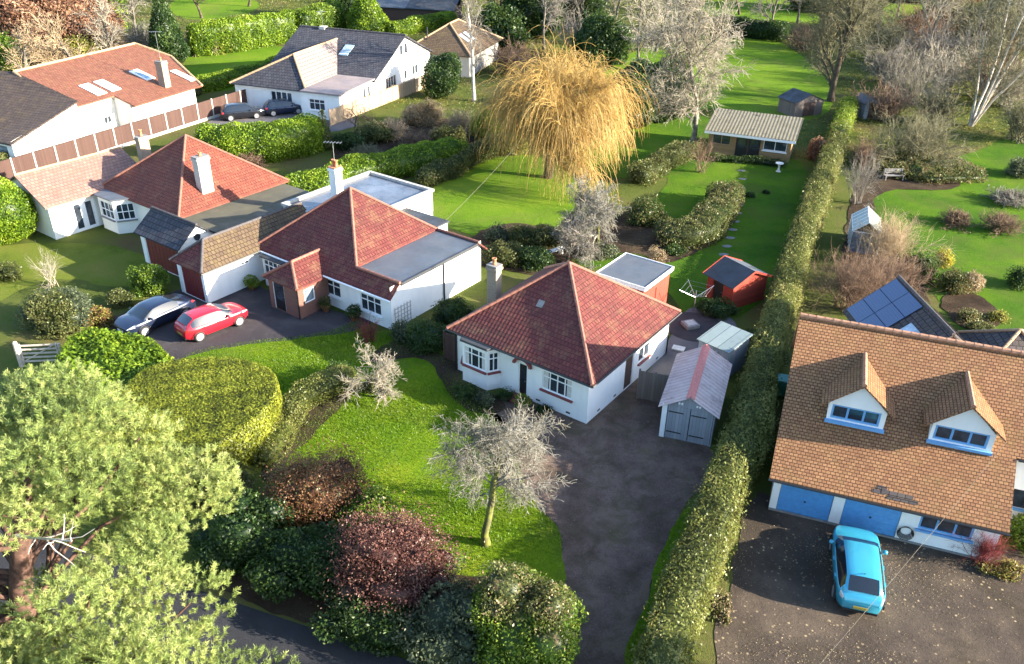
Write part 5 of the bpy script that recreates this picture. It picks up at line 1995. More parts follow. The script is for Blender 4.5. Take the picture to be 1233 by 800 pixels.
# far garden huts by the cabin
for (nm, lb, u, v_, yaw_, w_, d_, z0, z1, rm, wm) in (
        ('shed', 'dark low shed roof showing behind the corrugated cabin', 962, 136, 0.4, 3.6, 2.8, 1.6, 2.3, 'black_felt', 'weathered_boards'),
        ('shed', 'tiny grey garden shed at the far end of the long hedge', 1040, 140, 0.2, 1.6, 2.2, 1.7, 2.2, 'felt', 'grey_boards')):
    p = at(u, v_)
    s = thing(nm, lb, 'shed', p, yaw_)
    mb = MB()
    mb.box(-w_ / 2, w_ / 2, -d_ / 2, d_ / 2, 0, z0)
    for y in (-d_ / 2, d_ / 2):
        mb.poly([(-w_ / 2, y, z0), (w_ / 2, y, z0), (0, y, z1)][::(1 if y < 0 else -1)])
    mb.build('wall', wm, s)
    mb = MB()
    mb.shell([(-w_ / 2 - 0.2, -d_ / 2 - 0.15, z0 - 0.06), (0, -d_ / 2 - 0.15, z1 + 0.03), (w_ / 2 + 0.2, -d_ / 2 - 0.15, z0 - 0.06), (w_ / 2 + 0.2, d_ / 2 + 0.15, z0 - 0.06), (0, d_ / 2 + 0.15, z1 + 0.03), (-w_ / 2 - 0.2, d_ / 2 + 0.15, z0 - 0.06)], [(0, 1, 4, 5), (1, 2, 3, 4)], 0.04)
    mb.build('roof', rm, s)
    mb = MB()
    mb.obox((-w_ / 2, -d_ / 2, 0), X_, w_ * 0.3, w_ * 0.7, 0.002, 0.03, 0.05, z0 - 0.1)
    mb.build('door', 'dark_wood', s)

# ================================================================== white house with dark slate roof (top)
YB = -0.33
BO = (-18.36, 85.87, 0)
BH = thing('house', 'white house with dark slate roof and flat-roofed front beyond the bamboo fence', 'house', BO, YB)
mb = MB()
wall(mb, (-3.4, -1.0), X_, 4.4, 0, 2.6, [(0.9, 2.7, 0.9, 2.0)])
wall(mb, (1.0, -1.0), Y_, 22.5, 0, 2.6, [(5.0, 5.6, 0.3, 2.2), (6.0, 6.6, 0.3, 2.2), (10.2, 12.8, 0.1, 2.1), (14.8, 15.6, 1.0, 2.0), (17, 18.6, 1.0, 2.1)])
mb.poly([(1.0, 6.4, 2.6), (1.0, 21.5, 2.6), (1.0, 14.0, 5.75)])
wall(mb, (-12.0, 0.0), X_, 8.6, 0, 2.6, [(4.3, 6.9, 0.9, 2.1)])
wall(mb, (-3.4, 0.0), NY, 1.0, 0, 2.6)
wall(mb, (1.0, 21.5), NX, 13.0, 0, 2.6)
wall(mb, (-12.0, 21.5), NY, 21.5, 0, 2.6)
mb.poly([(-12.0, 21.5, 2.6), (-12.0, 6.4, 2.6), (-12.0, 14.0, 5.75)])
mb.build('wall', 'white_render', BH)
window(BH, (-3.4, -1.0), X_, (0.9, 2.7, 0.9, 2.0), 3, 0.66, sill='white_paint')
window(BH, (-12.0, 0), X_, (4.3, 6.9, 0.9, 2.1), 4, 0.0, sill='white_paint', bar=0.1)
for q in ((5.0, 5.6, 0.3, 2.2), (6.0, 6.6, 0.3, 2.2)):
    window(BH, (1.0, -1.0), Y_, q, 1, 0, sill=None)
window(BH, (1.0, -1.0), Y_, (10.2, 12.8, 0.1, 2.1), 4, 0, sill=None, name='patio_door', bar=0.08)
window(BH, (1.0, -1.0), Y_, (14.8, 15.6, 1.0, 2.0), 1, 0, sill='white_paint')
window(BH, (1.0, -1.0), Y_, (17, 18.6, 1.0, 2.1), 2, 0, sill='white_paint')
for y in (13.0, 14.2):
    mb = MB()
    mb.obox((1.0, 0, 0), Y_, y, y + 0.6, 0.003, 0.05, 3.9, 4.9)
    mb.build('gable_window', 'glass', BH)
v = [(1.35, 6.0, 2.55), (1.35, 14.0, 5.9), (1.35, 22.0, 2.55), (-12.3, 22.0, 2.55), (-12.3, 14.0, 5.9), (-12.3, 6.0, 2.55)]
mb = MB()
mb.shell(v, [(0, 1, 4, 5), (1, 2, 3, 4)], 0.14)
rf = mb.build('roof', 'slate_tile', BH)
ridge(rf, [(v[1], v[4])], 'dark_ridge', 0.12)
ax = (-6.5, 3.2, 5.2)
bx = (-6.5, 12.3, 5.2)
v = [(-12.3, -0.4, 2.5), (-3.1, -0.4, 2.5), (-3.1, 6.2, 2.5), bx, ax, (-12.3, 6.2, 2.5), (-12.3, 10, 2.5)]
mb = MB()
mb.shell([v[0], v[1], ax], [(0, 1, 2)], 0.1)
wr = mb.build('wing_roof', 'slate_tile', BH)
mb = MB()
mb.shell([v[1], (-3.1, 6.2, 2.5), (-4.2, 8.6, 3.45), bx, ax], [(0, 1, 2, 3, 4)], 0.1)  # sunlit side of the wing roof: the sunlight is put into its paler colour
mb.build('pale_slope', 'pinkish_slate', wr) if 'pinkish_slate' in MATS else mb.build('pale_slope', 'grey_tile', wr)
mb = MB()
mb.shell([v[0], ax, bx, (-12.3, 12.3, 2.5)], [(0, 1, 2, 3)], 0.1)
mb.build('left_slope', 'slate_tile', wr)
ridge(wr, [(v[1], ax), (v[0], ax), (ax, bx)], 'brown_ridge', 0.11)
mb = MB()
mb.box(-3.3, 1.25, -1.25, 6.3, 2.62, 2.78)
mb.build('flat_roof', 'pinkish_felt', BH)
z_ = lambda y: 2.55 + (y - 6.0) * 3.35 / 8
mb = MB()
mb.shell([(-4.9, 9.6, z_(9.6) + 0.08), (-3.8, 9.6, z_(9.6) + 0.08), (-3.8, 11.4, z_(11.4) + 0.08), (-4.9, 11.4, z_(11.4) + 0.08)], [(0, 1, 2, 3)], 0.07)
mb.build('roof_light', 'sky_glass', rf)
mb = MB()
mb.box(-9.6, -8.9, 13.7, 14.4, 5.5, 6.1)
st = mb.build('chimney', 'concrete', BH)
aerial(BH, -9.25, 14.0, 6.1, 1.6)

# brown house behind it
CO = (-8.6, 110.5, 0)
CHs = thing('house', 'house with brown and black hipped roof half hidden behind the slate-roofed house', 'house', CO, -0.30)
mb = MB()
for (o_, d_, L) in (((-3.5, -5), X_, 8), ((4.5, -5), Y_, 11), ((4.5, 6), NX, 8), ((-3.5, 6), NY, 11)):
    wall(mb, o_, d_, L, 0, 2.7)
mb.build('wall', 'grey_render', CHs)
v = [(-4, -5.5, 2.6), (5, -5.5, 2.6), (5, 6.5, 2.6), (-4, 6.5, 2.6), (0.5, -1, 5.4), (0.5, 2, 5.4)]
mb = MB()
mb.shell(v, [(0, 1, 4), (1, 2, 5, 4), (2, 3, 5), (3, 0, 4, 5)], 0.1)
rf = mb.build('roof', 'mossy_tile', CHs)
ridge(rf, [(v[0], v[4]), (v[1], v[4]), (v[4], v[5]), (v[2], v[5])], 'brown_ridge', 0.11)
for k in (0, 1):
    mb = MB()
    zz = lambda x: 2.6 + (5 - x) * 2.8 / 4.5
    mb.shell([(2.2, -2.4 + 1.5 * k, zz(2.2) + 0.08), (3.4, -2.4 + 1.5 * k, zz(3.4) + 0.08), (3.4, -1.5 + 1.5 * k, zz(3.4) + 0.08), (2.2, -1.5 + 1.5 * k, zz(2.2) + 0.08)], [(0, 1, 2, 3)], 0.06)
    mb.build('roof_light', 'sky_glass', rf)
mb = MB()
mb.tube([(-1.5, -3.5, 3.5), (-1.5, -3.5, 5.2)], 0.09, 8)
mb.build('flue', 'dark_metal', CHs)

# long dark barn at the top edge
p = at(490, 22)
BN = thing('barn', 'long low dark barn roof near the top of the photo behind the slate-roofed house', 'barn', p, -0.22)
mb = MB()
mb.box(-6.5, 8.5, -3, 3, 0, 2.2)
mb.build('wall', 'dark_wood', BN)
for k, (a, b) in enumerate(((-7, 1), (1.05, 9))):
    mb = MB()
    mb.shell([(a, -3.5, 2.1), (b, -3.5, 2.1), (b, 0, 3.4), (a, 0, 3.4), (b, 3.5, 2.1), (a, 3.5, 2.1)], [(0, 1, 2, 3), (3, 2, 4, 5)], 0.1)
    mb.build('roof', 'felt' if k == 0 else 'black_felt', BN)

# ================================================================== long house with brown roof (top left)
YA = -0.42
AO = (-32.4, 86.8, 0)
AH = thing('house', 'long white house with brown tiled roof and three roof windows behind the fence', 'house', AO, YA)
s_ = (5.6 - 2.8) / 10.0
za_ = lambda x: 2.8 - x * s_
mb = MB()
wall(mb, (-0.7, -8.4), Y_, 8.4, 0, 2.9)
wall(mb, (-2.7, -14.0), Y_, 5.6, 0, 3.5, [(4.0, 4.9, 1.0, 1.7)])
mb.poly([(-2.7, -8.4, 0), (-0.7, -8.4, 0), (-0.7, -8.4, za_(-0.7) - 0.1), (-2.7, -8.4, za_(-2.7) - 0.1)])
wall(mb, (-0.7, 0.0), NX, 18, 0, 2.9)
wall(mb, (-0.9, -21.0), Y_, 7.0, 0, 2.6)
mb.poly([(-0.9, -21.0, 2.6), (-0.9, -14.0, 2.6), (-0.9, -14.0, 4.3)])
wall(mb, (-0.9, -14.0), NX, 1.8, 0, 4.3)
wall(mb, (-18, -21.0), X_, 17.1, 0, 2.5, [(13.0, 16.4, 0.3, 2.1)])
wall(mb, (-18.7, 0), NY, 21, 0, 2.6)
mb.build('wall', 'cream_render', AH)
window(AH, (-18, -21), X_, (13.0, 16.4, 0.3, 2.1), 3, 0, 'grey_metal', 'pale_glass', sill=None)
window(AH, (-2.7, -14), Y_, (4.0, 4.9, 1.0, 1.7), 2, 0, sill=None)
v = [(0.1, 0.3, za_(0.1)), (0.1, -8.6, za_(0.1)), (-2.3, -8.6, za_(-2.3)), (-2.3, -14.0, za_(-2.3)), (-10.0, -12.6, za_(-10.0)), (-10.2, 2.2, za_(-10)), (-6.2, 3.0, za_(-6.2)), (-20, -12.6, 2.7), (-20, 2.2, 2.7)]
mb = MB()
mb.shell(v, [(1, 0, 6, 5, 4, 2), (2, 4, 3), (5, 8, 7, 4)], 0.12)
rf = mb.build('roof', 'brown_tile', AH)
ridge(rf, [(v[5], v[4]), (v[3], v[4]), (v[6], v[5]), (v[0], v[6])], 'brown_ridge', 0.14, 0.6)
v = [(-0.6, -21.3, 2.5), (-0.6, -14.0, 4.4), (-10.0, -12.55, 5.62), (-19, -13.5, 5.5), (-19, -21.3, 2.5)]
mb = MB()
mb.shell(v, [(0, 1, 2, 3, 4)], 0.14)
mb.build('wing_roof', 'mossy_dark_tile' if 'mossy_dark_tile' in MATS else 'grey_tile', AH)
for (x, y) in ((-5.2, -9.9), (-5.2, -8.2), (-5.4, -3.6)):
    mb = MB()
    a = 1.15
    mb.shell([(x, y, za_(x) + 0.09), (x + 2.2, y, za_(x + 2.2) + 0.09), (x + 2.2, y + a, za_(x + 2.2) + 0.09), (x, y + a, za_(x) + 0.09)], [(0, 1, 2, 3)], 0.08)
    f_ = mb.build('roof_window', 'white_paint', AH)
    mb = MB()
    mb.shell([(x + 0.55, y + 0.22, za_(x + 0.55) + 0.115), (x + 2.0, y + 0.22, za_(x + 2.0) + 0.115), (x + 2.0, y + a - 0.22, za_(x + 2.0) + 0.115), (x + 0.55, y + a - 0.22, za_(x + 0.55) + 0.115)], [(0, 1, 2, 3)], 0.03)
    mb.build('pane', 'sky_glass', f_)
mb = MB()
for (x, y) in ((-3.6, 0.0),):
    mb.shell([(x, y, za_(x) + 0.1), (x + 2.6, y, za_(x + 2.6) + 0.1), (x + 2.6, y + 0.8, za_(x + 2.6) + 0.1), (x, y + 0.8, za_(x) + 0.1)], [(0, 1, 2, 3)], 0.06)
mb.build('solar_panel', 'white_paint', AH)
chimney(AH, -1.6, -2.9, 2.4, 5.6, 0.85, 0.75, 'stock_brick', 1, pot_h=0.35)
aerial(AH, -1.6, -2.9, 6.0, 2.4)
# ------------------------------------------------------------------ cars
def smoothstep(a, b, x):
    t = min(1, max(0, (x - a) / (b - a)))
    return t * t * (3 - 2 * t)


def car(name, label, loc, rz, L, Wd, Ht, paint, saloon=False, mirror=None, wheelbase=2.55, group=None, plate=('plate_white', 'plate_yellow'), lamps=('clear_lamp', 'red_lamp')):
    root = thing(name, label, 'car', loc, rz, group)
    xr0, xr1 = (-L / 2 + (0.20 if not saloon else 0.75), -L / 2 + (0.66 if not saloon else 1.55))   # rear glass base / roof start
    xw1, xw0 = L / 2 - 1.62, L / 2 - 0.98       # roof end / windscreen base
    bz, nz = (1.0, 0.74)
    tail = 0.98 if not saloon else 1.0

    def top(x):
        if x < xr0:
            t = (x + L / 2) / (xr0 + L / 2)
            return 0.72 + (tail - 0.72) * (1 - (1 - t) ** 2.2)
        if x < xr1:
            return tail + (Ht - 0.06 - tail) * smoothstep(xr0 - 0.25, xr1 + 0.15, x) ** 0.9
        if x < xw1:
            t = (x - xr1) / (xw1 - xr1)
            return Ht - 0.03 - 0.05 * (2 * t - 0.9) ** 2
        if x < xw0:
            return bz + (Ht - 0.08 - bz) * (1 - smoothstep(xw1 - 0.25, xw0 + 0.2, x))
        t = (x - xw0) / (L / 2 - xw0)
        return bz - 0.04 - (bz - 0.04 - nz) * t ** 2.4

    def hw(x):
        t = abs(x) / (L / 2)
        return Wd / 2 * (1 - 0.06 * t ** 2 - (0.24 if x > 0 else 0.22) * max(0, (t - 0.62) / 0.38) ** 2.3)

    def belt(x):
        return min(0.94 - 0.05 * smoothstep(0, L / 2, x), top(x) - 0.02)

    xs = sorted(set(np.round(np.concatenate([np.linspace(-L / 2, xr0, 8), np.linspace(xr0, xr1, 6), np.linspace(xr1, xw1, 9), np.linspace(xw1, xw0, 7), np.linspace(xw0, L / 2, 10), [-L / 2 + 0.02, L / 2 - 0.02]]), 4)))
    rows = []
    for x in xs:
        w, t, b = hw(x), top(x), belt(x)
        e = max(0, (abs(x) / (L / 2) - 0.8) / 0.2)
        zb = 0.20 + 0.14 * e ** 2
        wr = 0.93 * w - max(t - b, 0) * 0.40
        hs = [(0, zb), (0.84 * w, zb), (0.96 * w, zb + 0.10), (1.0 * w, 0.52 if b > 0.56 else b * 0.8), (0.995 * w, min(0.74, b - 0.02)), (0.97 * w, b - 0.01), (0.945 * w, b + 0.0), ((0.945 * w + wr) / 2 + 0.012, b + (t - 0.05 - b) * 0.5 if t - b > 0.08 else b + 0.004), (wr, max(t - 0.045, b + 0.006)), (wr * 0.84, max(t - 0.006, b + 0.01)), (wr * 0.45, t + 0.012), (0, t + 0.018)]
        rows.append(hs)
    m = len(rows[0])
    full = []
    for x, hs in zip(xs, rows):
        pts = [(x, -y, z) for y, z in hs] + [(x, y, z) for y, z in reversed(hs[1:-1])]
        full.append(pts)
    n = len(full[0])
    groups = {'body': [], 'windscreen': [], 'rear_window': [], 'side_window': [], 'headlight': [], 'tail_light': []}
    V = [p for r in full for p in r]
    pil = [xr1 + 0.02, (xr1 + xw1) / 2 - 0.03, (xr1 + xw1) / 2 + 0.05]
    for i in range(len(xs) - 1):
        xm = (xs[i] + xs[i + 1]) / 2
        for k in range(n):
            k2 = (k + 1) % n
            h = k if k < m - 1 else n - 1 - k          # half index of the segment
            f = (i * n + k, (i + 1) * n + k, (i + 1) * n + k2, i * n + k2)
            gname = 'body'
            if h in (6, 7) and xr1 - 0.30 < xm < xw0 - 0.18 and top(xm) - belt(xm) > 0.2 and not (pil[1] < xm < pil[2]):
                gname = 'side_window'
            if h >= 8 and xw1 < xm < xw0 - 0.02:
                gname = 'windscreen'
            if h >= (8 if saloon else 9) and xr0 < xm < xr1:
                gname = 'rear_window'
            if h in (4, 5) and L / 2 - 0.42 < xm < L / 2 - 0.05:
                gname = 'headlight'
            if h in (4, 5) and -L / 2 + 0.05 < xm < -L / 2 + 0.28:
                gname = 'tail_light'
            groups[gname].append((f, k < m - 1))
    for e_, row in ((0, 0), (1, len(xs) - 1)):
        f = tuple(row * n + k for k in range(n))
        groups['body'].append((f if e_ == 0 else f[::-1], True))

    def emit(nm, fl, mt, parent):
        used = sorted({i for f in fl for i in f})
        mp = {a: b for b, a in enumerate(used)}
        mb = MB()
        mb.mesh([V[i] for i in used], [tuple(mp[i] for i in f) for f in fl])
        return mb.build(nm, mt, parent, True)
    body = emit('body', [f for f, s in groups['body']], paint, root)
    emit('windscreen', [f for f, s in groups['windscreen']], 'car_glass', root)
    emit('rear_window', [f for f, s in groups['rear_window']], 'car_glass', root)
    for side in (True, False):
        emit('side_window', [f for f, s in groups['side_window'] if s == side], 'car_glass', root)
        emit('headlight', [f for f, s in groups['headlight'] if s == side], lamps[0], root)
        emit('tail_light', [f for f, s in groups['tail_light'] if s == side], lamps[1], root)
    for sx in (-1, 1):
        for sy in (-1, 1):
            x, y = sx * wheelbase / 2, sy * (hw(sx * wheelbase / 2) - 0.085)
            mb = MB()
            mb.lathe((x, y, 0.32), [(0.22, -0.10), (0.27, -0.12), (0.315, -0.09), (0.32, 0), (0.315, 0.09), (0.27, 0.12), (0.22, 0.10)], 24, 'y')
            wh = mb.build('wheel', 'rubber', root, True)
            mb = MB()
            mb.lathe((x, y + sy * 0.105, 0.32), [(0.225, 0.0), (0.20, 0.012), (0.05, 0.018), (0.0, 0.02)] if sy < 0 else [(0.0, -0.02), (0.05, -0.018), (0.20, -0.012), (0.225, 0.0)], 20, 'y')
            mb.build('rim', 'alloy', wh)
            mb = MB()
            mb.tube([(x + 0.39 * math.cos(a), sy * (hw(x) + 0.003), 0.33 + 0.39 * math.sin(a)) for a in np.linspace(-0.15, math.pi + 0.15, 15)], 0.028, 5)
            mb.build('wheel_arch', 'black_plastic', root)
    for sy in (-1, 1):
        mb = MB()
        xm_ = xw0 - 0.42
        y = sy * (hw(xm_) + 0.10)
        mb.lathe((xm_, y, 0.98), [(0.0, -0.10), (0.08, -0.08), (0.095, 0.0), (0.08, 0.08), (0.0, 0.10)], 10, 'y')
        mb.build('mirror', mirror or paint, root, True)
        for k in (0, 1):
            mb = MB()
            xh = (xr1 + xw1) / 2 + (-0.55 if k == 0 else 0.35)
            mb.box(xh, xh + 0.2, sy * hw(xh) - 0.02 - (0.0 if sy > 0 else 0.02), sy * hw(xh) + 0.02 + (0.0 if sy < 0 else 0.02) - 0.0, 0.80, 0.83)
            mb.build('door_handle', paint, body)
    for e_, s in ((0, 1), (1, -1)):
        mb = MB()
        x = s * (L / 2 + 0.004)
        mb.box(min(x, x + s * 0.02), max(x, x + s * 0.02), -0.26, 0.26, 0.46, 0.58)
        mb.build('number_plate', plate[e_], root)
        mb = MB()
        mb.box(min(x - s * 0.05, x + s * 0.012), max(x - s * 0.05, x + s * 0.012), -Wd * 0.34, Wd * 0.34, 0.30, 0.40)
        mb.build('bumper_grille', 'black_plastic', root)
    mb = MB()
    mb.tube([(xr1 + 0.15, 0, Ht - 0.03), (xr1 - 0.02, 0, Ht + 0.10)], [0.02, 0.008], 6)
    mb.build('roof_antenna', 'black_plastic', root)
    mb = MB()
    mb.tube([(xw0 - 0.04, -0.5, 1.03), (xw0 - 0.2, 0.05, 1.10)], 0.01, 4)
    mb.build('wiper', 'black_plastic', root)
    return root


b0, b1 = np.array(at(1035, 733)[:2]), np.array(at(1050, 655)[:2])
bc = (b0 + b1) / 2
car('parked_car', 'bright turquoise hatchback parked in front of the blue garage doors', (13.45, 23.75, 0), rad(74.5), 4.15, 1.78, 1.50, 'turquoise_paint', lamps=('clear_lamp', 'clear_lamp'))
car('parked_car', 'small bright red hatchback on the tarmac drive in front of the brick porch', (-17.25, 42.15, 0), math.atan2(1.99, 1.73) - 0.02, 3.95, 1.70, 1.46, 'red_paint', wheelbase=2.5)
car('parked_car', 'dark blue saloon car parked beside the red hatchback', (-20.7, 42.75, 0), math.atan2(-2.63, -1.79), 4.55, 1.78, 1.43, 'navy_paint', True, wheelbase=2.7)
car('parked_car', 'black car with a bright reflecting flank parked along the brown panel fence', (-27.9, 85.3, 0), rad(25), 4.3, 1.8, 1.55, 'black_paint')
car('parked_car', 'dark car on the drive right beside the white house with slate roof', (-24.1, 87.3, 0), rad(25), 4.2, 1.75, 1.5, 'navy_paint')

# ------------------------------------------------------------------ fences and gates
FX, FY, FA, FS = -40.88, 65.78, 1.0874, 1.98
fd = np.array([math.cos(FA), math.sin(FA)])
fe = thing('panel_fence', 'long brown panel fence with pale concrete posts below the white house', 'fence', (FX, FY, 0), FA)
for i in range(-5, 16):
    mb = MB()
    mb.prism([(i * FS - 0.06, -0.06), (i * FS + 0.06, -0.06), (i * FS + 0.06, 0.06), (i * FS - 0.06, 0.06)], 0, 1.98)
    mb.build('post', 'concrete', fe, bevel=0.01)
    if i < 15:
        mb = MB()
        mb.box(i * FS + 0.06, (i + 1) * FS - 0.06, -0.02, 0.02, 0.28, 1.88)
        mb.box(i * FS + 0.06, (i + 1) * FS - 0.06, -0.035, 0.035, 1.88, 1.92)
        p_ = mb.build('panel', 'brown_boards', fe)
        mb = MB()
        mb.box(i * FS + 0.06, (i + 1) * FS - 0.06, -0.025, 0.025, 0, 0.28)
        mb.build('gravel_board', 'concrete', p_)
end = np.array([FX, FY]) + fd * FS * 15
fe2 = thing('panel_fence', 'short dark fence closing the end of the drive beside the parked cars', 'fence', (*end, 0), rad(-22))
for k in range(3):
    mb = MB()
    mb.box(k * 1.5 + 0.05, k * 1.5 + 1.45, -0.02, 0.02, 0.05, 1.85)
    mb.build('panel', 'dark_wood', fe2)
for k in range(4):
    mb = MB()
    mb.box(k * 1.5 - 0.05, k * 1.5 + 0.05, -0.05, 0.05, 0, 1.95)
    mb.build('post', 'dark_wood', fe2)
a, b = np.array(at(398, 152)[:2]), np.array(at(524, 102)[:2])
bl = float(np.linalg.norm(b - a))
bf = thing('bamboo_fence', 'pale bamboo screen fence in front of the white slate-roofed house', 'fence', (*a, 0), math.atan2(b[1] - a[1], b[0] - a[0]))
nb = int(bl / 2.0)
for k in range(nb):
    w = bl / nb
    mb = MB()
    nseg = 24
    for j in range(nseg):
        x = k * w + 0.06 + (w - 0.12) * j / nseg
        mb.box(x, x + (w - 0.12) / nseg * 0.92, -0.025, 0.02, 0.03, 1.55 + 0.08 * math.sin(j * 2.3 + k))
    mb.build('panel', 'bamboo', bf)
for k in range(nb + 1):
    mb = MB()
    mb.tube([(k * bl / nb, 0.0, 0), (k * bl / nb, 0.0, 1.75)], 0.05, 8)
    mb.build('post', 'bare_wood', bf)

gp_ = at(25, 440)
gt = thing('field_gate', 'pale timber five-bar gate with a round-topped post at the left edge', 'gate', (gp_[0] + 0.12, gp_[1] - 0.1, 0), 0.12)
mb = MB()
mb.tube([(0, 0, 0), (0, 0, 1.45), (0, 0, 1.52)], [0.12, 0.12, 0.07], 10)
mb.build('post', 'gate_wood', gt)
mb = MB()
mb.tube([(2.15, 0, 0), (2.15, 0, 1.3)], [0.09, 0.08], 8)
mb.build('post', 'gate_wood', gt)
for k in range(5):
    mb = MB()
    z = 0.25 + 0.24 * k
    mb.box(0.13, 2.05, -0.02, 0.02, z, z + 0.09)
    mb.build('bar', 'gate_wood', gt)
for x in (0.13, 1.97):
    mb = MB()
    mb.box(x, x + 0.08, -0.035, 0.035, 0.18, 1.36)
    mb.build('stile', 'gate_wood', gt)
mb = MB()
mb.tube([(0.2, 0.03, 0.28), (1.95, 0.03, 1.25)], 0.035, 4)
mb.build('brace', 'gate_wood', gt)

# ------------------------------------------------------------------ garden things
# bench
plain('bench_wood', (0.17, 0.16, 0.15), 0.9, var=0.2)
bp = at(1075, 217)
be = thing('garden_bench', 'grey timber garden bench at the edge of the right-hand lawn', 'bench', bp, rad(4))
mb = MB()
for k in range(4):
    mb.box(-0.85, 0.85, -0.22 + 0.12 * k, -0.12 + 0.12 * k, 0.42, 0.46)
mb.build('seat', 'bench_wood', be)
mb = MB()
for k in range(3):
    mb.box(-0.85, 0.85, 0.26, 0.30, 0.55 + 0.14 * k, 0.65 + 0.14 * k)
mb.build('backrest', 'bench_wood', be)
for x in (-0.8, 0.72):
    for y in (-0.22, 0.24):
        mb = MB()
        mb.box(x, x + 0.08, y, y + 0.07, 0, 0.42 if y < 0 else 0.95)
        mb.build('leg', 'bench_wood', be)
    mb = MB()
    mb.box(x, x + 0.08, -0.26, 0.24, 0.62, 0.67)
    mb.build('armrest', 'bench_wood', be)

# bird bath
bb = thing('bird_bath', 'small white bird bath on the lawn in front of the cabin', 'bird bath', at(937, 207))
mb = MB()
mb.lathe((0, 0, 0), [(0.22, 0), (0.22, 0.06), (0.10, 0.12), (0.08, 0.4), (0.11, 0.62), (0.12, 0.66)], 14)
mb.build('pedestal', 'pale_stone', bb, True)
mb = MB()
mb.lathe((0, 0, 0.66), [(0.12, 0), (0.34, 0.08), (0.36, 0.14), (0.32, 0.14), (0.1, 0.05), (0, 0.04)], 18)
mb.build('bowl', 'pale_stone', bb, True)

# white garden chair beside the clipped shrubs
gc = thing('garden_chair', 'white garden chair beside the clipped shrubs on the back lawn', 'chair', at(826, 297), rad(160))
mb = MB()
mb.box(-0.26, 0.26, -0.25, 0.25, 0.40, 0.44)
mb.build('seat', 'white_paint', gc, bevel=0.01)
mb = MB()
for k in range(5):
    mb.box(-0.25 + 0.105 * k, -0.17 + 0.105 * k, 0.22, 0.25, 0.46, 0.98)
mb.box(-0.27, 0.27, 0.215, 0.255, 0.94, 1.0)
mb.build('backrest', 'white_paint', gc)
for x in (-0.25, 0.21):
    for y in (-0.25, 0.21):
        mb = MB()
        mb.box(x, x + 0.04, y, y + 0.04, 0, 0.40)
        mb.build('leg', 'white_paint', gc)
    mb = MB()
    mb.box(x, x + 0.05, -0.26, 0.22, 0.62, 0.66)
    mb.build('armrest', 'white_paint', gc)

# pale table bench under the grey tree
bt = thing('garden_bench', 'pale backless plank bench under the grey bare tree behind the middle bungalow', 'bench', at(668, 308), rad(40))
mb = MB()
mb.box(-0.75, 0.75, -0.2, 0.2, 0.40, 0.46)
mb.build('seat', 'pale_stone', bt)
for x in (-0.6, 0.52):
    mb = MB()
    mb.box(x, x + 0.08, -0.18, 0.18, 0, 0.40)
    mb.build('leg', 'pale_stone', bt)

# rotary clothes line
cl = thing('rotary_dryer', 'open rotary clothes line with thin pale arms beside the round patio', 'clothes line', (11.0, 45.1, 0), 0.3)
mb = MB()
mb.tube([(0, 0, 0), (0, 0, 1.55)], 0.025, 8)
mb.build('pole', 'grey_metal', cl)
for k in range(4):
    a = math.pi / 2 * k
    mb = MB()
    mb.tube([(0, 0, 1.1), (1.15 * math.cos(a), 1.15 * math.sin(a), 1.75)], 0.018, 6)
    mb.build('arm', 'grey_metal', cl)
mb = MB()
for r in (0.5, 0.8, 1.1):
    for k in range(4):
        a, b = math.pi / 2 * k, math.pi / 2 * (k + 1)
        z = 1.1 + 0.65 * r / 1.15
        mb.tube([(r * math.cos(a), r * math.sin(a), z), (r * math.cos(b), r * math.sin(b), z)], 0.005, 4)
mb.build('line', 'grey_metal', cl)

# fire pit slab on the patio
fp = thing('fire_pit', 'square grey fire pit in the middle of the round patio', 'fire pit', at(831, 393, 0.05), 0.35)
mb = MB()
mb.box(-0.42, 0.42, -0.42, 0.42, 0, 0.22)
mb.build('surround', 'dark_concrete', fp, bevel=0.03)
mb = MB()
mb.box(-0.28, 0.28, -0.28, 0.28, 0.221, 0.25)
mb.build('grate', 'stone', fp)
sl_ = MB()
sl_.box(-0.35, 0.35, -0.25, 0.25, 0, 0.06)
o = sl_.build('paving_slab', 'pale_stone', bevel=0.01)
o.location = at(817, 420, 0.02)
o.rotation_euler = (0, 0, -0.4)
tag(o, 'pale paving slab lying on the side path by the bungalow wall', 'slab')

# wheelie bin
wb = thing('wheelie_bin', 'green wheelie bin between the long hedge and the orange-roofed house', 'bin', (13.95, 36.4, 0), -0.3)
mb = MB()
mb.mesh([(-0.24, -0.26, 0.08), (0.24, -0.26, 0.08), (0.24, 0.26, 0.08), (-0.24, 0.26, 0.08), (-0.29, -0.36, 1.0), (0.29, -0.36, 1.0), (0.29, 0.34, 1.0), (-0.29, 0.34, 1.0)], [(3, 2, 1, 0), (4, 5, 6, 7), (0, 1, 5, 4), (1, 2, 6, 5), (2, 3, 7, 6), (3, 0, 4, 7)])
mb.build('body', 'green_plastic', wb, bevel=0.02)
mb = MB()
mb.box(-0.31, 0.31, -0.38, 0.36, 1.0, 1.07)
mb.build('lid', 'teal_plastic', wb, bevel=0.02)
for x in (-0.25, 0.25):
    mb = MB()
    mb.lathe((x, 0.26, 0.11), [(0, -0.03), (0.11, -0.03), (0.11, 0.03), (0, 0.03)], 14, 'x')
    mb.build('wheel', 'rubber', wb)


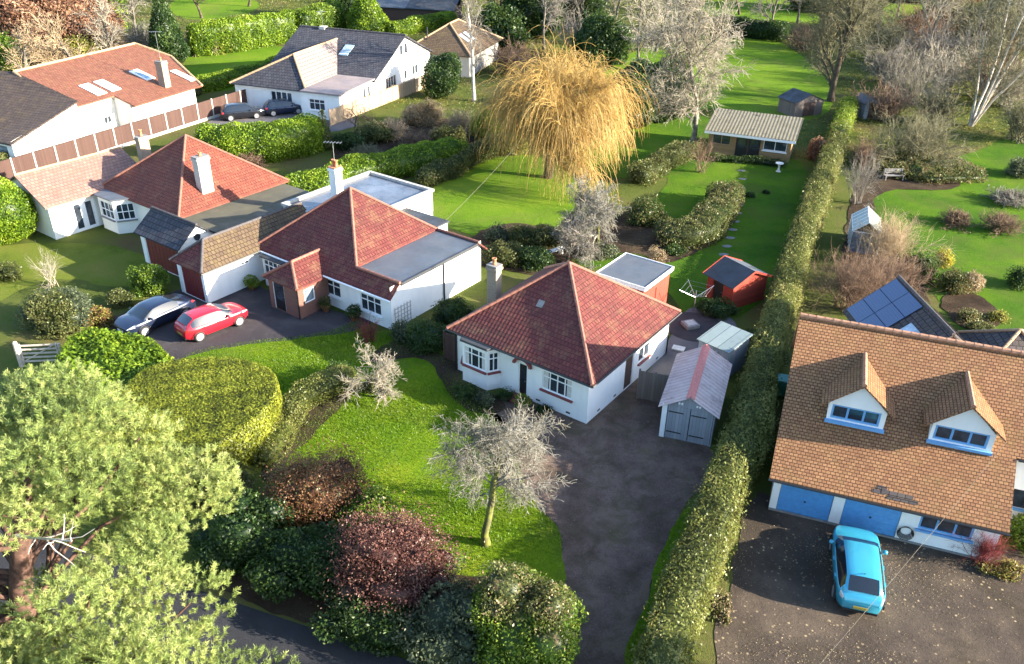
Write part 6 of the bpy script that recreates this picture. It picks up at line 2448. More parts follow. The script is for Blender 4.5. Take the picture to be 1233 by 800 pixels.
def pot(label, loc, r, h, leafm, lr, seed, group='pots along the front walls'):
    t = thing('potted_plant', label, 'plant pot', loc, 0, group)
    mb = MB()
    mb.lathe((0, 0, 0), [(r * 0.7, 0), (r, h * 0.9), (r * 1.08, h * 0.9), (r * 1.08, h), (r * 0.9, h), (r * 0.85, h * 0.8), (0, h * 0.8)], 14)
    mb.build('pot', 'terracotta', t, True)
    leafy('foliage', [blob_core((0, 0, h + lr * 0.6), (lr, lr, lr * 0.9), seed, 0.2, 12, 8)], leafm, 260, 0.09, t, seed=seed)
    return t


p1 = lf(-4.75, -0.75)
pot('terracotta pot with a small green bush right beside the brick porch', p1, 0.26, 0.4, 'leaf_olive', 0.32, 3)
pot('terracotta pot with a dark shrub under the right window of the porch bungalow', lf(-2.6, -0.5), 0.24, 0.35, 'leaf_dark', 0.42, 4)
pot('small pot with bright green leaves beside the white garage wall', lf(-10.5, -1.6), 0.24, 0.3, 'leaf_lime', 0.42, 5)
pot('terracotta pot with green leaves by the front door of the middle bungalow', loc2(4.95, -0.95), 0.24, 0.36, 'leaf_laurel', 0.35, 6)

# overhead wires
def wire(label, a, b, sag, r=0.005):
    a, b = np.array(a), np.array(b)
    pts = []
    for t in np.linspace(0, 1, 18):
        p = a + (b - a) * t
        p[2] -= sag * 4 * t * (1 - t)
        pts.append(tuple(p - a))
    mb = MB()
    mb.tube(pts, r, 5)
    o = mb.build('overhead_wire', 'cable')
    o.location = tuple(a)
    return tag(o, label, 'wire')


pa = lh(8.15, 1.85, 4.5)
pb = np.array(at(986, 798, 5.6))
pa_ = np.array(pa)
wire('thin telephone wire running down from the right dormer across the turquoise car drive', pa_, pa_ + (pb - pa_) * 1.35, 0.25)
wire('thin wire crossing the green lawn from the flat-roofed rear wing to the willow', lf(-4.2, 9.9, 2.6), (2.2, 69.0, 5.5), 0.3, 0.009)
# ------------------------------------------------------------------ plants
def mass_core(P, h, seed=0, rough=0.05, wall=0.0, rnd=0.09):
    """clipped mass with a flat top over the outline P (n,2)"""
    P = resample([tuple(p) for p in np.vstack([P, P[:1]])], 0.4)[:-1]
    area = 0.5 * np.sum(P[:, 0] * np.roll(P[:, 1], -1) - np.roll(P[:, 0], -1) * P[:, 1])
    if area < 0:
        P = P[::-1]
    c = P.mean(0)
    n = len(P)
    rings = [(1.0, 0.0), (1.02, 0.3 * h), (1.01, 0.7 * h), (1.0, h - rnd)]
    rmean = np.linalg.norm(P - c, axis=1).mean()
    rings += [(1 - 0.35 * rnd / rmean, h - rnd * 0.3), (1 - 1.0 * rnd / rmean, h)]
    s0 = rings[-1][0]
    rings += [(s0 * k, h * (1 + 0.02 * (1 - k))) for k in (0.8, 0.6, 0.4, 0.2, 0.06, 0.002)]
    V = []
    for s, z in rings:
        q = c + (P - c) * s
        V.append(np.concatenate([q, np.full((n, 1), z)], 1))
    V = np.vstack(V)
    d = np.concatenate([V[:, :2] - c, np.full((len(V), 1), 0.6)], 1)
    V = V + unit(d) * (rough * h * vnoise(V, 1.6, seed))[:, None]
    V[:n, 2] = 0
    F = []
    for i in range(len(rings) - 1):
        for j in range(n):
            j2 = (j + 1) % n
            F.append((i * n + j, i * n + j2, (i + 1) * n + j2, (i + 1) * n + j))
    return V, np.array(F)


def hedge(name, label, px, w, h, mat, seed, density=110, size=0.12, fuzz=0.14, rough=0.12, off=0.0, group=None, pick=None, flat=3.2, cat='hedge', world=False, **kw):
    pts = [(p if world else (*at(p[0], p[1])[:2], *p[2:])) for p in px]
    P = np.array([q[:2] for q in pts])
    if off:
        d = unit(np.gradient(P, axis=0))
        P = P + np.stack([d[:, 1], -d[:, 0]], 1) * off
    pts = [tuple(P[i]) + tuple(pts[i][2:]) for i in range(len(pts))]
    o0 = pts[0][:2]
    V, F = hedge_core([(p[0] - o0[0], p[1] - o0[1], *p[2:]) for p in pts], w, h, seed, rough, flat=flat)
    o = leafy(name, [(V, F)], mat, density, size, None, fuzz=fuzz, seed=seed, pick=pick, **kw)
    o.location = (*o0, 0)
    return tag(o, label, cat, group)


def clipped(name, label, px, h, mat, seed, z=None, density=120, size=0.12, fuzz=0.12, rough=0.05, cat='hedge', tilt=0.42, **kw):
    P = smooth_poly([at(p[0], p[1], h if z is None else z)[:2] for p in px], 2)
    c = P.mean(0)
    o = leafy(name, [mass_core(P - c, h, seed, rough)], mat, density, size, None, fuzz=fuzz, seed=seed, tilt=tilt, **kw)
    o.location = (*c, 0)
    return tag(o, label, cat)


def bush(name, label, u, v, W_, D_, H_, mat, seed, density=90, size=0.13, n=7, fuzz=0.18, rough=0.2, cat='shrub', group=None, dz=0.0, **kw):
    p = at(u, v)
    cores = bush_cores(W_, D_, H_, seed, n, rough)
    o = leafy(name, cores, mat, density, size, None, fuzz=fuzz, seed=seed, **kw)
    o.location = (p[0], p[1], dz)
    return tag(o, label, cat, group)


# ---- the long mixed hedge between the two right-hand plots (left foot line measured, hedge lies to its right)
lh_px = [(735, 880), (765, 800), (793, 720), (822, 650), (850, 585), (872, 540), (884, 490), (893, 450), (911, 400), (925, 360), (940, 315), (955, 275), (972, 232), (988, 190), (1001, 155), (1008, 135)]
pw = np.array([at(*p)[:2] for p in lh_px])
dn = unit(np.gradient(pw, axis=0))
ctr = pw + np.stack([dn[:, 1], -dn[:, 0]], 1) * 1.0
fac = [(1.0, 1.0), (1.0, 1.0), (1.05, 1.02), (1.0, 1.0), (1.0, 1.05), (1.1, 1.08), (1.05, 0.98), (1.0, 0.95), (0.98, 0.95), (1, 0.95), (1, 1), (1.05, 1.02), (1.05, 1.0), (1.0, 0.95), (1.0, 0.95), (1, 0.9)]


def pick_long(P, rng):
    n = vnoise(P * np.array([1, 1, 0.3]), 0.16, 5, 2) + 0.35 * rng.normal(size=len(P))
    m = np.zeros(len(P), int)
    m[n > 0.25] = 1
    m[n > 0.75] = 2
    return m


o0 = ctr[0]
V, F_ = hedge_core([(c[0] - o0[0], c[1] - o0[1], f[0], f[1]) for c, f in zip(ctr, fac)], 1.6, 2.15, 11, 0.10)
o = leafy('hedge', [(V, F_)], ['leaf_hedge', 'leaf_mixed', 'leaf_lime'], 170, 0.105, None, fuzz=0.13, seed=11, pick=pick_long, stray=0.08, tilt=0.5)
o.location = (*o0, 0)
tag(o, 'very long mixed hedge between the gravel drive and the orange-roofed house', 'hedge')

# ---- front garden
clipped('hedge', 'big flat-topped clipped laurel hedge with a bright right flank by the tarmac drive', [(120, 500), (150, 462), (185, 436), (235, 428), (290, 430), (325, 440), (339, 462), (318, 496), (280, 524), (235, 548), (180, 575), (130, 570)], 2.2, 'leaf_clipped', 21, density=260, size=0.088, fuzz=0.05, rough=0.018, tilt=0.33)
clipped('hedge', 'loose laurel hedge between the field gate and the dark blue saloon', [(70, 420), (95, 400), (140, 398), (185, 405), (203, 425), (190, 450), (150, 470), (100, 470), (75, 450)], 1.7, 'leaf_lime', 22, density=90, size=0.19, fuzz=0.25, rough=0.12)
hedge('hedge', 'low rounded boxy hedge dividing the two front lawns', [(318, 566, 0.8, 0.7), (332, 535, 1.0, 0.9), (352, 505, 1.15, 1.1), (372, 487, 1.0, 0.9), (398, 474, 1.0, 1.0), (424, 458, 0.9, 0.9)], 1.3, 1.1, ['leaf_hedge', 'leaf_olive'], 23, 170, 0.09, pick=lambda P, r: (vnoise(P, 0.8, 9) + 0.4 * r.normal(size=len(P)) > 0.35).astype(int), rough=0.2)
bush('shrub', 'small clipped dark green mound at the head of the low dividing hedge', 408, 455, 1.4, 1.2, 0.9, 'leaf_dark', 24, 140, 0.09, 4)
bush('shrub', 'pale green clipped mound beside the big laurel hedge', 352, 512, 1.5, 1.5, 1.25, 'leaf_olive', 25, 150, 0.09, 4)

# bank of shrubs along the lane
bush('shrub', 'round rust-brown beech bush at the lower end of the front lawn', 388, 624, 4.6, 3.8, 3.1, ['leaf_rust', 'leaf_olive'], 31, 130, 0.085, 8, pick=lambda P, r: ((P[:, 2] < 1.0) | (r.random(len(P)) < 0.1)).astype(int), fuzz=0.34, stray=0.15)
bush('shrub', 'bright mid-green shrub squeezed between the rust-brown and dark red bushes', 442, 645, 2.6, 2.4, 2.2, 'leaf_laurel', 32, 110, 0.12, 5)
bush('shrub', 'large dark red berberis bush in the bank above the lane', 476, 716, 5.0, 4.0, 3.6, ['leaf_red', 'leaf_grey_green'], 33, 140, 0.085, 9, pick=lambda P, r: ((P[:, 2] < 1.95 + 0.5 * vnoise(P, 1.0, 4)) & (r.random(len(P)) < 0.8)).astype(int), fuzz=0.34, stray=0.15)
bush('shrub', 'big rounded grey-brown topped green shrub beside the drive entrance', 628, 790, 4.3, 4.0, 3.5, ['leaf_olive', 'leaf_laurel', 'leaf_straw'], 34, 120, 0.105, 9, pick=lambda P, r: np.where(P[:, 2] + 0.6 * vnoise(P, 1.1, 8) > 2.65, np.where(r.random(len(P)) < 0.10, 2, 0), 1), fuzz=0.22)
bush('shrub', 'dark green shrub directly right of the pine above the lane', 300, 668, 4.0, 3.2, 2.6, 'leaf_dark', 35, 90, 0.13, 7)
bush('shrub', 'dark glossy shrub below the rust-brown bush', 370, 700, 4.4, 3.2, 2.5, 'leaf_dark', 36, 90, 0.13, 7)
bush('shrub', 'dark green spreading shrub below the dark red bush beside the lane', 545, 772, 4.2, 3.4, 2.7, 'leaf_grey_green', 37, 90, 0.13, 7)
bush('shrub', 'low dark shrub at the foot of the bank right above the lane kerb', 450, 768, 4.2, 2.2, 1.7, 'leaf_dark', 38, 90, 0.12, 6)
bush('shrub', 'scruffy low bush between the big laurel hedge and the pine', 275, 600, 2.4, 2.0, 1.6, ['leaf_olive', 'leaf_straw'], 39, 90, 0.12, 6, pick=lambda P, r: (r.random(len(P)) < 0.15).astype(int))
bush('shrub', 'tiny bright green bush at the drive edge right of the grey-brown shrub', 676, 742, 0.9, 0.8, 1.5, 'leaf_lime', 40, 120, 0.1, 3)

LV_LICHEN = [
    (11, 0.29, 0.85, 6, 0.18, 0.03, 0.6, 0.38),
    (8, 0.18, 0.75, 5, 0.22, -0.05, 0.55, 0.2),
    (7, 0.115, 0.75, 4, 0.24, -0.04, 0.55, 0.15),
    (9, 0.048, 0.8, 3, 0.25, -0.05, 0.6, 0.1),
]
p = at(585, 655)
bare_tree('apple_tree', 'bare old apple tree crusted with pale lichen beside the gravel drive', p, 6.5, LV_LICHEN, 113, 'bark_trunk_moss', 'bark_lichen', trunk_r=0.17, lean=(-0.14, 0.0), trunk_len=0.74, trunk_wander=0.12, min_r=0.0105, trunk_parts=1)
p = at(463, 480)
bare_tree('apple_tree', 'small bare pale apple tree on the front lawn by the low hedge', p, 3.1, [(8, 0.42, 0.9, 5, 0.2, 0.0, 0.6, 0.3), (7, 0.24, 0.7, 4, 0.22, 0.0, 0.55, 0.2), (6, 0.13, 0.7, 3, 0.24, 0.0, 0.6, 0.15), (4, 0.07, 0.7, 2, 0.2, 0, 0.7, 0.1)], 7, 'bark', 'twig_pale', trunk_r=0.10, trunk_len=0.5, min_r=0.011, trunk_parts=1)
bush('shrub', 'small olive shrub under the pale apple tree', 452, 470, 1.3, 1.1, 0.9, 'leaf_olive', 41, 120, 0.1, 4)

# between the second and the middle bungalow
bush('shrub', 'dark evergreen shrub against the white wall between the two bungalows', 545, 392, 2.6, 2.0, 2.0, 'leaf_dark', 42, 100, 0.11, 6)
bush('shrub', 'dark clipped shrub left of the middle bungalow', 515, 420, 2.8, 2.0, 1.8, 'leaf_dark', 43, 100, 0.11, 6)
bush('shrub', 'dark shrub below the trellis of the flat-roofed bungalow', 487, 410, 1.8, 1.4, 1.3, 'leaf_grey_green', 44, 110, 0.11, 5)
twig_shrub('shrub', 'bare purplish shrub at the corner of the flat-roofed bungalow', at(446, 412), 1.6, 1.6, 45, 'twig_red', 20, 5, 3, 0.022)
for i, (u, v, w, h, m, lb) in enumerate([
    (560, 478, 1.5, 0.8, 'leaf_dark', 'dark low shrub under the bay window of the middle bungalow'),
    (583, 486, 1.2, 0.7, 'leaf_grey_green', 'grey green low shrub right of the bay window shrub'),
    (608, 480, 0.9, 0.6, 'leaf_dark', 'small dark shrub left of the front door step'),
    (655, 497, 0.9, 0.4, 'leaf_dark', 'flat dark plant below the front window of the middle bungalow'),
]):
    bush('shrub', lb, u, v, w, w * 0.8, h, m, 50 + i, 150, 0.08, 4)

# ---- left gardens
bush('shrub', 'broad grey-green shrub in the corner of the left front garden', 75, 395, 4.0, 3.4, 2.5, ['leaf_grey_green', 'leaf_olive'], 61, 100, 0.11, 9, pick=lambda P, r: (vnoise(P, 0.7, 3) > 0.1).astype(int), fuzz=0.3)
twig_shrub('shrub', 'bare twiggy shrub standing above the grey-green garden corner', at(62, 345), 2.6, 2.6, 62, 'twig_pale', 12, 5, 4, 0.03)
bush('shrub', 'rusty low shrub between the grey-green bush and the dark saloon', 120, 392, 2.0, 1.6, 1.2, ['leaf_rust', 'leaf_gold'], 63, 90, 0.11, 6, pick=lambda P, r: (r.random(len(P)) < 0.5).astype(int))
bush('shrub', 'clipped bright green shrub left of the maroon garage door', 182, 352, 2.6, 2.2, 1.9, 'leaf_laurel', 64, 110, 0.11, 6)
bush('shrub', 'small round green shrub left of the clipped bright green one', 145, 368, 1.6, 1.4, 1.1, 'leaf_olive', 65, 110, 0.1, 5)
p = at(14, 288)
leaf_tree('conifer', 'dense round lime-green conifer at the left edge', p, [blob_core((0, 0, 2.0), (1.9, 1.9, 2.1), 66, 0.12)], 'leaf_lime', 150, 0.13, 66, 1.0, 0.15, fuzz=0.18)
bush('shrub', 'low olive shrub at the left edge below the round conifer', 5, 335, 2.4, 2.0, 1.0, 'leaf_olive', 67, 80, 0.12, 6)

# hedges between the left bungalows and the slate-roofed house
hedge('hedge', 'bright clipped hedge in front of the parked silver car', [(243, 192), (285, 192), (330, 190), (362, 186), (380, 176)], 3.2, 3.0, 'leaf_lime', 71, 70, 0.17, rough=0.10)
hedge('hedge', 'long bright laurel hedge behind the white rear wing', [(346, 240, 0.9, 0.8), (395, 232, 1, 0.9), (450, 215, 1, 0.95), (510, 205, 1.1, 1.0), (560, 195, 1.1, 1.05)], 2.6, 2.1, 'leaf_lime', 72, 70, 0.17, rough=0.12)
hedge('hedge', 'dark shaded hedge foot bounding the bright back lawn', [(505, 225), (545, 212), (585, 190), (610, 178)], 1.6, 1.5, ['leaf_mixed', 'leaf_olive'], 73, 70, 0.16, rough=0.2, pick=lambda P, r: (r.random(len(P)) < 0.5).astype(int))
leaf_tree('cypress', 'slim dark cypress in front of the slate-roofed house', at(392, 180), [cone_core((0, 0, 0.1), 3.6, 0.7, 74, 0.15)], 'leaf_olive', 110, 0.16, 74, 0.4, 0.08, fuzz=0.2, droop=-0.8)
hedge('hedge', 'low hedge strip running along the white wall of the long brown-roofed house', [(-20, 218), (60, 182), (130, 157), (190, 132), (240, 112)], 1.4, 1.5, 'leaf_olive', 75, 60, 0.17)
hedge('hedge', 'clipped hedge at the right end of the long brown-roofed house', [(240, 112), (275, 103), (312, 95), (340, 85)], 2.0, 1.6, 'leaf_lime', 76, 60, 0.18)
hedge('hedge', 'tall clipped hedge wall beyond the far left lawn', [(232, 68), (280, 62), (325, 54), (358, 48)], 2.6, 4.0, 'leaf_lime', 77, 45, 0.24, fuzz=0.2)
hedge('hedge', 'tall dark end of the clipped hedge wall beside the lawn', [(360, 50), (385, 44), (412, 38)], 3.2, 4.2, 'leaf_laurel', 78, 45, 0.24, fuzz=0.2)
leaf_tree('conifer', 'bright golden conifer between the hedge wall and the slate roof', at(442, 42), [cone_core((0, 0, 0.1), 7.0, 3.0, 79, 0.2)], 'leaf_lime', 40, 0.3, 79, 1.0, 0.2, fuzz=0.3)
leaf_tree('conifer', 'dark green spruce behind the long brown-roofed house', at(205, 76), [cone_core((0, 0, 0.1), 8.2, 2.4, 80, 0.25)], 'leaf_dark', 55, 0.3, 80, 1.0, 0.2, fuzz=0.4, droop=0.6)
hedge('hedge', 'bright hedge in front of the long dark barn', [(470, 45), (505, 38), (545, 30)], 2.4, 2.0, 'leaf_lime', 81, 45, 0.24, fuzz=0.2)

# overgrown plot in front of the bamboo fence
bush('shrub', 'straw-coloured ornamental grass clump against the bamboo fence', 510, 150, 4.2, 2.4, 2.4, 'leaf_straw', 82, 80, 0.2, 7, aspect=0.25, fuzz=0.4)
bush('shrub', 'yellow-green shrub right of the ornamental grass', 590, 168, 4.0, 3.4, 3.0, ['leaf_gold', 'leaf_lime'], 83, 70, 0.19, 8, pick=lambda P, r: (vnoise(P, 0.6, 3) > 0.2).astype(int), fuzz=0.35)
bush('shrub', 'broad olive shrub in the overgrown plot', 450, 170, 4.4, 3.0, 1.6, 'leaf_olive', 84, 60, 0.18, 8, fuzz=0.3)
bush('shrub', 'dark brownish shrub left of the yellow-green shrub', 540, 172, 3.6, 2.4, 1.5, 'leaf_mixed', 85, 60, 0.18, 7, fuzz=0.3)
bush('shrub', 'dark blue-green bush beside the cypress', 420, 180, 3.0, 2.4, 1.7, 'leaf_dark', 86, 60, 0.18, 6)
leaf_tree('tree', 'dark green holly at the corner of the slate-roofed house', at(530, 118), blobs([(0, 0, 2.2, 2.0, 2.0, 2.0), (0.8, 0.4, 3.4, 1.3, 1.3, 1.4)], 87), 'leaf_dark', 60, 0.2, 87, 1.4, 0.15, fuzz=0.3)
bare_tree('small_tree', 'gnarled bare little tree in front of the white gable house', at(428, 160), 3.2, [(6, 0.45, 0.9, 5, 0.25, 0.0, 0.6, 0.4), (5, 0.25, 0.8, 4, 0.25, 0, 0.6, 0.2), (5, 0.14, 0.8, 3, 0.2, 0, 0.6, 0.2)], 88, 'bark', 'twig_brown', trunk_r=0.12, trunk_len=0.5, min_r=0.02, trunk_parts=1)
bare_tree('birch_tree', 'tall bare white-barked birch right of the slate-roofed house', at(571, 122), 11, [(9, 0.24, 0.6, 5, 0.12, 0.05, 0.45, 0.3), (7, 0.12, 0.6, 4, 0.2, -0.02, 0.5, 0.2), (6, 0.07, 0.6, 3, 0.2, -0.05, 0.6, 0.1)], 89, 'birch_bark', 'twig_grey', trunk_r=0.20, trunk_len=0.95, min_r=0.022, trunk_parts=1, trunk_wander=0.05)
bush('shrub', 'tuft of yellow shrub leaning by the willow', 618, 185, 2.6, 2.2, 1.8, 'leaf_gold', 90, 70, 0.17, 6, fuzz=0.3)

# ---- back garden of the middle bungalow
def willow(name, label, loc, H, Rw, seed):
    rng = np.random.default_rng(seed)
    root = thing(name, label, 'tree', loc)
    P, R = grow(np.zeros((1, 3)), np.array([[0.05, 0, 1.0]]), np.array([H * 0.28]), np.array([0.42]), 5, 0.05, 0.05, rng, 0.75)
    sets = [(P, R, 8)]
    n = 16
    a = np.arange(n) * 2.4
    el = 0.40 + 0.9 * rng.random(n)
    D = np.stack([np.cos(a) * np.cos(el), np.sin(a) * np.cos(el), np.sin(el)], 1)
    P0 = P[0, np.minimum(5, 3 + rng.integers(0, 3, n))]
    P, R = grow(P0, D, H * (0.32 + 0.21 * rng.random(n)), np.full(n, 0.17), 6, 0.12, 0.05, rng, 0.3)
    sets.append((P, R, 6))
    p, d, r, t = children(P, R, 9, 0.25, 1.0, 0.7, rng)
    P2, R2 = grow(p, d, H * 0.24 * (0.6 + 0.7 * rng.random(len(p))), np.maximum(r * 0.5, 0.03), 4, 0.18, 0.06, rng, 0.4)
    sets.append((P2, R2, 4))
    VV, FF, b = [], [], 0
    for q in sets:
        v, f = tubes(*q)
        VV.append(v)
        FF.append(f + b)
        b += len(v)
    raw_mesh('trunk', np.vstack(VV), np.vstack(FF), 'bark', root, None, None, True)
    # upright young shoots and hanging strands
    VV, FF, rr, b = [], [], [], 0
    p, d, r, t = children(P2, R2, 62, 0.05, 1.0, 0.75, rng)
    out = unit(p * np.array([1, 1, 0]) + 1e-6)
    d = unit(d * 0.7 + out * 0.35 + np.array([0, 0, 0.6]))
    k = 9
    L = H * (0.14 + 0.38 * rng.random(len(p)) ** 1.5)
    Ps = np.zeros((len(p), k + 1, 3))
    Ps[:, 0] = p
    dd = d.copy()
    g = 0.20 + 0.22 * rng.random(len(p))
    for i in range(k):
        dd = unit(dd + rng.normal(size=dd.shape) * 0.10 + np.stack([0 * g, 0 * g, -g * (0.5 + 0.25 * i)], 1) * (0.9 if i > 0 else 0.2))
        Ps[:, i + 1] = Ps[:, i] + dd * (L / k)[:, None]
    Ps[:, :, 2] = np.maximum(Ps[:, :, 2], 0.15)
    Rs = np.linspace(0.016, 0.009, k + 1)[None, :] * np.ones((len(p), 1))
    v, f = tubes(Ps, Rs, 3)
    rv = np.repeat(np.clip(0.5 + 0.25 * rng.normal(size=len(p)), 0, 1), k * 3)
    raw_mesh('crown', v, f, 'willow_strand', root, rv)
    return root


willow('willow_tree', 'big golden weeping willow with bare yellow hanging shoots', at(660, 214), 10.8, 6, 91)

LV_GREY = [(9, 0.40, 0.95, 5, 0.22, 0.0, 0.6, 0.35), (8, 0.24, 0.75, 4, 0.24, -0.02, 0.55, 0.2), (8, 0.13, 0.75, 4, 0.25, -0.02, 0.55, 0.15), (8, 0.06, 0.8, 2, 0.22, -0.03, 0.7, 0.1)]
bare_tree('apple_tree', 'bare pale-grey bushy fruit tree behind the annexe, the taller of the pair', at(720, 302), 5.6, LV_GREY, 92, 'bark_trunk_moss', 'bark_lichen', trunk_r=0.17, trunk_len=0.5, min_r=0.017, trunk_parts=1)
bare_tree('apple_tree', 'bare purplish-grey fruit tree just behind the bungalow roof, the lower left of the pair', at(682, 318), 4.2, [(9, 0.50, 0.7, 5, 0.15, 0.05, 0.6, 0.35), (7, 0.28, 0.6, 4, 0.2, 0.03, 0.55, 0.2), (7, 0.15, 0.6, 3, 0.22, 0.02, 0.6, 0.15)], 93, 'bark', 'twig_grey', trunk_r=0.15, trunk_len=0.4, min_r=0.016, trunk_parts=1)
bush('shrub', 'low grey-green mound around the foot of the grey fruit trees', 725, 308, 2.6, 2.0, 0.8, 'leaf_grey_green', 94, 80, 0.12, 6)
for i, (u, v, w, h, m, lb) in enumerate([
    (610, 318, 3.0, 1.7, 'leaf_olive', 'clipped olive shrub behind the bungalow chimney'),
    (645, 322, 2.4, 1.5, 'leaf_dark', 'dark rounded shrub behind the pyramid roof'),
    (630, 292, 2.6, 1.3, 'leaf_mixed', 'brownish shrub at the lower edge of the bright lawn'),
    (660, 295, 2.6, 1.5, 'leaf_olive', 'olive shrub beside the plank bench'),
    (598, 292, 1.8, 1.3, 'leaf_grey_green', 'grey green shrub by the end of the flat roof'),
]):
    bush('shrub', lb, u, v, w, w * 0.8, h, m, 100 + i, 80, 0.13, 6)
hedge('hedge', 'crescent of clipped green and brown shrubs curving round the back lawn path', [(792, 292, 1.0, 0.9), (822, 292, 1.15, 1.0), (850, 284, 1.1, 1.0), (868, 262, 1.0, 0.95), (872, 240, 0.9, 0.9)], 2.6, 1.7, ['leaf_olive', 'leaf_mixed', 'leaf_dark'], 110, 90, 0.13, rough=0.22, fuzz=0.25, pick=lambda P, r: np.clip(np.round(1 + 1.2 * vnoise(P, 0.45, 2) + 0.4 * r.normal(size=len(P))), 0, 2).astype(int))
bush('shrub', 'dark brown twiggy shrub left of the crescent', 776, 268, 2.8, 2.6, 2.2, ['leaf_mixed', 'leaf_dark'], 111, 90, 0.13, 7, pick=lambda P, r: (r.random(len(P)) < 0.5).astype(int), fuzz=0.3)
bush('shrub', 'straw-coloured perennials beside the annexe roof', 790, 315, 1.4, 1.2, 1.0, 'leaf_straw', 112, 90, 0.12, 5, aspect=0.3, fuzz=0.3)
bush('shrub', 'dark low perennial bed plants beside the white garden chair', 812, 305, 1.8, 1.4, 0.6, 'leaf_dark', 113, 90, 0.12, 5)
hedge('hedge', 'loose olive hedge between the willow and the back lawn', [(765, 222), (790, 207), (815, 194), (835, 186)], 1.8, 1.3, 'leaf_olive', 114, 70, 0.16, rough=0.25, fuzz=0.25)
twig_shrub('young_tree', 'small bare young tree in front of the corrugated cabin', at(842, 208), 3.4, 3.0, 115, 'twig_brown', 14, 6, 5, 0.035, 'tree')
hedge('hedge', 'shaded low planting along the front of the cabin', [(850, 192), (885, 196), (915, 197), (945, 202)], 0.9, 0.5, 'leaf_dark', 116, 80, 0.13, rough=0.3)
for i, (u, v, s) in enumerate([(903, 237, 0.55), (922, 233, 0.4)]):
    bush('shrub', ['dark low tussock in the back lawn, the larger of two', 'dark low tussock in the back lawn, the smaller of two'][i], u, v, s * 1.6, s * 1.3, s * 0.6, 'leaf_dark', 120 + i, 160, 0.1, 4)
bush('shrub', 'dark green mound behind the red shed', 862, 378, 2.6, 1.8, 1.0, 'leaf_dark', 122, 90, 0.11, 6)
bush('shrub', 'glossy dark bush between the garden store and the long hedge', 897, 425, 1.2, 1.2, 1.7, 'leaf_dark', 123, 100, 0.16, 5)
LV_TALL = [(14, 0.36, 0.62, 6, 0.13, 0.04, 0.5, 0.2), (9, 0.19, 0.6, 4, 0.2, 0.02, 0.5, 0.15), (8, 0.10, 0.65, 3, 0.22, 0.0, 0.55, 0.1), (5, 0.055, 0.7, 2, 0.2, 0.0, 0.7, 0.1)]
bare_tree('tall_tree', 'tall spreading bare grey tree behind the cabin lawn', at(834, 176), 12.8, LV_TALL, 125, 'bark_lichen', 'twig_pale', trunk_r=0.26, trunk_len=0.85, min_r=0.02, lean=(-0.05, 0), trunk_parts=2)
bush('shrub', 'large dark evergreen between the willow and the tall grey tree', 782, 140, 8.5, 7.0, 6.5, 'leaf_dark', 126, 45, 0.26, 8, fuzz=0.4)
bush('shrub', 'dark laurel mass left of the tall grey tree', 752, 150, 5.5, 5.0, 4.5, 'leaf_dark', 127, 45, 0.24, 7, fuzz=0.4)
bush('shrub', 'rusty feathery shrub beside the cabin end wall', 985, 192, 2.2, 2.2, 2.0, 'leaf_copper', 128, 80, 0.16, 6, fuzz=0.3)
hedge('hedge', 'dark clipped hedge behind the far bright lawn', [(862, 44), (885, 42), (915, 46), (945, 50)], 3.0, 2.6, 'leaf_dark', 129, 40, 0.26)

# ---- right garden
bare_tree('tall_tree', 'tall bare dark-trunked tree at the far end of the long hedge', at(1000, 122), 14.5, [(13, 0.44, 0.62, 7, 0.13, 0.03, 0.55, 0.12), (9, 0.23, 0.6, 5, 0.18, 0.02, 0.5, 0.15), (8, 0.12, 0.65, 3, 0.22, 0.0, 0.55, 0.1), (5, 0.06, 0.7, 2, 0.2, 0, 0.7, 0.1)], 131, 'bark', 'twig_olive', trunk_r=0.36, trunk_len=0.7, min_r=0.022, trunk_parts=2, lean=(0.02, 0))
bare_tree('birch_tree', 'leaning many-stemmed pale birch at the right edge of the photo', at(1168, 152), 13, [(9, 0.25, 0.55, 5, 0.14, 0.04, 0.5, 0.3), (8, 0.13, 0.6, 4, 0.2, 0.0, 0.5, 0.15), (7, 0.075, 0.65, 2, 0.2, -0.02, 0.6, 0.1)], 132, 'birch_bark', 'twig_olive', stems=6, stem_spread=0.28, trunk_r=0.13, trunk_len=0.95, min_r=0.02, trunk_parts=1, lean=(0.12, 0.05), trunk_wander=0.06)
twig_shrub('shrub', 'broad rounded olive-grey bare shrub in the middle of the right garden', at(1098, 195), 4.4, 9.0, 133, 'twig_olive', 46, 7, 8, 0.045, spread=1.0, min_r=0.016)
twig_shrub('shrub', 'pale branching bare shrub in front of the right-hand thicket', at(1100, 125), 5.5, 8.0, 134, 'twig_pale', 34, 6, 6, 0.05, spread=0.9, min_r=0.018)
twig_shrub('shrub', 'brown bare shrub between the greenhouse and the solar-panel roof', at(1025, 372), 3.8, 5.2, 135, 'twig_brown', 60, 7, 6, 0.025, spread=0.9, min_r=0.009)
twig_shrub('shrub', 'straw-coloured bare shrub at the edge of the right lawn', at(1068, 318), 3.6, 4.8, 136, 'twig_straw', 60, 7, 6, 0.022, spread=0.85, min_r=0.009)
twig_shrub('shrub', 'reddish bare shrub directly above the solar-panel roof', at(1075, 352), 2.6, 4.2, 137, 'twig_brown', 44, 7, 5, 0.02, spread=0.9, min_r=0.009)
twig_shrub('shrub', 'tangled grey twigs beside the long hedge behind the greenhouse', at(1030, 245), 4.2, 3.2, 138, 'twig_grey', 22, 6, 6, 0.035, min_r=0.014)
twig_shrub('shrub', 'bare upright twiggy bush below the tiny garden shed', at(1038, 205), 3.2, 3.0, 139, 'twig_brown', 22, 6, 5, 0.03, min_r=0.014)
hedge('hedge', 'dark brown perennial bed behind the garden bench', [(1050, 205), (1085, 200), (1120, 205), (1150, 222)], 6.5, 0.8, 'leaf_mixed', 140, 60, 0.17, rough=0.4, fuzz=0.3, cat='flower bed')
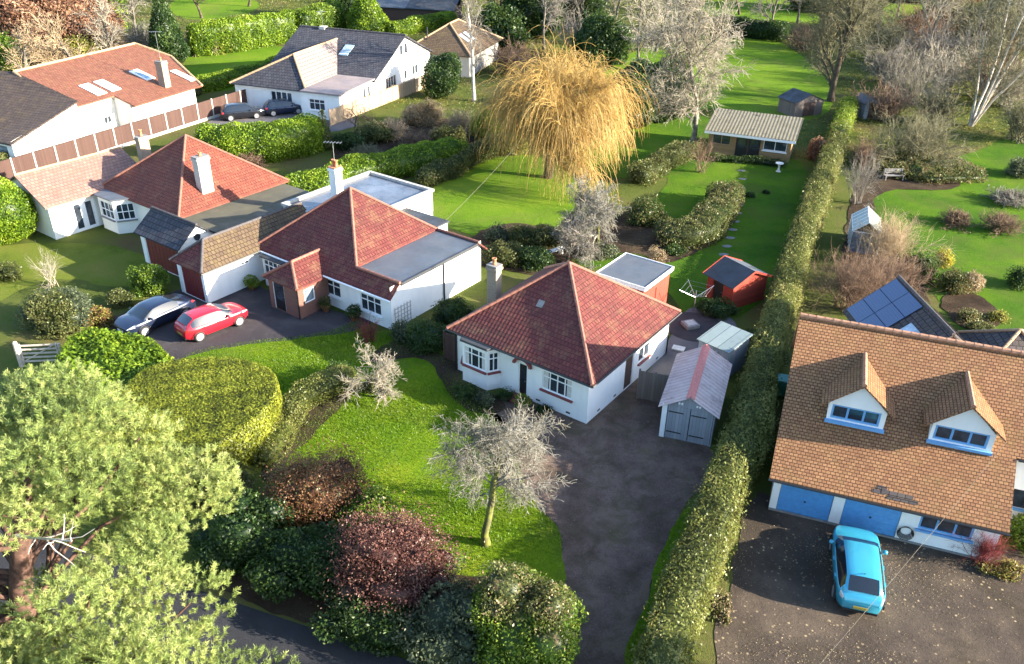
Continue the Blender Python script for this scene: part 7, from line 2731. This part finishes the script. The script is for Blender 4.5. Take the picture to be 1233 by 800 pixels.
for i, (u, v, w, h, m, lb) in enumerate([
    (1228, 212, 2.8, 1.7, 'leaf_grey_green', 'grey rosemary bush at the right edge above the brown mounds'),
    (1133, 320, 1.2, 1.3, 'leaf_yellow', 'small bright yellow bush on the right lawn'),
    (1104, 336, 2.4, 2.0, 'leaf_dark', 'dark rounded evergreen left of the yellow bush'),
    (1146, 350, 2.2, 1.5, 'leaf_mixed', 'dark brown shrub below the yellow bush'),
    (1166, 350, 1.5, 1.4, 'leaf_straw', 'pale straw shrub right of the dark brown one'),
    (1230, 345, 2.2, 1.4, 'leaf_dark', 'dark green shrub at the right edge of the lawn'),
    (1165, 385, 1.6, 0.6, 'leaf_mixed', 'brown planting at the rim of the small pond bed'),
    (1200, 385, 1.2, 0.5, 'leaf_gold', 'yellowish tuft at the rim of the small pond bed'),
    (1180, 400, 1.6, 0.6, 'leaf_olive', 'olive cushion plant by the solar-panel roof'),
]):
    bush('shrub', lb, u, v, w, w * 0.85, h, m, 150 + i, 90, 0.12, 6, fuzz=0.25)

for i, (u, v, w, h, tm, lb) in enumerate([
    (1150, 270, 2.3, 1.1, 'twig_brown', 'brown twiggy shrub on the right lawn, nearer the greenhouse'),
    (1204, 278, 2.6, 1.4, 'twig_brown', 'spiky brown twiggy shrub on the right lawn, the nearest of the three'),
    (1215, 244, 3.2, 1.0, 'twig_grey', 'flat grey twiggy shrub at the right edge of the lawn'),
]):
    twig_shrub('shrub', lb, at(u, v), h, w, 165 + i, tm, 60, 6, 5, 0.022, spread=1.0, min_r=0.014, leaf=(500, 0.1, 'leaf_mixed'))

# by the house on the right
bush('shrub', 'round glossy green bush at the right edge beside the white wall', 1238, 660, 1.8, 1.7, 2.1, 'leaf_laurel', 171, 130, 0.1, 6)
twig_shrub('shrub', 'red-stemmed bare shrub at the right corner of the blue garage house', at(1178, 676), 1.6, 1.7, 172, 'twig_red', 40, 7, 5, 0.014, min_r=0.006)
bush('shrub', 'low yellow and green ground plants right of the red-stemmed shrub', 1208, 690, 1.8, 1.0, 0.35, ['leaf_gold', 'leaf_rust'], 173, 150, 0.08, 5, pick=lambda P, r: (r.random(len(P)) < 0.35).astype(int))
bush('shrub', 'dark ivy tangle between the long hedge and the orange roof', 925, 440, 1.6, 2.6, 1.4, 'leaf_dark', 174, 90, 0.12, 6)
bush('shrub', 'scruffy dry weeds at the foot of the long hedge on the car drive', 868, 735, 0.9, 1.6, 0.5, ['leaf_straw', 'leaf_olive'], 175, 120, 0.09, 5, pick=lambda P, r: (r.random(len(P)) < 0.5).astype(int))

for i, (u, v, w, h, tm, lb) in enumerate([
    (470, 168, 3.4, 2.0, 'twig_straw', 'straw-coloured dry stems in the middle of the overgrown plot'),
    (500, 178, 3.0, 1.6, 'twig_brown', 'brown dry stems above the long bright laurel hedge'),
    (555, 158, 3.2, 2.2, 'twig_straw', 'pale dry stems left of the yellow-green shrub'),
    (440, 190, 2.4, 1.2, 'twig_olive', 'low olive stems near the cypress foot'),
    (300, 200, 2.6, 1.2, 'twig_brown', 'low brown stems below the bright clipped hedge'),
]):
    twig_shrub('shrub', lb, at(u, v), h, w, 190 + i, tm, 50, 6, 4, 0.03, spread=0.8, min_r=0.014)

# ---- pine in the foreground
def pine(name, label, loc, seed):
    rng = np.random.default_rng(seed)
    root = thing(name, label, 'tree', loc)
    top = np.array([1.0, 1.2, 10.5])
    trunk = np.array([[0, 0, 0], [0.1, 0.15, 2.5], [-0.2, 0.4, 5.0], [0.1, 0.6, 7.0], [0.5, 0.9, 9.0], top])
    mb = MB()
    mb.tube(trunk, [0.48, 0.40, 0.36, 0.30, 0.2, 0.08], 12)
    mb.build('trunk', 'pine_bark', root, True)
    c = np.array([-0.7, 1.0, 7.9])
    r = np.array([6.9, 5.6, 3.8])
    eye, look = np.array([13.2, -15.6, 24.4]), np.array([0.6, 0.5, 8.6])
    pads, k = [], 0
    while len(pads) < 100:
        d = unit(rng.normal(size=3))
        if d[2] < -0.45:
            continue
        q = c + d * r * (0.45 + 0.55 * rng.random() ** 0.5) * np.array([1, 1, 1])
        # an opening that shows the trunk
        q[1] -= max(0, q[0] - 0.5) * 0.22
        q[2] -= max(0, q[0] - 0.5) * 0.5
        ax = unit(eye - look)
        w = q - look
        if w @ ax > -0.6 and np.linalg.norm(w - (w @ ax) * ax) < 0.8:
            continue
        pads.append((q, 0.75 + 0.6 * rng.random()))
    low = 0
    while low < 34:
        q = np.array([rng.uniform(-4.5, 2.8), rng.uniform(-3.4, 1.5), rng.uniform(3.2, 6.4)])
        w = q - look
        if w @ ax > -0.6 and np.linalg.norm(w - (w @ ax) * ax) < 1.0:
            continue
        pads.append((q, 0.8 + 0.5 * rng.random()))
        low += 1
    for z in np.linspace(2.6, 6.6, 16):
        pads.append((np.array([0.9 + 0.9 * rng.normal(), -1.7 + 0.7 * rng.normal(), z]), 0.85 + 0.4 * rng.random()))
    pads += [(np.array([6.6, -1.0, 5.0]), 1.0), (np.array([7.9, -1.2, 4.6]), 0.9), (np.array([5.6, -1.5, 5.4]), 1.0), (np.array([4.6, -1.6, 6.0]), 1.1)]
    lv, lf_, b = [], [], 0
    for q, s in pads[::3] + pads[-4:]:
        z0 = np.clip(q[2] - 1.2 - 1.6 * rng.random(), 3.0, 9.8)
        t0 = np.array([np.interp(z0, trunk[:, 2], trunk[:, i]) for i in range(3)])
        mid = (t0 + q) / 2 + rng.normal(size=3) * 0.35 + np.array([0, 0, -0.25])
        P = np.array([[t0, t0 * 0.6 + mid * 0.4, mid, mid * 0.4 + q * 0.6, q]])
        v, f = tubes(P, np.array([[0.085, 0.07, 0.055, 0.04, 0.025]]), 6)
        lv.append(v)
        lf_.append(f + b)
        b += len(v)
    raw_mesh('limbs', np.vstack(lv), np.vstack(lf_), 'pine_bark', root, None, None, True)
    # dead pale branch in the opening
    P, R = grow(np.array([[0.6, 0.4, 8.9]]), np.array([[0.85, -0.35, 0.12]]), np.array([2.6]), np.array([0.05]), 6, 0.12, 0, rng, 0.3)
    p, d, rr, t = children(P, R, 9, 0.3, 1, 0.8, rng)
    P2, R2 = grow(p, d, 0.9 * (0.5 + rng.random(len(p))), np.full(len(p), 0.022), 3, 0.2, 0, rng, 0.4)
    v1, f1 = tubes(P, R, 5)
    v2, f2 = tubes(P2, R2, 4)
    raw_mesh('dead_branch', np.vstack([v1, v2]), np.vstack([f1, f2 + len(v1)]), 'dead_wood', root)
    # shoots: bottle-brush tufts of needles
    tips, axes, tint = [], [], []
    for q, s in pads:
        n = int(170 * s)
        d = unit(rng.normal(size=(n, 3)))
        d[:, 2] = np.abs(d[:, 2]) * 1.2 - 0.35
        d = unit(d)
        rad_ = s * (0.45 + 0.60 * rng.random(n) ** 0.6)
        p = q + d * rad_[:, None] * np.array([1.15, 1.15, 0.62])
        tips.append(p)
        axes.append(unit(d * 0.8 + np.array([0, 0, 0.75]) + rng.normal(size=(n, 3)) * 0.25))
        tint.append(np.full(n, 0.5 + 0.12 * rng.normal()))
    T, A, tn = np.vstack(tips), np.vstack(axes), np.concatenate(tint)
    n, m = len(T), 34
    ref = unit(rng.normal(size=(n, 3)))
    X = unit(np.cross(A, ref))
    Y = np.cross(A, X)
    ph = rng.random((n, m)) * 6.28
    u = rng.random((n, m))
    base = T[:, None, :] + A[:, None, :] * (u * 0.20 - 0.10)[:, :, None]
    el = 0.45 + 0.75 * rng.random((n, m))
    side = np.cos(ph)[:, :, None] * X[:, None, :] + np.sin(ph)[:, :, None] * Y[:, None, :]
    dr = A[:, None, :] * np.cos(el)[:, :, None] + side * np.sin(el)[:, :, None]
    Ln = (0.085 + 0.045 * rng.random((n, m)))[:, :, None]
    wv = unit(np.cross(dr, rng.normal(size=dr.shape))) * 0.0075
    V = np.stack([base - wv, base + wv, base + dr * Ln + wv * 0.35, base + dr * Ln - wv * 0.35], 2).reshape(-1, 3)
    F = np.arange(len(V)).reshape(-1, 4)
    rv = np.clip(np.repeat(tn + 0.20 * rng.normal(size=n), m) + 0.05 * rng.normal(size=n * m), 0, 1)
    raw_mesh('crown', V, F, 'needle', root, rv)
    return root


pine('pine_tree', 'large sunlit pine with reddish trunk filling the lower left corner', (-13.2, 15.6, 0), 181)

# unseen trees right of the picture, added so their shade darkens the lane
for i, (x, y, h_) in enumerate([(30, 10.5, 13.0), (39, 7.5, 15.0)]):
    root = thing('leafy_tree', ['ivy-clad tree on the lane verge right of the picture, the nearer', 'ivy-clad tree on the lane verge right of the picture, the farther'][i], 'tree', (x, y, 0), 0, 'trees along the lane')
    mb = MB()
    mb.tube([(0, 0, 0), (0.05, 0.03, h_ * 0.3), (0, 0, h_ * 0.6)], [0.32, 0.25, 0.14], 8)
    mb.build('trunk', 'bark', root, True)
    leafy('crown', bush_cores(7, 7, h_, 400 + i, 9, 0.25), 'leaf_dark', 25, 0.3, root, fuzz=0.5, seed=400 + i)

# ---- background belt
bare = [  # u, v, height, seed, twig material, label
    (655, 60, 11, 201, 'twig_grey', 'bare grey tree behind the willow among dark evergreens'),
    (742, 48, 13, 202, 'twig_pale', 'tall pale bare tree right behind the dark evergreens'),
    (790, 62, 12, 203, 'twig_pale', 'bare pale tree left of the far bright lawn'),
    (1050, 62, 12, 204, 'twig_olive', 'olive-toned bare tree behind the tall dark-trunked tree'),
    (1110, 70, 12, 205, 'twig_pale', 'pale bare tree in the middle of the right-hand thicket'),
    (1160, 78, 13, 206, 'twig_olive', 'olive bare tree right of the pale thicket tree'),
    (1215, 95, 13, 207, 'twig_grey', 'grey bare tree at the right edge behind the birch'),
    (1235, 140, 11, 208, 'twig_olive', 'olive bare tree at the right edge in front of the thicket'),
    (890, 18, 9, 209, 'bark', 'dark small tree on the farthest lawn at the top'),
    (925, 48, 11, 210, 'twig_grey', 'bare grey tree above the dark clipped far hedge'),
    (243, 22, 8, 211, 'bark', 'small dark tree on the far left lawn at the top'),
    (165, 48, 9, 212, 'twig_grey', 'bare grey tree left of the dark spruce'),
    (95, 95, 6.5, 213, 'twig_straw', 'bare straw-coloured tree right behind the brown-roofed house ridge'),
    (30, 105, 6.5, 214, 'twig_straw', 'bare straw-coloured tree behind the dark left wing'),
    (140, 78, 7, 215, 'twig_pale', 'thin pale bare tree behind the roof windows'),
    (600, 35, 10, 216, 'twig_brown', 'brownish bare tree at the top behind the brown house'),
    (545, 12, 9, 217, 'twig_brown', 'bare tree at the top edge beside the long barn'),
    (700, 45, 13, 231, 'twig_grey', 'tall grey bare tree just right of the tallest dark evergreen'),
    (770, 85, 12, 232, 'twig_pale', 'pale bare tree standing behind the large dark evergreen'),
    (630, 30, 12, 233, 'twig_brown', 'tall brown bare tree among the dark evergreens'),
    (815, 45, 12, 234, 'twig_grey', 'grey bare tree at the left corner of the far bright lawn'),
    (960, 28, 12, 235, 'twig_olive', 'olive bare tree at the top left of the tall dark trunk'),
    (1025, 45, 13, 236, 'twig_grey', 'grey bare tree right behind the tall dark trunk'),
    (1130, 40, 14, 237, 'twig_grey', 'tall grey bare tree at the top of the thicket'),
    (1205, 50, 14, 238, 'twig_pale', 'tall pale bare tree at the top right corner'),
    (300, 8, 11, 239, 'twig_brown', 'brown bare tree behind the tall clipped hedge wall'),
    (1180, 30, 13, 218, 'twig_grey', 'far grey bare tree at the top right'),
    (1080, 22, 12, 219, 'twig_pale', 'far pale bare tree at the top right beside the far lawn'),
]
for u, v, h_, sd, tm, lb in bare:
    bare_tree('bare_tree', lb, at(u, v), h_, [(11, 0.36, 0.6, 5, 0.14, 0.04, 0.5, 0.22), (8, 0.19, 0.62, 4, 0.2, 0.02, 0.55, 0.15), (7, 0.10, 0.65, 2, 0.22, 0.0, 0.6, 0.1)], sd, 'bark' if tm in ('bark', 'twig_brown') else 'bark_grey', tm, trunk_r=0.2, trunk_len=0.75, min_r=0.03, trunk_parts=2, group='bare trees of the background belt')
for i, (u, v, w, h_, tm, lb) in enumerate([
    (1070, 100, 8, 5, 'twig_grey', 'tangled grey bare thicket bush left of the pale shrub'),
    (1135, 112, 8, 5.5, 'twig_pale', 'pale tangled thicket bush right of the pale shrub'),
    (1190, 118, 7, 5.5, 'twig_brown', 'brown thicket bush behind the leaning birch'),
    (1225, 170, 6, 4.5, 'twig_olive', 'olive thicket bush at the right edge below the birch'),
    (1100, 60, 10, 6, 'twig_brown', 'brown thicket bush below the far right lawn'),
    (700, 70, 8, 6, 'twig_grey', 'grey bare bush between the willow and the dark evergreens'),
    (620, 90, 6, 4, 'twig_brown', 'brown bare bush left behind the willow'),
    (250, 62, 6, 3.5, 'twig_straw', 'pink-straw bare bush right of the dark spruce'),
    (60, 92, 7, 4, 'twig_straw', 'straw bare bush row behind the brown-roofed house'),
    (125, 62, 7, 4, 'twig_brown', 'brown bare bush above the brown-roofed ridge'),
    (170, 70, 6, 4.5, 'twig_grey', 'grey bare bush beside the dark spruce'),
    (1060, 145, 6, 3.6, 'twig_brown', 'brown thicket bush right behind the tiny garden shed'),
    (1130, 150, 6, 3.5, 'twig_olive', 'olive thicket bush right of the round olive-grey shrub'),
    (1165, 95, 9, 6.5, 'twig_grey', 'grey thicket bush behind the birch stems'),
    (1120, 88, 9, 6, 'twig_grey', 'grey thicket bush behind the pale branching shrub'),
    (1215, 130, 7, 5.5, 'twig_pale', 'pale thicket bush right of the birch crown'),
    (1060, 75, 9, 5.5, 'twig_olive', 'olive thicket bush right of the tall dark trunk'),
    (1210, 78, 10, 7, 'twig_brown', 'tall brown thicket bush at the right edge'),
    (1150, 55, 10, 7, 'twig_olive', 'tall olive thicket bush at the top right'),
    (965, 60, 5, 3.5, 'twig_brown', 'brown thicket bush left of the tall dark trunk'),
]):
    twig_shrub('bare_bush', lb, at(u, v), h_, w, 220 + i, tm, 40, 6, 5, 0.05, spread=0.85, min_r=0.028, group='bare bushes of the background belt')
for i, (u, v, w, h_, m, lb) in enumerate([
    (40, 62, 15, 9, 'leaf_copper', 'large copper-leaved beech in the top left corner'),
    (105, 50, 10, 8, 'leaf_copper', 'copper-leaved beech right of the top left corner tree'),
    (66, 42, 5, 8, 'leaf_laurel', 'bright green laurel tree standing between the copper beeches'),
    (128, 36, 7, 9.5, 'leaf_lime', 'lime-green tree left of the pale bare trunks at the top'),
    (10, 92, 6, 4.5, 'leaf_laurel', 'rich green rhododendron at the left edge behind the dark wing'),
    (265, 62, 5, 3, 'leaf_gold', 'yellow-green bush beside the far left lawn'),
    (100, 78, 5, 3, 'leaf_gold', 'yellow-green bush behind the brown-roofed house'),
    (725, 78, 7, 6, 'leaf_dark', 'dark evergreen right behind the willow crown'),
    (640, 42, 9, 9, 'leaf_dark', 'dark evergreen left of the pale bare trees at the top'),
    (690, 32, 10, 10, 'leaf_dark', 'tallest dark evergreen at the top behind the willow'),
    (600, 60, 7, 6, 'leaf_dark', 'dark evergreen between the brown house and the willow'),
    (415, 22, 6, 6, 'leaf_dark', 'dark evergreen at the top beside the golden conifer'),
    (575, 60, 5, 4, 'leaf_mixed', 'brownish bush beside the brown hipped house'),
    (1020, 40, 9, 5, 'leaf_mixed', 'brownish shrubbery below the far right lawn'),
    (1140, 45, 12, 5, 'leaf_olive', 'olive shrubbery in the right-hand thicket'),
    (1215, 55, 12, 7, 'leaf_mixed', 'brown shrubbery at the top right edge'),
    (980, 12, 10, 6, 'leaf_olive', 'olive shrubbery at the top above the far lawn'),
]):
    p = at(u, v)
    root = thing('leafy_tree', lb, 'tree', p, 0, 'leafy trees of the background belt')
    mb = MB()
    mb.tube([(0, 0, 0), (0.05, 0.03, h_ * 0.3), (0, 0, h_ * 0.6)], [0.28, 0.22, 0.12], 7)
    mb.build('trunk', 'bark', root, True)
    leafy('crown', bush_cores(w, w * 0.9, h_, 240 + i, 9, 0.25), m, 30, 0.36, root, fuzz=0.5, seed=240 + i, stray=0.1)

# far belt beyond the last lawns (rows of trees, each one a tree)
g_ = np.random.default_rng(5)
fm = ['leaf_dark', 'leaf_olive', 'leaf_mixed', 'leaf_grey_green', 'leaf_dark', 'leaf_copper']
protos = []
for k in range(6):
    root = thing('far_tree', 'soft rounded tree in the far belt of trees at the top', 'tree', (-20 + 12 * k, 190, 0), 0, 'trees of the far belt')
    mb = MB()
    mb.tube([(0, 0, 0), (0.05, 0.03, 3), (0, 0, 6)], [0.35, 0.28, 0.15], 7)
    mb.build('trunk', 'bark', root, True)
    leafy('crown', bush_cores(8, 7.5, 9 + k % 3, 270 + k, 8, 0.25), fm[k], 12, 0.6, root, fuzz=0.6, seed=270 + k, stray=0.1)
    protos.append(root)
q = 0
for row, (yy, x0, x1, st) in enumerate(((178, -120, 130, 9), (196, -130, 150, 9))):
    for x in np.arange(x0, x1, st):
        p = (x + g_.normal() * 2, yy + g_.normal() * 4, 0)
        if q < 6:
            protos[q].location = p
        else:
            dup(protos[q % 6], p, g_.random() * 6.28, 'soft rounded tree in the far belt of trees at the top', 'trees of the far belt', 0.75 + 0.5 * g_.random())
        q += 1

# ---- loose cover: grass blades and fallen leaves
def scatter_in(P, n, rng):
    lo, hi = P.min(0), P.max(0)
    from mathutils.geometry import intersect_point_tri_2d
    q = lo + rng.random((n * 3, 2)) * (hi - lo)
    x, y = q[:, 0], q[:, 1]
    ins = np.zeros(len(q), bool)
    j = len(P) - 1
    for i in range(len(P)):
        c = ((P[i, 1] > y) != (P[j, 1] > y)) & (x < (P[j, 0] - P[i, 0]) * (y - P[i, 1]) / (P[j, 1] - P[i, 1] + 1e-12) + P[i, 0])
        ins ^= c
        j = i
    return q[ins][:n]


def grass(keys, per, hgt, seed):
    rng = np.random.default_rng(seed)
    VV = []
    for k in keys:
        P = LAWNS[k]
        a = 0.5 * abs(np.sum(P[:, 0] * np.roll(P[:, 1], -1) - np.roll(P[:, 0], -1) * P[:, 1]))
        q = scatter_in(P, int(a * per), rng)
        n = len(q)
        h = hgt * (0.5 + 0.9 * rng.random(n)) * (1 + 0.5 * vnoise(np.concatenate([q, np.zeros((n, 1))], 1), 0.8, 3))
        an = rng.random(n) * 6.28
        w = 0.012 + 0.010 * rng.random(n)
        tip = np.stack([rng.normal(size=n) * h * 0.45, rng.normal(size=n) * h * 0.45, h], 1)
        b = np.concatenate([q, np.full((n, 1), 0.01)], 1)
        sd = np.stack([np.cos(an) * w, np.sin(an) * w, np.zeros(n)], 1)
        VV.append(np.stack([b - sd, b + sd, b + tip], 1).reshape(-1, 3))
    V = np.vstack(VV)
    F = np.arange(len(V)).reshape(-1, 3)
    rv = np.clip(0.5 + 0.25 * rng.normal(size=len(F)), 0, 1)
    o = raw_mesh('grass', V, F, 'grass_blade', None, rv)
    o['kind'] = 'stuff'
    o['label'] = 'short rough grass of the front lawns'
    return o


grass(['lawn11', 'lawn10', 'verge12'], 420, 0.06, 301)
# rough growth wherever nothing is mown or paved
rng = np.random.default_rng(55)
q = np.stack([rng.uniform(-70, 75, 60000), 18 + 150 * rng.random(60000) ** 1.15], 1)
for P in KEEP_CLEAR:
    x, y = q[:, 0], q[:, 1]
    ins = np.zeros(len(q), bool)
    j = len(P) - 1
    for i in range(len(P)):
        c = ((P[i, 1] > y) != (P[j, 1] > y)) & (x < (P[j, 0] - P[i, 0]) * (y - P[i, 1]) / (P[j, 1] - P[i, 1] + 1e-12) + P[i, 0])
        ins ^= c
        j = i
    q = q[~ins]
s_ = (q - c0) @ nv
q = q[(s_ > 1.5) & (q[:, 1] > 27)]
n = len(q)
m = 7
hh = (0.16 + 0.22 * rng.random(n)) * (1 + 0.6 * vnoise(np.concatenate([q, np.zeros((n, 1))], 1), 0.35, 6))
P = np.repeat(np.concatenate([q, np.zeros((n, 1))], 1), m, 0)
hm = np.repeat(hh, m)
P[:, :2] += rng.normal(size=(n * m, 2)) * 0.22
P[:, 2] = 0.02 + rng.random(n * m) * hm * 0.8
lv, lf2 = leaf_quads(P, np.tile([0.2, -0.2, 0.8], (n * m, 1)), 0.22, 0.24, 0.8, rng)
lv[:, 2] = np.maximum(lv[:, 2], 0.004)
o = raw_mesh('undergrowth', lv, lf2, ['leaf_olive', 'leaf_gold', 'leaf_mixed'], None, np.clip(0.45 + 0.25 * rng.normal(size=len(lf2)), 0, 1), np.repeat(np.clip(np.round(1 + 1.3 * vnoise(np.concatenate([q, np.zeros((n, 1))], 1), 0.12, 8) + 0.5 * rng.normal(size=n)), 0, 2).astype(int), m))
o['kind'] = 'stuff'
o['label'] = 'rough grass and weeds between the gardens'

rng = np.random.default_rng(77)
pts = []
for (px, n) in (([(905, 610), (1180, 680), (1233, 680), (1233, 800), (860, 800), (870, 700)], 12000), ([(600, 500), (760, 470), (850, 560), (790, 700), (757, 800), (665, 800), (680, 660)], 260)):
    P = np.array([at(*q)[:2] for q in px])
    a = scatter_in(P, n, rng)
    keep = vnoise(np.concatenate([a, np.zeros((len(a), 1))], 1), 0.9, 4) + 0.45 * rng.normal(size=len(a)) > 0.2
    pts.append(a[keep])
a = np.vstack(pts)
Pz = np.concatenate([a, 0.032 + 0.02 * rng.random((len(a), 1))], 1)
lv, lf2 = leaf_quads(Pz, np.tile([0, 0, 1.0], (len(a), 1)), 0.034, 0.7, 0.4, rng)
o = raw_mesh('fallen_leaves', lv, lf2, 'litter', None, rng.random(len(lf2)))
o['kind'] = 'stuff'
o['label'] = 'scattered dry leaves on the gravel drives'
